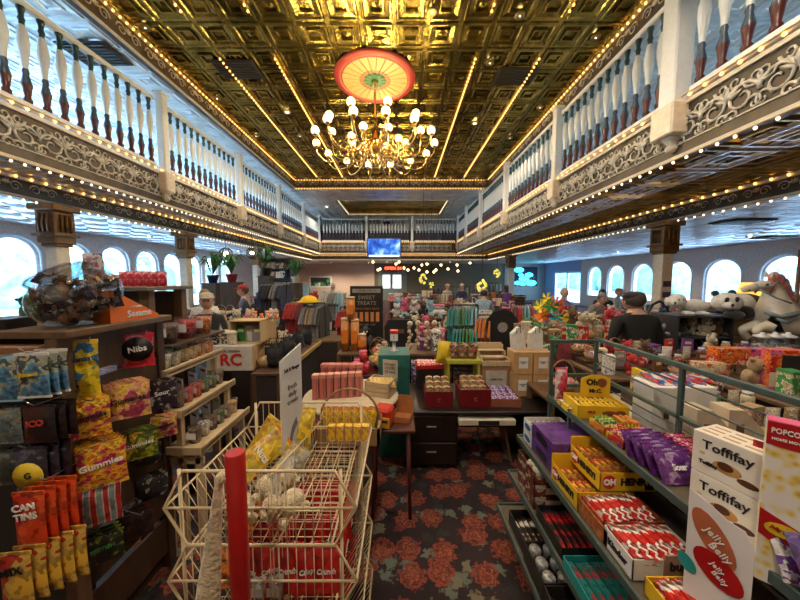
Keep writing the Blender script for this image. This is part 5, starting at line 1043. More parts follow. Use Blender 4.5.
def it_basket(o,c,s,r):
    wk=wood('wicker',(.22,.12,.05),(.42,.27,.13),40,stretch=(1,1,4))
    part(o,'basket',cached(('bk',),lambda:L([(.09,0),(.12,.09),(.11,.09),(.085,.012),(0,.012)],wk).mesh('basket'))); part(o,'handle',cached(('bh',),lambda:MB().tube([(.11*math.cos(a*PI/10),0,.08+.15*math.sin(a*PI/10)) for a in range(11)],.006,wk,6).mesh('handle'))); part(o,'contents',cached(('bq',c),lambda:MB().ball((0,0,.08),.09,two(c,'cream','tan',50,'vor'),10,6,(1,1,.5)).mesh('contents')))
def it_candle(o,c,s,r):
    part(o,'candle',cached(('ca',c),lambda:L([(.035,0),(.035,.13),(0,.13)],cm(c)).mesh('candle'))); part(o,'wick',cached(('cw',),lambda:MB().cyl((0,0,.13),(0,0,.145),.002,BLK,5).mesh('wick')))
def it_book(o,c,s,r):
    part(o,'cover',cached(('bo',c),lambda:MB().box((-.075,-.015,0),(.075,-.012,.21),cm(c)).box((-.075,.012,0),(.075,.015,.21),cm(c)).box((-.078,-.015,0),(-.075,.015,.21),cm(c)).mesh('cover'))); part(o,'pages',cached(('bg',),lambda:MB().box((-.075,-.012,.003),(.072,.012,.206),WHP).mesh('pages'))); part(o,'title_panel',cached(('bt2',),lambda:MB().box((-.045,-.0165,.13),(.045,-.015,.17),cm('cream')).mesh('title_panel')))
def it_bag(o,c,s,r):
    part(o,'pouch',cached(('pg',c),lambda:pillow(.13,.19,.05,two(c,'white','yellow',24),seed=3,nx=6,nz=6).mesh('pouch')),(0,0,.19)); part(o,'seal',cached(('ps',c),lambda:MB().box((-.065,-.003,.178),(.065,.003,.19),cm(c)).mesh('seal')))
IT={'carton':it_box,'jar':it_jar,'plush toy':it_plush,'mug':it_mug,'bottle':it_bottle,'folded shirt':it_shirt,'cap':it_hat,'picture frame':it_frame,'gift basket':it_basket,'candle':it_candle,'book':it_book,'sweet bag':it_bag}
ORD=['first','second','third','fourth','fifth','sixth','seventh','eighth','ninth','tenth']
def clutter(desc,x0,x1,y0,y1,z,nx,ny,kinds,cols,seed=1,s=1.0,rise=0,stack=1,rz=0):
    r=random.Random(seed)
    for j in range(ny):
        for i in range(nx):
            kd=r.choice(kinds); n=r.choice([2,3,4])*stack if kd=='folded shirt' else 1; c=r.choice(cols)
            x=x0+(x1-x0)*(i+.5)/nx+r.uniform(-.12,.12)*(x1-x0)/nx; y=y0+(y1-y0)*(j+.5)/ny+r.uniform(-.12,.12)*(y1-y0)/ny
            if rise and i==0 and j>0:
                q=thing('display_riser','dark step block under the goods on %s, step %s'%(desc,ORD[j-1]),'riser',((x0+x1)/2,y0+(y1-y0)*(j+.5)/ny,z)); MB().box((-(x1-x0)/2+.01,-(y1-y0)/ny/2+.005,0),((x1-x0)/2-.01,(y1-y0)/ny/2-.005,rise*j-.001),W_D).obj('block',q)
            for k in range(n):
                if k: c=r.choice(cols)
                lab='%s %s on %s, row %s, %s from left'%(c,kd,desc,('one','two','three','four','five')[j],ORD[i])
                if n>1: lab='%s folded shirt, %s, on %s, row %s, %s'%(c,('bottom','second up','third up','fourth up')[k],desc,('one','two','three','four')[j],ORD[i])
                if len(lab.split())>16: lab=lab.replace(' from left','').replace('folded shirt','shirt')
                if len(lab.split())>16: lab=lab.replace(' on the ',', ')
                o=thing(kd.replace(' ','_'),lab,kd,(x,y,z+rise*j+k*.037),rz+r.uniform(-.35,.35)); o.scale=(s,s,s); IT[kd](o,c,s,r)
def table(label,x0,x1,y0,y1,z,m,cloth=None,name='table',cat='table',shelf=False):
    t=thing(name,label,cat,((x0+x1)/2,(y0+y1)/2,0)); w=(x1-x0)/2; d=(y1-y0)/2
    MB().box((-w,-d,z-.035),(w,d,z),m,.006).obj('table_top',t)
    for sx in(-1,1):
        for sy in(-1,1): MB().box((sx*w-(.05 if sx>0 else 0),sy*d-(.05 if sy>0 else 0),0),(sx*w+(.05 if sx<0 else 0),sy*d+(.05 if sy<0 else 0),z-.035),m,.004).obj('leg',t)
    if cloth:
        mb=MB(); mb.box((-w+.01,-d+.01,.12),(w-.01,-d+.02,z-.035),cloth); mb.box((-w+.01,-d+.01,.12),(-w+.02,d-.01,z-.035),cloth); mb.box((w-.02,-d+.01,.12),(w-.01,d-.01,z-.035),cloth); mb.obj('skirt',t)
    if shelf: MB().box((-w+.03,-d+.03,z*.45),(w-.03,d-.03,z*.45+.02),m).obj('shelf',t)
    return t
def shelfunit(label,x0,x1,y0,y1,zs,m,back=True):
    t=thing('shelf_unit',label,'shelves',((x0+x1)/2,(y0+y1)/2,0)); w=(x1-x0)/2; d=(y1-y0)/2
    for z in zs: MB().box((-w,-d,z-.025),(w,d,z),m,.003).obj('shelf',t)
    for sx in(-1,1): MB().box((sx*w-.015,-d,0),(sx*w+.015,d,zs[-1]),m,.003).obj('side',t)
    if back: MB().box((-w,d-.01,.05),(w,d,zs[-1]),m).obj('back',t)
    return t
def garmentmesh(m,L_=.62,w=.23,nm='garment'):
    pts=[(-.05,0),(.05,0),(.16,-.03),(w,-.16),(w+.05,-.30),(w-.02,-.33),(w-.06,-.22),(w-.05,-L_),(-w+.05,-L_),(-w+.06,-.22),(-w+.02,-.33),(-w-.05,-.30),(-w,-.16),(-.16,-.03)]
    mb=MB(); vs=[];fs=[]; n=len(pts)
    for y in(-.02,.02):
        vs+=[(x,y*(1+.4*math.sin(9*x+3*z)),z) for x,z in pts]
    fs=[tuple(range(n)),tuple(reversed(range(n,2*n)))]+[(i,n+i,n+(i+1)%n,(i+1)%n) for i in range(n)]
    return mb.add(vs,fs,m).mesh(nm)
def rack(desc,x0,x1,y,z,cols,n,L_=.6,rz=0,face=PI/2*.8,black=True):
    t=thing('clothes_rack','metal clothes rail carrying %s'%desc,'clothes rail',((x0+x1)/2,y,0)); w=(x1-x0)/2
    m=BLKM if black else cm('silver')
    MB().cyl((-w,0,z),(w,0,z),.013,m).obj('rail',t)
    for s in(-1,1): MB().cyl((s*w,0,0),(s*w,0,z),.013,m).obj('post',t); MB().box((s*w-.02,-.22,0),(s*w+.02,.22,.03),m).obj('foot',t)
    r=random.Random(int(x0*100))
    for i in range(n):
        c=cols[i*len(cols)//n]; o=thing('hanging_garment','%s garment %s on rail of %s'%(c,ORD[i%10],desc),'garment',(x0+(x1-x0)*(i+.6)/(n+.2),y,z-.06),face+r.uniform(-.12,.12))
        part(o,'garment',cached(('g',c,L_),lambda:garmentmesh(fab(c),L_))); part(o,'hanger',cached(('hg',),lambda:MB().tube([(-.15,0,-.02),(0,0,.02),(.15,0,-.02)],.004,STEEL,5).tube([(0,0,.02),(0,0,.06),(.012,0,.075),(.02,0,.065)],.003,STEEL,5).mesh('hanger')))
TBW=wood('table_walnut',(.10,.05,.025),(.18,.10,.05)); TBP=W_T
# ---- left middle: white cooler-style crate with logo, crates and jars
x0=P(205,345,3.3).x; x1=P(252,345,3.3).x; zt1=P(230,346,3.3).z; zb1=P(230,371,3.3).z
t=thing('logo_crate','white wooden crate with a red logo on a dark stand','crate',((x0+x1)/2,3.3,0)); w=(x1-x0)/2
MB().box((-w,0,zb1),(w,.42,zt1),mat('aged_white',(.60,.56,.50),.6,noise=.1),.006).obj('crate',t); text('RC',.19,mat('logo_red',(.55,.02,.02),.5),t,(.02,-.004,(zb1+zt1)/2-.02),(PI/2,.0,0),bold=.006); text('ROYAL CROWN',.035,BLK,t,(0,-.004,zt1-.06))
for sx in(-w+.02,w-.06): MB().box((sx,.03,0),(sx+.04,.38,zb1),W_D).obj('leg',t)
MB().box((w-.005,.0,zb1),(w+.012,.42,zt1),TBP,.004).obj('wood_end',t)
zz=zt1+.001
for i,c in enumerate(('black','brown','cream')):
    o=thing('cloth_top_jar','glass jar with cream cloth lid and %s contents on the logo crate'%c,'jar',(x0+.06+.10*i,3.38+.05*(i%2),zz)); L([(.04,0),(.052,.01),(.052,.1),(.045,.13)],two(c,'white',None,50)).obj('jar',o); MB().ball((0,0,.135),.06,mat('cream_cloth',(.62,.56,.42),.9),10,6,(1,1,.45)).obj('cloth_lid',o)
def crate(label,x,y,z,w,d,h,m=W_T,rz=0,front=False):
    t=thing('wooden_crate',label,'crate',(x,y,z),rz); MB().box((-w/2,-d/2,0),(w/2,d/2,.012),m).obj('base',t)
    for a,b in(((-w/2,-d/2,0),(-w/2+.012,d/2,h)),((w/2-.012,-d/2,0),(w/2,d/2,h)),((-w/2,d/2-.012,0),(w/2,d/2,h))): MB().box(a,b,m).obj('side',t)
    if front:
        for k in range(3): MB().box((-w/2,-d/2,h*(.02+.34*k)),(w/2,-d/2+.01,h*(.28+.34*k)),m).obj('slat',t)
    else: MB().box((-w/2,-d/2,h-.012),(w/2,d/2,h),m).obj('side',t)
    return t
crate('open pale wooden crate standing on the logo crate',P(248,340,3.45).x,3.52,zz,.36,.26,.27)
part_=clutter('the open pale crate',P(236,340,3.45).x,P(260,340,3.45).x,3.42,3.6,zz+.012,3,1,['book','bottle'],['white','grey','green','black'],4,.85)
table('dark table behind the logo crate',-2.6,-1.72,4.0,5.2,.85,TBW,mat('dark_skirt',(.03,.02,.02),.9))
crate('slatted wooden crate of pink soaps behind the logo crate',P(250,330,4.1).x,4.25,.85+.1,.48,.3,.44,front=True)
crate('tall pale wooden box left of the slatted crate',P(234,330,4.1).x,4.30,.85+.1,.22,.3,.46)
clutter('the slatted crate behind the logo crate',-2.25,-1.75,4.15,4.4,1.40,5,1,['candle','sweet bag'],['pink','orange'],2,.7)
clutter('the dark table behind the logo crate',-2.0,-1.75,4.6,5.15,.85,1,3,['gift basket','jar','plush toy','picture frame'],['tan','brown','cream','black','navy'],5,1.1)
# wooden counter on the left of the aisle
t=table('dark wooden counter with pale edge beside the aisle, left of the menu board',-1.60,-1.28,3.15,4.75,.98,wood('counter_dark',(.07,.035,.02),(.12,.06,.035)),mat('dark_skirt',(.03,.02,.02),.9))
MB().box((.16,-.8,.95),(.185,.8,1.0),mat('brass_yellow_edge',(.45,.33,.12),.5)).obj('edge_strip',t)
table('small dark table with pale edge behind the wooden counter',-1.55,-1.05,5.2,6.2,.9,TBW,mat('dark_skirt',(.03,.02,.02),.9))
for i in range(7):
    o=thing('black_bag','black bag on the aisle counter, %s from the camera'%ORD[i],'bag',(-1.42-.10*(i%2),3.35+.2*i,.98),.4*i); pillow(.2,.24,.12,mat('black_fabric',(.015,.015,.02),.85,bump=.4,bs=30),seed=i).obj('bag',o).location=(0,0,.24); MB().tube([(-.05,0,.23),(-.03,0,.3),(.03,0,.3),(.05,0,.23)],.006,BLK).obj('handle',o)
clutter('the aisle counter left side',-1.58,-1.50,3.3,4.6,.98,1,4,['gift basket','jar','carton'],['tan','cream','brown','black'],15,1.0)
t=thing('poster_board','white framed notice leaning against the aisle counter','notice',(P(290,380,3.0).x,3.02,0),.55)
a=P(281,360,3.0); 
MB().box((-.12,0,a.z-.75),(.12,.012,a.z),WHP,.003).obj('board',t) if 0 else bpy.data.objects.remove(t)
# clothes rails, left centre
rack('red shirts left of the menu board',P(289,300,6.3).x,P(304,300,6.3).x,6.3,P(296,300,6.3).z,['red','red','maroon'],5,.62)
rack('grey striped shirts left of the menu board',P(306,300,5.6).x,P(325,300,5.6).x,5.6,P(310,303,5.6).z,['grey','tan','grey','black'],7,.62)
rack('black and navy shirts near the globe lamps',P(264,290,7.0).x,P(287,290,7.0).x,7.0,P(264,282,7.0).z,['navy','black','grey','navy'],8,.6)
rack('white tops in front of the tan wall',P(322,290,9).x,P(342,290,9).x,9.0,P(330,291,9).z,['white','grey','light blue'],8,.8,black=False)
rack('dark red shirts beside the menu board',P(340,300,5.9).x,P(350,300,5.9).x,5.9,P(345,307,5.9).z,['red','red'],4,.75)
o=thing('straw_hat','bright yellow cap display on top of the grey shirt rail','hat',(P(309,297,5.6).x,5.6,P(310,303,5.6).z+.013)); L([(.17,0),(.17,.03),(.12,.10),(.05,.13),(0,.13)],mat('yellow_felt',(.75,.48,.02),.8)).obj('crown',o); L([(.16,0),(.22,.01),(.22,.02),(.15,.02)],mat('yellow_felt',(.75,.48,.02),.8)).obj('brim',o)
# menu board
a=P(350,286,5.4); b=P(383,286,5.4); w=(b.x-a.x)/2; zb_=P(365,342,5.4).z
t=thing('menu_board','black standing menu board with orange and white lettering in the aisle','sign',((a.x+b.x)/2,5.4,0)); MB().box((-w,-.02,zb_),(w,.02,a.z),mat('board_black',(.012,.011,.011),.45),.006).obj('board',t)
for sx in(-w+.02,w-.05): MB().box((sx,-.015,0),(sx+.03,.015,zb_),BLKM).obj('leg',t); MB().box((sx-.0,-.2,0),(sx+.03,.2,.03),BLKM).obj('foot',t)
GRYI=mat('chalk_grey',(.32,.28,.22),.6); OR_=mat('chalk_orange',(.55,.20,.05),.6)
MB().box((-w*.85,-.023,a.z-.12),(w*.85,-.021,a.z-.05),GRYI).obj('header_strip',t); text('COME ON IN',.06,BLK,t,(0,-.026,a.z-.085)); text('SWEET\nTREATS',.10,GRYI,t,(0,-.024,a.z-.26)); text('FUDGE TAFFY NUTS',.05,OR_,t,(0,-.024,a.z-.41)); 
for i in range(5): MB().box((-w*.75+i*w*.33,-.024,a.z-.64),(-w*.75+i*w*.33+w*.2,-.021,a.z-.47),OR_,.004).obj('picture',t)
text('2.99  3.99  4.99',.05,GRYI,t,(0,-.024,a.z-.70))
# tan canisters stacked on a small table
CT=mat('tan_canister',(.50,.20,.05),.45,noise=.15); table('small dark table carrying the stacked tan canisters',P(338,350,4.4).x,P(364,350,4.4).x,4.3,4.8,P(350,352,4.4).z,TBW)
zc=P(350,352,4.4).z
for i,(u,n,lb) in enumerate(((345.5,1,'left'),(355,2,'middle'),(362,1,'right'))):
    for k in range(n):
        h=[.48,.48][k] if lb!='right' else .26
        if lb=='left': h=.50
        o=thing('canister','tall tan canister with pale lid, %s%s'%(lb,(', lower' if k==0 else ', upper') if n>1 else ''),'canister',(P(u,340,4.5).x if k==0 else P(351,340,4.5).x,4.5,zc+k*.48)); h=h if k==0 else .34; L([(.065,0),(.065,h-.03)],CT).obj('tube',o); L([(.068,h-.03),(.068,h),(0,h)],mat('tan_lid',(.6,.42,.25),.5)).obj('lid',o); MB().box((-.045,-.068,h*.25),(.045,-.063,h*.65),cm('orange')).obj('label_panel',o)
# round white table with striped boxes (near)
c0=P(365,393,2.75); zr=c0.z
t=thing('round_table','round cream table behind the wire basket stand','table',(P(352,393,2.75).x,2.72,0)); L([(.0,zr-.03),(.42,zr-.03),(.44,zr-.015),(.43,zr),(0,zr)],mat('cream_laminate',(.62,.50,.34),.4),32).obj('table_top',t); L([(.2,0),(.2,.02),(.04,.05),(.03,.3),(.04,zr-.03)],W_D,16).obj('pedestal',t)
PST=prt('pink_stripe_box',[(.50,.10,.09),(.62,.34,.30),(.42,.07,.07)],9,kind='stripe',stretch=(3,1,.01)); tx0=P(352,393,2.75).x
for i in range(7):
    o=thing('striped_box','tall pink striped packet in the front row on the cream round table, %s'%ORD[i],'packet',(tx0-.30+.062*i,2.62+.012*i,zr)); MB().box((-.027,-.035,0),(.027,.035,.22),PST,.003).obj('carton',o); MB().box((-.028,-.036,.19),(.028,.036,.223),mat('pale_red_top',(.66,.30,.24),.5)).obj('lid',o)
for i in range(6):
    o=thing('striped_box','tall pink striped packet in the back row on the cream round table, %s'%ORD[i],'packet',(tx0-.26+.066*i,2.78,zr)); MB().box((-.029,-.035,0),(.029,.035,.27),PST,.003).obj('carton',o); MB().box((-.03,-.036,.245),(.03,.036,.273),mat('salmon_top',(.62,.22,.18),.5)).obj('lid',o)
# handled wicker basket of yellow packets
q=P(350,425,2.25); WK=wood('wicker',(.22,.12,.05),(.42,.27,.13),40,stretch=(1,1,4))
t=thing('wicker_basket','arched-handle wicker basket of small yellow packets behind the wire stand','basket',(q.x+.0,2.25,0)); zq=P(350,420,2.25).z; MB().box((-.22,-.12,zq-.14),(.22,.12,zq-.12),WK).box((-.24,-.14,zq-.13),(-.22,.14,zq),WK).box((.22,-.14,zq-.13),(.24,.14,zq),WK).box((-.24,-.14,zq-.13),(.24,-.12,zq),WK).box((-.24,.12,zq-.13),(.24,.14,zq),WK).obj('basket',t)
MB().tube([(.235*math.cos(a*PI/14),0,zq-.02+.27*math.sin(a*PI/14)) for a in range(15)],.009,WK,6).obj('handle',t); MB().cyl((0,0,0),(0,0,zq-.14),.03,W_D).obj('stand',t); L([(.18,0),(.18,.02),(.03,.03)],W_D).obj('foot',t)
for i in range(6): lay('yellow_packet','small yellow printed packet in the arched-handle basket, %s'%ORD[i],'packet',q.x-.17+.068*i,2.24,zq+.03,.075,.16,.03,two('yellow','orange','white',30),(-.1,.05*i,.1),None,None,i)
# pine crate with price sign
q=P(383,392,2.7); t=crate('small pine crate of yellow sweets with a paper sign on the round table',q.x-.02,2.74,zr,.24,.2,.14,W_L,-.35,True); MB().box((-.02,.09,.1),(.13,.096,.30),mat('paper_print',(.55,.50,.42),.7)).obj('paper_sign',t); text('HONEY\nSTICKS\n25 each',.035,BLK,t,(.055,.088,.22))
for i in range(8): single(barmesh(.15,.035,.03,mat('honey_wrap',(.62,.42,.14),.5)),'honey_stick','yellow wrapped sweet in the pine crate, %s from left'%ORD[i],'sweet',(q.x-.1+.026*i,2.72,zr+.10),(.3,.2*(i%3-1),.3),'sweets in the pine crate')
# toy register (red and yellow) on a dark stool with an open orange box
q=P(391,425,2.45); zq=P(391,424,2.45).z
t=thing('stool','dark stool carrying the red and yellow toy beside the desk','stool',(q.x,2.5,0)); MB().box((-.17,-.16,zq-.03),(.2,.18,zq),mat('maroon_wood',(.08,.015,.012),.5),.006).obj('seat',t)
for sx in(-.15,.16):
    for sy in(-.14,.14): MB().cyl((sx,sy,0),(sx*.9,sy*.9,zq-.03),.016,mat('maroon_wood',(.08,.015,.012),.5)).obj('leg',t)
t=thing('toy_truck','red toy with yellow front standing on the dark stool','toy',(q.x-.06,2.44,zq),-.3); MB().box((-.085,-.07,.0),(.075,.08,.16),mat('toy_red',(.55,.03,.02),.3),.02).obj('body',t); MB().box((.0,-.085,.01),(.08,-.07,.10),mat('toy_yellow',(.70,.36,.03),.3),.006).obj('front_panel',t); MB().box((.015,-.09,.06),(.065,-.085,.08),BLK).obj('slot',t); L([(.03,0),(.03,.02)],BLK).obj('knob',t)
t=tray('orange_box','open orange-brown box on the dark stool','box',(q.x+.10,2.56,zq),-.2,.16,.2,.05,mat('orange_brown_c',(.42,.16,.05),.6),back=.16)
# teal box with salt canister and basket of chips
q=P(396,390,3.2); zt2=P(396,356,3.2).z
t=carton('teal_box','dark teal tall box beside the round table','box',(P(394,370,3.2).x,3.42,0),0,.34,.4,zt2,mat('dark_teal_card',(.01,.10,.085),.5)); text('TEA',.07,mat('teal_light',(.1,.3,.28),.5),t,(0,-.203,zt2-.1)); MB().box((-.172,-.202,zt2-.13),(.172,.202,zt2+.002),mat('teal_lid',(.015,.14,.12),.5)).obj('lid',t)
o=thing('salt_canister','white canister with red top on the teal box','canister',(P(394,345,3.4).x,3.42,zt2+.003)); L([(.07,0),(.07,.015),(.02,.03),(.02,.12)],mat('clear_stem',(.4,.42,.4),.2)).obj('stem',o); MB().box((-.045,-.045,.12),(.045,.045,.21),WHP,.008).obj('body',o); MB().box((-.048,-.048,.2),(.048,.048,.245),cm('red'),.008).obj('top',o); text('S',.05,cm('blue'),o,(0,-.047,.165))
table('dark round-cornered table with chips and red tins beside the teal box',P(352,370,3.9).x,P(384,370,3.9).x,3.75,4.4,P(365,372,3.9).z,mat('maroon_wood',(.08,.015,.012),.5),mat('dark_skirt',(.03,.02,.02),.9))
za=P(365,372,3.9).z
for i in range(4):
    o=thing('red_tin','red and pink tin beside the chip basket, %s'%['front left','front right','back left','upper right'][i],'tin',(P([357,366,357,364][i],365,3.9).x,3.85+.12*(i==2),za+(.15 if i==3 else 0))); L([(.05,0),(.05,.14)],two('red','pink',None,30)).obj('tin',o); L([(.052,.14),(.052,.15),(0,.15)],cm('pink')).obj('lid',o)
q=P(387,350,4.2); t=thing('chip_basket','wide basket heaped with pale yellow crisps behind the teal box','basket',(q.x,4.15,za+.0)); L([(.16,0),(.26,.12),(.25,.12),(.15,.01),(0,.01)],WK,18).obj('basket',t); mb=MB(); r=random.Random(2)
for i in range(60): a=r.random()*6.28; d=r.random()**.5*.22; mb.ball((d*math.cos(a),d*math.sin(a),.12+.09*(1-(d/.22)**2)+r.random()*.02),.035,mat('crisp_yellow',(.60,.42,.14),.7),6,4,(1,.8,.3+.3*r.random()))
mb.obj('crisps',t)['kind']='stuff'
# black cat figure and black chair behind
o=thing('cat_figure','black cat figure sitting in front of the menu board','figure',(P(368,340,4.9).x,4.9,.75)); MB().ball((0,0,.16),.13,cm('black'),12,8,(1,1,1.25)).ball((-.03,-.06,.38),.09,cm('black'),12,8).ball((.15,.03,.05),.06,cm('black'),8,6,(2,1,.7)).obj('body',o); MB().lathe([(.03,0),(0,.07)],cm('black'),6,(-.08,-.06,.44)).obj('ear',o); MB().lathe([(.03,0),(0,.07)],cm('black'),6,(.02,-.06,.44)).obj('ear',o); MB().ball((-.05,-.14,.39),.014,WHI,6,4).ball((.0,-.145,.39),.014,WHI,6,4).obj('eyes',o)
table('low dark table with basket and cat figure in front of the menu board',P(360,345,4.8).x,P(388,345,4.8).x,4.65,5.2,.75,TBW)
clutter('the low cat table',P(373,345,4.8).x,P(387,345,4.8).x,4.7,5.1,.75,2,2,['gift basket','jar'],['brown','tan','red'],3,1.1)
o=thing('office_chair','black high-backed chair with a small tag behind the crisps','chair',(P(400,345,5.0).x,5.0,0)); BF=mat('chair_black_fabric',(.015,.014,.016),.9,bump=.2); MB().box((-.25,-.25,.42),(.25,.25,.52),BF,.03).obj('seat',o); MB().prism([(-.27,0),(.27,0),(.27,.6),(.2,.72),(-.2,.72),(-.27,.6)],-.08,BF,(0,.2,.55)).obj('backrest',o); MB().cyl((0,0,.08),(0,0,.42),.03,BLKM).obj('stem',o); MB().box((-.09,.115,1.05),(.07,.119,1.12),cm('brown')).obj('tag',o)
for k in range(5): MB().cyl((0,0,.1),(.28*math.cos(k*1.257),.28*math.sin(k*1.257),.04),.018,BLKM).obj('leg',o)
# beaded figures on the lime-side
table('dark table with cream beaded figures behind the desk',P(406,360,4.3).x,P(436,360,4.3).x,4.1,4.8,.95,TBW,mat('dark_skirt',(.03,.02,.02),.9))
for i in range(4):
    o=thing('beaded_figure','cream beaded figure on the dark table behind the desk, %s from left'%ORD[i],'figure',(P(410,350,4.2).x+.12*i,4.25+.08*(i%2),.95)); mb=MB(); r=random.Random(i)
    for k in range(7): mb.ball((.02*math.sin(k*2+i),.02*math.cos(k*2),.04+.05*k),.028,cm('cream' if k%2 else 'tan'),8,6)
    mb.ball((0,0,.40),.04,cm('cream'),8,6); mb.obj('beads',o); MB().ball((0,-.035,.41),.008,BLK,6,4).obj('nose',o)
clutter('the dark beaded figure table',P(420,355,4.3).x,P(438,355,4.3).x,4.2,4.8,.95,3,2,['carton','sweet bag','book'],['purple','pink','white','maroon'],6,1.1)
# turquoise, orange and black shirts on rails right of centre
rack('turquoise and green shirts right of centre',P(449,310,5.6).x,P(478,310,5.6).x,5.6,P(460,305,5.6).z,['teal','green','teal','light blue'],9,.62)
rack('small turquoise tops below the turquoise shirts',P(453,330,5.2).x,P(478,330,5.2).x,5.2,P(460,326,5.2).z,['teal','green','teal'],8,.45)
rack('orange shirts beside the turquoise rail',P(478,315,5.3).x,P(492,315,5.3).x,5.3,P(485,315,5.3).z,['orange','orange'],5,.6,face=1.1)
rack('pink and red garments right of black jacket',P(511,305,6.4).x,P(532,305,6.4).x,6.4,P(520,303,6.4).z,['maroon','red','grey','light blue','red'],8,.7)
o=thing('jacket','large black jacket with round back emblem hanging right of the orange shirts','jacket',(P(502,316,5.2).x,5.2,P(502,310,5.2).z),.1); part(o,'jacket',garmentmesh(mat('jacket_black',(.012,.011,.013),.8),.8,.27)); e_=L([(.0,0),(.09,0),(.09,.004)],cm('grey'),20).obj('emblem',o); e_.location=(0,-.035,-.30); e_.rotation_euler=(PI/2,0,0); MB().tube([(0,0,0),(0,0,.08),(.015,0,.09)],.004,STEEL,5).obj('hanger',o); 
sd=thing('jacket_stand','black stand holding the black jacket','stand',(P(502,316,5.2).x,5.27,0)); MB().cyl((0,0,0),(0,0,P(502,303,5.2).z),.015,BLKM).obj('pole',sd); MB().cyl((0,0,.0),(0,0,.03),.2,BLKM,16).obj('base',sd)
# toy pinwheels
zc=P(550,306,5.0).z; t0=P(550,306,5.0)
for i,(u,v,c) in enumerate(((540,306,'yellow'),(548,299,'yellow'),(549,313,'red'),(551,306,'green'),(557,303,'orange'),(562,310,'red'),(556,317,'teal'),(548,318,'purple'),(564,317,'yellow'),(541,315,'orange'))):
    q=P(u,v,5.0); o=thing('pinwheel','%s toy pinwheel in the bunch of pinwheels, %s'%(c,['leftmost','top left','lower left','centre','top right','right','bottom centre','bottom left','bottom right','far left low'][i]),'pinwheel',(q.x,5.0+.04*(i%3),q.z)); m=mat('shiny_'+c,tuple(min(1,x*1.5) for x in PAL[c]),.25,noise=.05); mb=MB()
    for k in range(6):
        a=k*PI/3; mb.add([(0,0,0),(.13*math.cos(a),-.01,.13*math.sin(a)),(.11*math.cos(a+.7),-.05,.11*math.sin(a+.7)),(.0,-.055,0)],[(0,1,2),(0,2,3)],m)
    mb.obj('wheel',o); MB().cyl((0,.0,0),(t0.x-q.x,.05,-.42-(q.z-t0.z)),.004,WHI,5).obj('stick',o)
table('tan display table with framed pictures under the pinwheels',P(530,345,4.6).x,P(585,345,4.6).x,4.4,5.4,.98,TBP,mat('dark_red_skirt',(.10,.012,.012),.9))
o=L([(.08,0),(.11,.2),(.10,.2),(.07,.01),(0,.01)],WK).obj('basket',None,(t0.x,5.05,.98)); tag(o,'basket holding the bunch of pinwheels','basket'); 
clutter('the tan table under the pinwheels',P(530,345,4.6).x,P(585,345,4.6).x,4.45,5.35,.98,6,3,['picture frame','carton','gift basket','plush toy','book'],['tan','brown','cream','red','green'],11,1.15)
shelfunit('low red-brown shelf unit below the tan table',P(538,350,3.9).x,P(585,350,3.9).x,3.7,4.1,[.25,.6,.95],mat('redbrown_shelf',(.14,.03,.02),.5))
clutter('the red-brown shelf unit top',P(538,350,3.9).x,P(585,350,3.9).x,3.72,4.05,.95,7,1,['sweet bag','jar','plush toy'],['red','green','brown','orange'],12,1.0)
clutter('the red-brown shelf middle shelf',P(538,350,3.9).x,P(585,350,3.9).x,3.72,4.05,.6,7,1,['sweet bag','jar','carton'],['red','tan','brown','orange'],13,.9)
clutter('the red-brown shelf bottom shelf',P(538,350,3.9).x,P(585,350,3.9).x,3.72,4.05,.25,7,1,['carton','jar'],['red','tan','brown','maroon'],14,.9)
# items in front of the shelf end: candy canes basket
q=P(563,380,3.0); t=thing('cane_basket','wicker basket with arched handle between the desk and the metal shelf','basket',(q.x+.05,3.1,.80)); L([(.1,0),(.15,.12),(.14,.12),(.09,.01),(0,.01)],WK,16).obj('basket',t); MB().tube([(.14*math.cos(a*PI/12),0,.1+.24*math.sin(a*PI/12)) for a in range(13)],.008,WK,6).obj('handle',t); MB().ball((0,0,.12),.12,two('cream','pink','red',50,'vor'),10,6,(1,1,.5)).obj('sweets',t)
table('dark table between the desk and the metal shelf',q.x-.2,q.x+.45,2.85,3.4,.80,TBW)
lay('red_stocking','bright red fabric bag behind the kraft cartons','bag',P(560,365,3.7).x,3.6,1.05,.22,.34,.12,fab('maroon'),(0,.2,0)); 
# ================= right rear: tables behind the metal shelf
table('long display table behind the metal shelf, near end',1.62,2.75,1.35,2.75,.92,mat('bone_laminate',(.42,.36,.28),.5),mat('dark_skirt',(.03,.02,.02),.9))
for k in range(3):
    t=thing('white_carton','tall white carton behind the guard rail, %s'%('leftmost','middle','rightmost with open angled side')[k],'carton',(P(660+20*k,430,1.85).x,1.90,.92),-.12); MB().box((-.062,-.08,0),(.062,.12,.40),WHP,.003).obj('carton',t); MB().box((.0,-.082,.2),(.03,-.0805,.26),cm('brown')).obj('mark',t)
for k in range(2):
    t=thing('tan_file_box','tan and white slanted magazine box behind the guard rail, %s'%('left','right')[k],'box',(P(703+30*k,430,1.75).x,1.62,.92),-.1); MB().prism([(-.16,0),(.16,0),(.16,.08),(-.08,.34),(-.16,.34)],-.12,mat('tan_white_card',(.62,.50,.36),.6),(0,0,0)).obj('box',t); MB().box((-.12,-.002,.2),(-.08,-.0,.26),cm('brown')).obj('mark',t)
for i in range(5):
    q=lay('flat_packet','red, white and blue flat packet lying on the white cartons, %s'%ORD[i],'packet',P(660+11*i,390,1.9).x,1.94,1.335,.09,.17,.03,two('white','blue','red',12),(-1.4,0,.3*i),None,None,i)
clutter('the near table behind the guard rail',1.95,2.75,1.4,2.6,.92,6,5,['sweet bag','sweet bag','carton','jar'],['green','tan','cream','tan','brown','black','maroon'],21,.72,.03)
table('dark display table beyond the white cartons',2.0,4.3,2.85,3.7,1.02,TBW,mat('dark_skirt',(.03,.02,.02),.9))
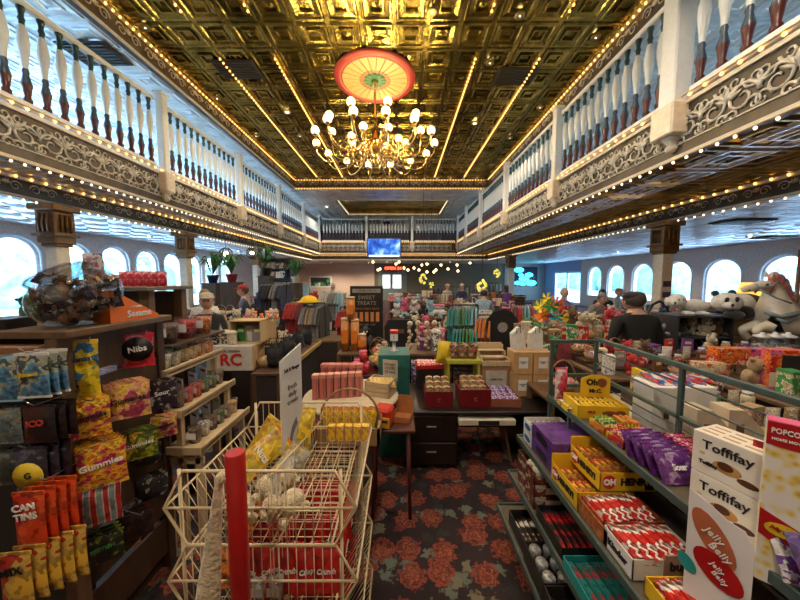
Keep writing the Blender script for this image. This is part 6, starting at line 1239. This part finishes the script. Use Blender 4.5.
clutter('the dark table beyond the white cartons',2.05,4.25,2.9,3.65,1.02,10,4,['sweet bag','carton','plush toy','jar','book','gift basket','sweet bag'],['maroon','red','brown','white','cream','purple','brown','tan','grey'],22,.75,.03)
o=thing('yellow_tray','long yellow tray behind the guard rail','tray',(P(683,373,2.7).x,2.78,.98),-.1); MB().box((-.32,-.1,.05),(.28,.1,.08),cm('yellow'),.01).box((-.32,-.1,.05),(-.28,.1,.14),cm('yellow')).obj('tray',o); MB().box((-.2,-.05,0),(.2,.05,.05),cm('black')).obj('foot',o)
o=carton('pink_row_box','long bright pink carton right of the orange boxes','carton',(P(764,365,2.9).x,3.0,1.14),-.15,.42,.12,.15,two('pink','purple',None,14)); o=carton('orange_box','orange-red carton left of the long pink carton','carton',(P(731,358,2.95).x,2.98,1.14),-.1,.30,.12,.16,two('orange','red','cream',16)); o=carton('cream_box','cream and red carton in front of the orange-red one','carton',(P(713,368,2.8).x,2.84,1.06),-.15,.26,.12,.13,two('cream','tan','red',16))
o=carton('pink_frame_box','tall pink box with dark window at the right edge','box',(P(794,360,2.4).x,2.45,1.05),-.3,.26,.1,.36,two('pink','orange','red',14)); MB().box((-.06,-.053,.2),(.07,-.051,.32),cm('black')).obj('window_panel',o); MB().box((-.13,-.052,.05),(.13,-.051,.17),cm('cream')).obj('panel',o)
table('small table under the tall pink box at the right edge',2.9,3.9,2.1,2.75,1.05,TBW)
clutter('the small table at the right edge',2.95,3.85,2.15,2.7,1.05,4,2,['sweet bag','carton','plush toy'],['green','red','tan','brown','pink'],23,.9)
for i in range(3):
    o=thing('glass_canister','round glass canister with silver lid in front of the rocking horse, %s'%ORD[i],'jar',(P(767+13*i,345,3.3).x,3.35,1.14)); L([(.08,0),(.1,.02),(.1,.16),(.07,.19)],glass('bowl_glass'),16).obj('jar',o); L([(.06,0),(.08,.02),(.08,.1)],two('brown','cream','red',40),12).obj('sweets',o).location=(0,0,.01); L([(.075,.19),(.075,.21),(.02,.23),(.02,.25),(0,.25)],cm('silver',.25)).obj('lid',o)
# plush shelf with panda and white dog on top
x0=P(678,330,4.0).x; x1=P(733,330,4.0).x; zt3=P(700,316,4.0).z
shelfunit('dark shelf unit full of soft toys with the panda on top',x0,x1,4.0,4.45,[.4,.85,1.2,zt3],mat('shelf_grey_black',(.035,.035,.04),.5))
for k,z in enumerate((.4,.85,1.2)): clutter('the soft toy shelf unit, %s shelf'%('low','middle','top')[k],x0,x1,4.03,4.35,z,5,1,['plush toy'],['white','grey','brown','maroon','cream','black'],30+k,.9)
WF=mat('white_plush',(.60,.58,.56),.95,noise=.15,ns=20,bump=.6,bs=40,sheen=.4); BKF=mat('black_plush',(.015,.015,.018),.95,bump=.5,bs=40,sheen=.3)
t=thing('plush_panda','large black and white plush panda lying on the soft toy shelf','plush',(P(728,313,4.1).x,4.1,zt3)); 
MB().ball((.28,.08,.15),.20,BKF,14,10,(1.35,.9,.75)).ball((.16,.02,.16),.17,WF,14,10,(.9,.95,.85)).ball((-.12,-.08,.18),.148,WF,16,12,(1.1,1,.9)).ball((-.22,-.2,.145),.065,WF,10,8,(1,1,.8)).ball((-.13,-.19,.03),.08,BKF,10,7,(1.6,1,.7)).ball((.07,-.14,.05),.09,BKF,10,7,(1,1.3,1.0)).ball((.5,.0,.06),.09,BKF,10,7,(1.5,1,.7)).obj('body',t)
MB().ball((-.22,-.02,.30),.042,BKF,10,7).obj('ear',t); MB().ball((-.0,-.03,.31),.042,BKF,10,7).obj('ear',t); MB().ball((-.22,-.18,.215),.034,BKF,8,6,(1,.5,1.3)).ball((-.14,-.225,.23),.028,BKF,8,6,(1,.5,1.3)).ball((-.235,-.262,.16),.018,BKF,8,6).obj('face',t)
t=thing('plush_dog','large fluffy white plush dog lying on the soft toy shelf left of the panda','plush',(P(688,308,4.15).x,4.2,zt3)); MB().ball((.12,0,.11),.13,WF,14,9,(1.7,.9,.8)).ball((-.16,-.05,.19),.105,WF,12,9).ball((-.23,-.11,.165),.05,WF,9,7).ball((-.1,-.16,.03),.05,WF,9,6,(1,2,.7)).ball((.1,-.16,.03),.05,WF,9,6,(1,1.8,.7)).ball((.38,.0,.1),.05,WF,9,6,(1.6,.7,.7)).obj('body',t); MB().ball((-.25,.0,.18),.04,WF,8,6,(.6,1,1.6)).obj('ear',t); MB().ball((-.07,-.04,.2),.04,WF,8,6,(.6,1,1.6)).obj('ear',t); MB().ball((-.27,-.145,.17),.013,BLK,6,5).ball((-.22,-.145,.215),.009,BLK,6,4).ball((-.17,-.155,.215),.009,BLK,6,4).obj('face',t)
# wicker cabinet behind + amber lamp
q=P(745,330,4.6); t=thing('wicker_cabinet','brown wicker cabinet behind the panda','cabinet',(q.x,4.9,0)); mb=MB(); 
for i in range(12): mb.box((-.42,-.25,.12*i+.02),(.42,.25,.12*i+.125),WK,.012)
mb.obj('body',t); MB().box((-.45,-.28,1.46),(.45,.28,1.5),W_D,.01).obj('top',t)
for sx in(-.40,.34): MB().box((sx,-.22,0),(sx+.06,-.16,.05),W_D).obj('foot',t)
q=P(750,296,5.0); AM=mat('amber_shade',(.75,.42,.06),.4,emit=(1,.50,.08),es=1.6); t=thing('table_lamp','glowing amber pleated lamp on the wicker cabinet behind the horse','lamp',(q.x,5.0,1.5)); L([(.09,0),(.09,.02),(.025,.05),(.04,.15),(.02,.22)],BRS).obj('base',t); mb=MB(); 
mb.lathe([(.17,.0),(.12,.22)],AM,20,(0,0,.2)); mb.obj('lamp_shade',t); lamp('POINT','amber_lamp',(q.x,5.0,2.0),9,(1,.55,.15),.06)
# ---- rocking horse
def skinned(nodes,edges,sub=2,mats=None,zones=None):
    """nodes:{name:(x,y,z,r)} edges; returns MB-like mesh; zones: function(co)->material index"""
    me=bpy.data.meshes.new('sk'); ks=list(nodes); me.from_pydata([nodes[k][:3] for k in ks],[(ks.index(a),ks.index(b)) for a,b in edges],[])
    o=bpy.data.objects.new('sk',me); COL.objects.link(o); md=o.modifiers.new('s','SKIN'); md.use_smooth_shade=True
    for i,k in enumerate(ks):
        r=nodes[k][3]; me.skin_vertices[0].data[i].radius=(r,r) if not isinstance(r,tuple) else r; me.skin_vertices[0].data[i].use_root=(i==0)
    s=o.modifiers.new('u','SUBSURF'); s.levels=sub; s.render_levels=sub
    dg=bpy.context.evaluated_depsgraph_get(); dg.update(); out=bpy.data.meshes.new_from_object(o.evaluated_get(dg)); bpy.data.objects.remove(o); out.materials.clear()
    for m in mats: out.materials.append(m)
    for p in out.polygons:
        p.use_smooth=True
        if zones: p.material_index=zones(p.center)
    return out
HW=mat('horse_ivory',(.60,.54,.44),.45,noise=.12); HG=mat('horse_grey_tack',(.16,.18,.19),.4)
hq=P(773,330,3.7); Z0=1.25
t=thing('rocking_horse','ivory carousel horse with pink mane and grey breast strap at the right edge','horse',(hq.x,3.75,0)); 
hz=lambda u,v:(P(u,v,3.75).x-hq.x,P(u,v,3.75).z)
def N(u,v,r,dy=0): a=hz(u,v); return (a[0],dy,a[1],r)
hn={'rump':N(806,324,.20),'belly':N(790,323,.18),'chest':N(774,318,.165),'n1':N(772,306,.15),'n2':N(774,295,.115),'poll':N(772,285,.085),'jaw':N(762,286,.075),'muz':N(751,288,.052),'nose':N(742,290,.042),
 's1':N(768,326,.09,-.10),'k1':N(748,326,.055,-.12),'f1':N(743,329,.042,-.13),'h1':N(752,340,.045,-.13),'s2':N(772,327,.09,.12),'k2':N(754,331,.055,.15),'h2':N(763,343,.045,.15),
 'hl':N(812,330,.12,-.14),'hk':N(808,345,.07,-.16),'hh':N(816,356,.05,-.16),'hl2':N(814,330,.12,.14),'hk2':N(812,345,.07,.16),'hh2':N(820,356,.05,.16)}
he=[('rump','belly'),('belly','chest'),('chest','n1'),('n1','n2'),('n2','poll'),('poll','jaw'),('jaw','muz'),('muz','nose'),('chest','s1'),('s1','k1'),('k1','f1'),('f1','h1'),('chest','s2'),('s2','k2'),('k2','h2'),('rump','hl'),('hl','hk'),('hk','hh'),('rump','hl2'),('hl2','hk2'),('hk2','hh2')]
o=bpy.data.objects.new('body',skinned(hn,he,2,[HW])); COL.objects.link(o); o.parent=t
PM=mat('pink_mane',(.62,.22,.22),.8,noise=.3,bump=.5,bs=30)
mb=MB()
for k,(u,v) in enumerate(((772,278),(777,280),(781,284),(783,289),(785,294),(786,299),(787,304),(787,309))): a=hz(u,v); mb.ball((a[0],-.02,a[1]),.062,PM,9,6,(.9,.9,1.3))
mb.obj('mane',t); 
for (u,v,s) in((767,278,-.05),(771,277,.05)): a=hz(u,v); MB().lathe([(.026,0),(.018,.04),(0,.08)],HW,8,(a[0],s,a[1])).obj('ear',t)
a=hz(759,285); MB().ball((a[0],-.085,a[1]+.005),.016,BLK,8,6).obj('eye',t); a=hz(745,290); MB().ball((a[0],-.05,a[1]),.01,BLK,6,4).obj('nostril',t)
def strap(pts,r=.010,m=HG): MB().tube([(hz(u,v)[0],y,hz(u,v)[1]) for u,v,y in pts],r,m,6).obj('bridle',t)
strap([(752,284,-.04),(752,288,-.075),(752,293,-.03)]); strap([(752,287,-.07),(762,286,-.115),(768,281,-.10)]); strap([(765,279,-.06),(763,286,-.115),(763,293,-.07)],m=mat('bridle_red',(.35,.10,.08),.5)); strap([(752,289,-.07),(760,297,-.16),(770,302,-.21)])
strap([(757,311,-.08),(763,315,-.17),(770,313,-.20),(778,311,-.20),(788,310,-.19),(797,311,-.19)],.028); strap([(761,317,-.16),(768,320,-.19),(776,313,-.20)],.020)
mb=MB(); mb.ball((hz(806,308)[0],0,hz(806,308)[1]),.19,mat('saddle_grey',(.30,.33,.35),.4),12,8,(1.1,1.1,.45)); mb.obj('saddle',t)
a=hz(801,250); MB().cyl((a[0],0,.5),(a[0],0,2.35),.022,mat('brown_pole',(.18,.09,.06),.4,.3)).obj('pole',t); MB().cyl((a[0],0,0),(a[0],0,.5),.06,W_D).obj('post',t); MB().box((a[0]-.5,-.3,0),(a[0]+.3,.3,.04),W_D,.01).obj('base',t)
# grey curved chair by the right column
q=P(668,322,5.2); t=thing('curved_chair','dark chair with arched bentwood back beside the right column','chair',(q.x,5.4,0)); MB().tube([(-.2,0,.5),(-.22,0,1.3),(-.12,0,1.52),(0,0,1.58),(.12,0,1.52),(.22,0,1.3),(.2,0,.5)],.022,BLKM,6).obj('back_frame',t); MB().box((-.22,-.4,.46),(.22,0,.5),W_D,.01).obj('seat',t)
for sx in(-.2,.2):
    for sy in(-.38,0): MB().cyl((sx,sy,0),(sx,sy,.46),.018,BLKM).obj('leg',t)
for k,(a_,b_,y_,z_) in enumerate(((2.9,5.6,5.0,.9),(5.9,8.4,5.6,.95))): pass
# ================= farther tables
FT=[ # desc, x0,x1,y0,y1,z, nx,ny,kinds,cols, cloth
('the counter below the pinwheel wall',2.9,4.1,6.2,7.2,1.0,8,3,['cap','carton','plush toy','book'],['red','brown','tan','orange','cream']),
('the long table by the black jacket',1.2,2.6,8.2,9.2,1.0,7,3,['folded shirt','cap','carton'],['black','white','grey','maroon','navy']),
('the table beneath the yellow flowers',2.0,3.8,9.6,10.8,1.05,7,3,['folded shirt','carton','cap'],['white','pink','cream','grey','navy']),
('the black table by the right windows',4.5,5.85,6.2,6.9,1.05,8,3,['cap','plush toy','book','gift basket'],['black','blue','white','pink','red']),
('the pale table by the right windows',6.9,9.4,8.6,9.6,1.05,7,2,['jar','plush toy','bottle','picture frame'],['white','light blue','pink','cream']),
('the brown table by the black-clad person',3.0,4.2,4.75,5.5,1.12,7,3,['gift basket','plush toy','sweet bag'],['brown','tan','cream','red']),
('the centre table of light clothes',-.2,1.2,7.6,8.8,1.1,6,3,['folded shirt','cap','plush toy'],['white','light blue','pink','grey','black']),
('the centre table of framed goods',.9,2.3,6.2,7.0,1.05,6,2,['picture frame','mug','jar'],['cream','tan','brown','white']),
('the far centre table',-.4,1.6,11.2,12.4,1.25,8,3,['folded shirt','cap','carton'],['white','pink','light blue','brown','cream']),
('the far right table',3.2,5.2,12.4,13.4,1.25,7,2,['cap','carton','folded shirt'],['brown','orange','cream','black']),
('the far left table',-3.4,-1.4,10.6,11.8,1.15,7,3,['folded shirt','cap','plush toy'],['white','grey','light blue','red']),
('the left table of mugs',-3.3,-2.4,5.0,6.1,1.05,6,3,['mug','jar','bottle','plush toy'],['white','silver','black','cream','light blue']),
('the table behind the capped man',-5.3,-3.9,6.2,7.2,1.1,6,3,['mug','jar','plush toy','gift basket'],['silver','white','black','cream','brown']),
('the table under the left windows',-8.4,-6.5,8.2,9.4,1.15,7,2,['jar','plush toy','book','bottle'],['white','pink','purple','grey','blue']),
('the dark table near the left rails',-4.6,-3.2,8.6,9.8,1.25,7,3,['cap','plush toy','carton','gift basket'],['black','navy','brown','white','green']),
('the far shelf by the tan wall',-6.6,-4.2,14.0,15.0,1.35,8,2,['plush toy','cap','carton','jar'],['white','cream','tan','grey','green']),
('the centre table of bright bags',.1,.8,5.2,6.0,1.0,6,2,['sweet bag','plush toy','jar'],['brown','cream','pink','white','black']),
('the right table of orange toys',5.0,6.0,5.3,6.2,1.15,5,2,['plush toy','cap','book'],['orange','white','grey','black']),
]
for i,(d,x0,x1,y0,y1,z,nx,ny,kd,cl) in enumerate(FT):
    table('dark cloth-skirted table: '+d.replace('the ','',1),x0,x1,y0,y1,z-.12,TBW,mat('dark_skirt',(.03,.02,.02),.9))
    clutter(d,x0,x1,y0,y1,z-.12,nx,ny,kd,cl,50+i,1.25,.05,1)
rack('coats in front of the far dark wall',1.4,3.6,15.5,1.55,['brown','navy','black','grey','tan'],10,.8); rack('brown and cream tops in the far centre',1.0,1.8,10.0,1.5,['brown','tan','cream','maroon'],9,.8)
rack('white and pink tops at centre',0.2,1.5,13.4,1.35,['white','pink','light blue','cream','grey'],10,.8); rack('grey tops at the far left wall',-5.4,-3.8,12.4,1.8,['white','grey','light blue'],9,.8,black=False)
rack('purple and navy garments near the blue wall',3.6,5.0,14.6,1.75,['purple','navy','light blue'],8,.8); rack('brown shirts under the television',0.3,1.2,9.4,1.35,['brown','maroon','cream','black'],9,.8)
# hanging globe lamps, plants, wall clutter on the left
for k,(u,v) in enumerate(((226,254),(252,253))):
    Y_=(9.5,11.2)[k]; q=P(u,v,Y_); t=thing('globe_pendant','dark metal band globe pendant hanging at the left, %s'%('nearer the windows','nearer the tan wall')[k],'pendant lamp',(q.x,Y_,q.z)); mb=MB()
    for j in range(6): a=j*PI/6; mb.tube([(.19*math.sin(b*PI/8)*math.cos(a),.19*math.sin(b*PI/8)*math.sin(a),.19*math.cos(b*PI/8)) for b in range(16)],.016,BRZ,5,closed=True)
    mb.obj('band_globe',t); MB().ball((0,0,0),.07,LENS,10,8).obj('lamp_bulb',t); MB().cyl((0,0,.19),(0,0,Zs-q.z),.008,BLKM).obj('rod',t)
LF=mat('plant_green',(.04,.15,.04),.6,noise=.4)
def plant(label,x,y,z,s,potc,m=LF):
    t=thing('potted_plant',label,'plant',(x,y,z)); t.scale=(s,s,s); L([(.08,0),(.12,.16),(.13,.18),(.11,.18)],cm(potc)).obj('pot',t); mb=MB(); r=random.Random(int(x*10))
    for i in range(22):
        a=r.random()*6.28; l=.25+r.random()*.2; h=.25+r.random()*.3; p0=Vector((0,0,.17)); p1=Vector((l*.5*math.cos(a),l*.5*math.sin(a),.17+h)); p2=Vector((l*math.cos(a),l*math.sin(a),.17+h*.6)); sd=Vector((-math.sin(a),math.cos(a),0))*.03
        mb.add([p0,p1-sd,p2,p1+sd],[(0,1,2,3)],m)
    mb.obj('leaves',t)
for i,(u,v,Y,s,c) in enumerate(((213,283,8.8,1.3,'navy'),(232,282,8.2,1.2,'maroon'),(266,276,10.5,1.6,'black'),(296,283,12,1.4,'cream'))):
    q=P(u,v,Y); plant('leafy green plant in a %s pot, %s'%(c,['on the left window table','beside the person in the red cap','on the tall black cabinet','in front of the tan wall'][i]),q.x,Y,q.z,s,c)
    st_=thing('plant_stand','dark wooden stand under the plant in the %s pot'%c,'stand',(q.x,Y,0)); MB().box((-.2,-.2,0),(.2,.2,q.z),W_D,.01).obj('stand_body',st_); MB().box((-.22,-.22,q.z-.03),(.22,.22,q.z-.001),W_D).obj('stand_top',st_)
q0=P(263,262,13); q1=P(285,262,13); shelfunit('tall black cabinet with glass shelves left of the tan wall',q0.x-.3,q1.x+.2,13,13.5,[.5,1.0,1.5,2.0,2.4,2.85],mat('cabinet_black',(.02,.018,.018),.4))
for k,z in enumerate((1.0,1.5,2.0,2.4)): clutter('the tall black cabinet, shelf %s'%ORD[k],q0.x-.2,q1.x+.1,13.05,13.4,z,6,1,['jar','book','plush toy','picture frame'],['white','grey','navy','brown','cream'],80+k,1.3)
# frame on tan wall, doors in the middle, neon signs
a=P(309,275,YW-.05); b=P(332,283,YW-.05); t=thing('wall_picture','white framed picture of dark trees on the tan far wall','picture',((a.x+b.x)/2,YW-.03,(a.z+b.z)/2-.25)); w=(b.x-a.x)/2; MB().box((-w,-.04,-.5),(w,0,.5),WHP,.01).obj('frame',t); MB().box((-w+.15,-.045,-.38),(w-.15,-.04,.38),two('black','green','white',1.2)).obj('picture',t)
DG=mat('day_glow_glass',(.8,.9,1),.3,emit=(.75,.9,1),es=1.6)
for k,(u0,u1) in enumerate(((383,390),(393,401))):
    a=P(u0,275,YW-.05); b=P(u1,288,YW-.05); t=thing('bright_window','bright small daylight window in the far middle door, %s'%('left','right')[k],'window',((a.x+b.x)/2,YW-.10,b.z)); w=(b.x-a.x)/2; h=a.z-b.z; MB().box((-w-.05,-.04,-.05),(w+.05,0,h+.05),FRAME).obj('frame',t); MB().box((-w,-.05,0),(w,-.04,h),DG).obj('pane',t)
mb=MB(); mb.box((P(378,300,YW-.3).x,YW-.1,0),(P(407,300,YW-.3).x,YW-.03,2.75),mat('sage_door',(.22,.25,.21),.6),.01); st(mb,'door_2')
a=P(385,266,20.9);b=P(401,271,20.9); t=thing('neon_sign','red neon sign glowing under the television','sign',((a.x+b.x)/2,20.75,(a.z+b.z)/2)); NR=glow('neon_red',(1,.08,.03),4); MB().box((-.6,.02,-.2),(.6,.06,.2),cm('black')).obj('backing',t); text('OPEN 24',.3,NR,t,(0,0,0),bold=.01); MB().cyl((0,.04,.2),(0,.04,Zs-t.location.z),.01,BLKM).obj('rod',t)
NC=glow('neon_cyan',(.05,.75,1),3.5); t=thing('neon_sign','cyan neon sign of clustered shapes on the blue boarded wall','sign',(0,YW-.1,0))
for u,v,r in((519,270,.38),(521,275,.22),(529,275,.32),(524,279,.40),(518,283,.3),(531,283,.42),(523,284,.25)): q=P(u,v,YW-.1); MB().ball((q.x,0,q.z),r,NC,12,7,(1.15,.12,.62)).obj('neon_shape',t)
a=P(516,285,YW);b=P(535,268,YW); MB().box((a.x-.2,.02,a.z-.1),(b.x+.2,.10,b.z+.1),cm('navy')).obj('backing',t)
# yellow flower lamps and hanging bunch
YG=mat('yellow_glow_shade',(.8,.7,.1),.5,emit=(1,.85,.15),es=.55)
for k,(u,v,Y,r) in enumerate(((482,286,12.0,.28),(497,273,14.0,.22),(423,279,15.0,.28),(432,285,15,.18))):
    q=P(u,v,Y); t=thing('paper_lantern','glowing yellow flower lantern %s'%['behind the person in denim','hanging near the far right column','hanging at the far centre, upper','hanging at the far centre, lower'][k],'lantern',(q.x,Y+.3*(k==3),q.z)); mb=MB(); r_=random.Random(k)
    for i in range(14): a=r_.random()*6.28; h_=r_.uniform(-1,1); mb.ball((r*.55*math.cos(a)*(1-h_*h_)**.5,r*.55*math.sin(a)*(1-h_*h_)**.5,r*.8*h_),r*.22,YG,7,5)
    mb.obj('petals',t); MB().cyl((0,0,r*.5),(0,0,(Zm if Y<14.4 else Zu)-q.z),.008,BLKM).obj('cord',t)
# loose globe bulbs hanging below the far beam
for i,(u,v) in enumerate(((373,262),(396,264),(399,262),(378,270),(386,268),(404,268),(408,270),(414,268),(419,270),(422,265),(427,264),(427,272),(436,270),(434,272),(441,265),(448,269),(457,265),(458,271),(380,269),(470,263))):
    q=P(u,v,18.5); o=thing('globe_bulb','small hanging globe bulb in the far lounge, %s row, position %s'%('upper' if v<267 else 'lower',(ORD+['eleventh','twelfth','thirteenth','fourteenth','fifteenth','sixteenth','seventeenth','eighteenth','nineteenth','twentieth'])[i]),'bulb',(q.x,21.3,P(u,v,21.3).z)); o.location=(P(u,v,21.3).x,21.3,P(u,v,21.3).z)
    part(o,'globe',cached(('gb',),lambda:MB().ball((0,0,0),.085,glow('globe_bulb_glow',(1,.72,.36),5),8,6).mesh('globe'))); MB().cyl((0,0,.08),(0,0,Zc-o.location.z),.005,BLKM,4).obj('cord',o)
# ================================================================ PEOPLE
SK=mat('skin_tone',(.52,.30,.21),.5,noise=.06)
def person(label,x,y,z0,face,h=1.72,shirt='black',pants='navy',hair=(.06,.04,.03),cap=None,lean=0,arms='down',long_=False,sleeve=True,carry=None,nm='person'):
    s=h/1.75; t=thing(nm,label,'person',(x,y,z0),face); pm=fab(pants) if isinstance(pants,str) else pants; sm_=fab(shirt) if isinstance(shirt,str) else shirt
    def LN(p):   # lean the upper body about the hips
        x_,y_,z_=p
        if z_>.95: dy=(z_-.95)*math.sin(lean); z_=.95+(z_-.95)*math.cos(lean); y_-=dy
        return (x_*s,y_*s,z_*s)
    n={}; B={}
    def a(k,p,r): n[k]=(*LN(p),r*s)
    a('pel',(0,0,.96),.125); a('wai',(0,.0,1.10),.118); a('che',(0,.0,1.32),.145); a('nk',(0,.01,1.47),.06); a('hd',(0,-.005,1.56),.062)
    A={'down':[(.225,.0,1.18),(.25,-.03,.93)],'fold':[(.24,-.05,1.16),(.07,-.22,1.14)],'fwd':[(.22,-.10,1.17),(.18,-.33,1.10)],'up':[(.25,-.12,1.22),(.12,-.26,1.36)]}[arms]
    for sd,q in(('l',-1),('r',1)):
        a('s'+sd,(.17*q,.01,1.40),.062); a('e'+sd,(A[0][0]*q,A[0][1],A[0][2]),.044); a('w'+sd,(A[1][0]*q,A[1][1],A[1][2]),.028)
        n['h'+sd]=(.095*q*s,0,.90*s,.098*s); n['k'+sd]=(.105*q*s,-.02*s,.50*s,.062*s); n['a'+sd]=(.11*q*s,.02*s,.09*s,.042*s); n['t'+sd]=(.12*q*s,-.12*s,.035*s,.036*s)
    e=[('pel','wai'),('wai','che'),('che','nk'),('nk','hd')]
    for d in'lr': e+=[('che','s'+d),('s'+d,'e'+d),('e'+d,'w'+d),('pel','h'+d),('h'+d,'k'+d),('k'+d,'a'+d),('a'+d,'t'+d)]
    segs=[(Vector(n[p][:3]),Vector(n[q][:3]),p,q) for p,q in e]
    def zone(c):
        best=None
        for p,q,np_,nq in segs:
            d=q-p; u=max(0,min(1,(c-p).dot(d)/d.length_squared)); L_=(c-(p+d*u)).length-(n[np_][3]*(1-u)+n[nq][3]*u)
            if best is None or L_<best[0]: best=(L_,nq,u)
        k=best[1]
        if k in('nk',): return 0 if best[2]<.7 else 2
        if k=='hd': return 2
        if k[0]=='w': return 0 if sleeve and best[2]<.85 else 2
        if k[0]in'hk': return 1
        if k[0]=='a' : return 1
        if k[0]=='t': return 3
        return 0
    me=skinned(n,e,1,[sm_,pm,SK,cm('black')],zone)
    # head, nose, ears and hands joined into the same body
    hb=Vector(LN((0,-.015,1.635))); mb=MB(); mb.ball(hb,.098*s,SK,14,10,(.80,.98,1.18)); mb.ball(hb+Vector((0,-.098,-.015))*s,.016*s,SK,6,5,(.8,1.1,1.4))
    for q in(-1,1): mb.ball(hb+Vector((.078*q,.005,-.01))*s,.02*s,SK,6,5,(.4,.8,1.2))
    for d,q in(('l',-1),('r',1)):
        w_=Vector(n['w'+d][:3]); e_=Vector(n['e'+d][:3]); dr=(w_-e_).normalized(); mb.ball(w_+dr*.045*s,.038*s,SK,8,6,(.9,.9,1.0)); sdv=dr.cross(Vector((0,1,0.2))).normalized()
        for f in range(4): b0=w_+dr*.07*s+sdv*(f-1.5)*.018*s; ln=[.065,.078,.073,.055][f]*s; mb.tube([b0,b0+dr*ln*.55+Vector((0,-.006,0)),b0+dr*ln+Vector((0,-.016,0))],[.0095*s,.0085*s,.006*s],SK,5)
        b0=w_+dr*.03*s-sdv*.03*s*q; mb.tube([b0,b0-sdv*.025*s*q+dr*.025*s,b0-sdv*.03*s*q+dr*.05*s],[.011*s,.010*s,.007*s],SK,5)
    bm=bmesh.new(); bm.from_mesh(me); m2=mb.mesh('tmp'); off=len(bm.verts); nf=len(bm.faces); bm.from_mesh(m2); bm.faces.ensure_lookup_table()
    for f in bm.faces[nf:]: f.material_index=2
    bm.to_mesh(me); bm.free(); bpy.data.meshes.remove(m2)
    o=bpy.data.objects.new('body',me); COL.objects.link(o); o.parent=t
    hm=mat('hair_%d_%d'%(int(hair[0]*100),int(hair[1]*100)),hair,.8,noise=.3,bump=.4,bs=60)
    mb=MB(); c=hb+Vector((0,.018,.022))*s; mb.ball(c,.106*s,hm,14,10,(.84,.98,1.05) if not long_ else (.9,1,1.08))
    # cut the face opening: keep faces behind/above
    fs=[(f,m_,q) for f,m_,q in zip(mb.f,mb.m,mb.sm) if (sum(mb.v[k][1] for k in f)/len(f)>hb.y-.03*s or sum(mb.v[k][2] for k in f)/len(f)>hb.z+.06*s) and sum(mb.v[k][2] for k in f)/len(f)>hb.z-(.10 if long_ else .06)*s]
    mb.f=[f[0] for f in fs]; mb.m=[f[1] for f in fs]; mb.sm=[f[2] for f in fs]
    if long_: mb.ball(c+Vector((0,.05,-.12))*s,.085*s,hm,10,8,(1,.5,1.4))
    mb.obj('hair',t)
    mb=MB(); 
    for q in(-1,1): mb.ball(hb+Vector((.03*q,-.088,.012))*s,.010*s,BLK,6,5)
    mb.obj('eyes',t); MB().ball(hb+Vector((0,-.088,-.052))*s,.018*s,mat('lip_tone',(.38,.13,.10),.5),8,5,(1.2,.4,.4)).obj('mouth',t)
    if cap:
        cmx=fab(cap); mb=MB(); top=hb+Vector((0,.01,.045))*s; mb.lathe([(.092*s,0),(.096*s,.02*s),(.082*s,.065*s),(.04*s,.085*s),(0,.09*s)],cmx,16,top); mb.ball(top+Vector((0,-.10,.01))*s,.075*s,cmx,12,5,(.95,.95,.12)); mb.obj('cap',t)
    return t
JN=mat('denim_cloth',(.10,.16,.24),.9,noise=.25,ns=25,bump=.2); JL=mat('denim_light',(.22,.32,.42),.9,noise=.25,ns=25,bump=.2)
def pp(u,Y): return P(u,285,Y).x
person('person in black T-shirt, cream cap and jeans with folded arms at the left',pp(206,4.3),4.3,0,.5,1.78,'black',JN,(.30,.22,.18),'cream',0,'fold',sleeve=False)
person('person in white top and pale trousers behind the man in the black T-shirt',pp(193,5.2),5.5,0,.8,1.78,'white','cream',(.25,.16,.10),None,0,'down',True)
person('person in navy jacket and red cap looking left among the left tables',pp(243,6.6),6.6,0,-.9,1.84,'navy','black',(.08,.05,.03),'red',0,'fwd')
person('person in denim shirt and pale cap seen from behind near the far centre',pp(484,7.6),7.6,0,PI-.3,1.74,JL,'black',(.05,.04,.04),'cream',.25,'fwd')
person('person in dark purple hooded top beside the cream far column',pp(507,11.5),11.5,0,PI,1.72,'purple','black',(.05,.03,.05),None,.1,'fwd',True)
person('grey-haired person in lilac top behind the pinwheels',pp(562,7.6),7.6,0,.4,1.74,mat('lilac_cloth',(.35,.22,.42),.9),'navy',(.40,.36,.33),None,.1,'fwd')
person('person in grey jacket and pale cap bending over a table by the right windows',pp(592,7.2),7.2,0,.2,1.70,'grey','black',(.1,.08,.07),'grey',.45,'fwd')
person('person in black coat leaning forward beside the person in grey',pp(606,7.9),7.9,0,-.8,1.80,'black','black',(.03,.03,.03),None,.55,'fwd')
person('broad person in black top and dark cap seen from behind at the right column',pp(641,4.1),4.1,0,PI+.15,1.80,mat('deep_black_top',(.01,.01,.011),.85),'black',(.06,.045,.04),'black',.10,'down').scale=(1.55,1.3,1.0)
person('person in dark clothes leaning on the upstairs rail above the television',pp(387,20.4),20.75,Zt-.04,.1,1.82,'navy','black',(.03,.02,.02),None,.1,'fwd')
person('person in pale top among the far centre racks',pp(447,13.0),12.9,0,.3,1.74,'white','grey',(.2,.13,.08),'cream',0,'down')
person('person in dark jacket and pale cap right of the far centre racks',pp(461,12.5),12.3,0,-.4,1.76,'navy','black',(.08,.06,.05),'cream',0,'fwd')
person('person in grey top by the far right windows, partly hidden by the column',pp(618,8.6),8.7,0,.5,1.70,'white','grey',(.3,.25,.2),'orange',.15,'fwd')
person('person in teal top at the right edge behind the rocking horse',pp(796,6.2),6.3,0,.3,1.7,'teal','navy',(.12,.07,.05),None,.1,'down')
# mannequin in white by the tan wall
t=person('white mannequin in pale sportswear standing on a low plinth near the tan wall',pp(333,10.2),10.2,.12,.15,1.72,'white','white',(.5,.48,.45),None,0,'down',nm='mannequin'); t['category']='mannequin'
o=MB().box((-.4,-.35,0),(.4,.35,.12),WHP,.01).obj('plinth',None,(pp(333,10.2),10.2,0)); tag(o,'low white plinth under the white mannequin','plinth')
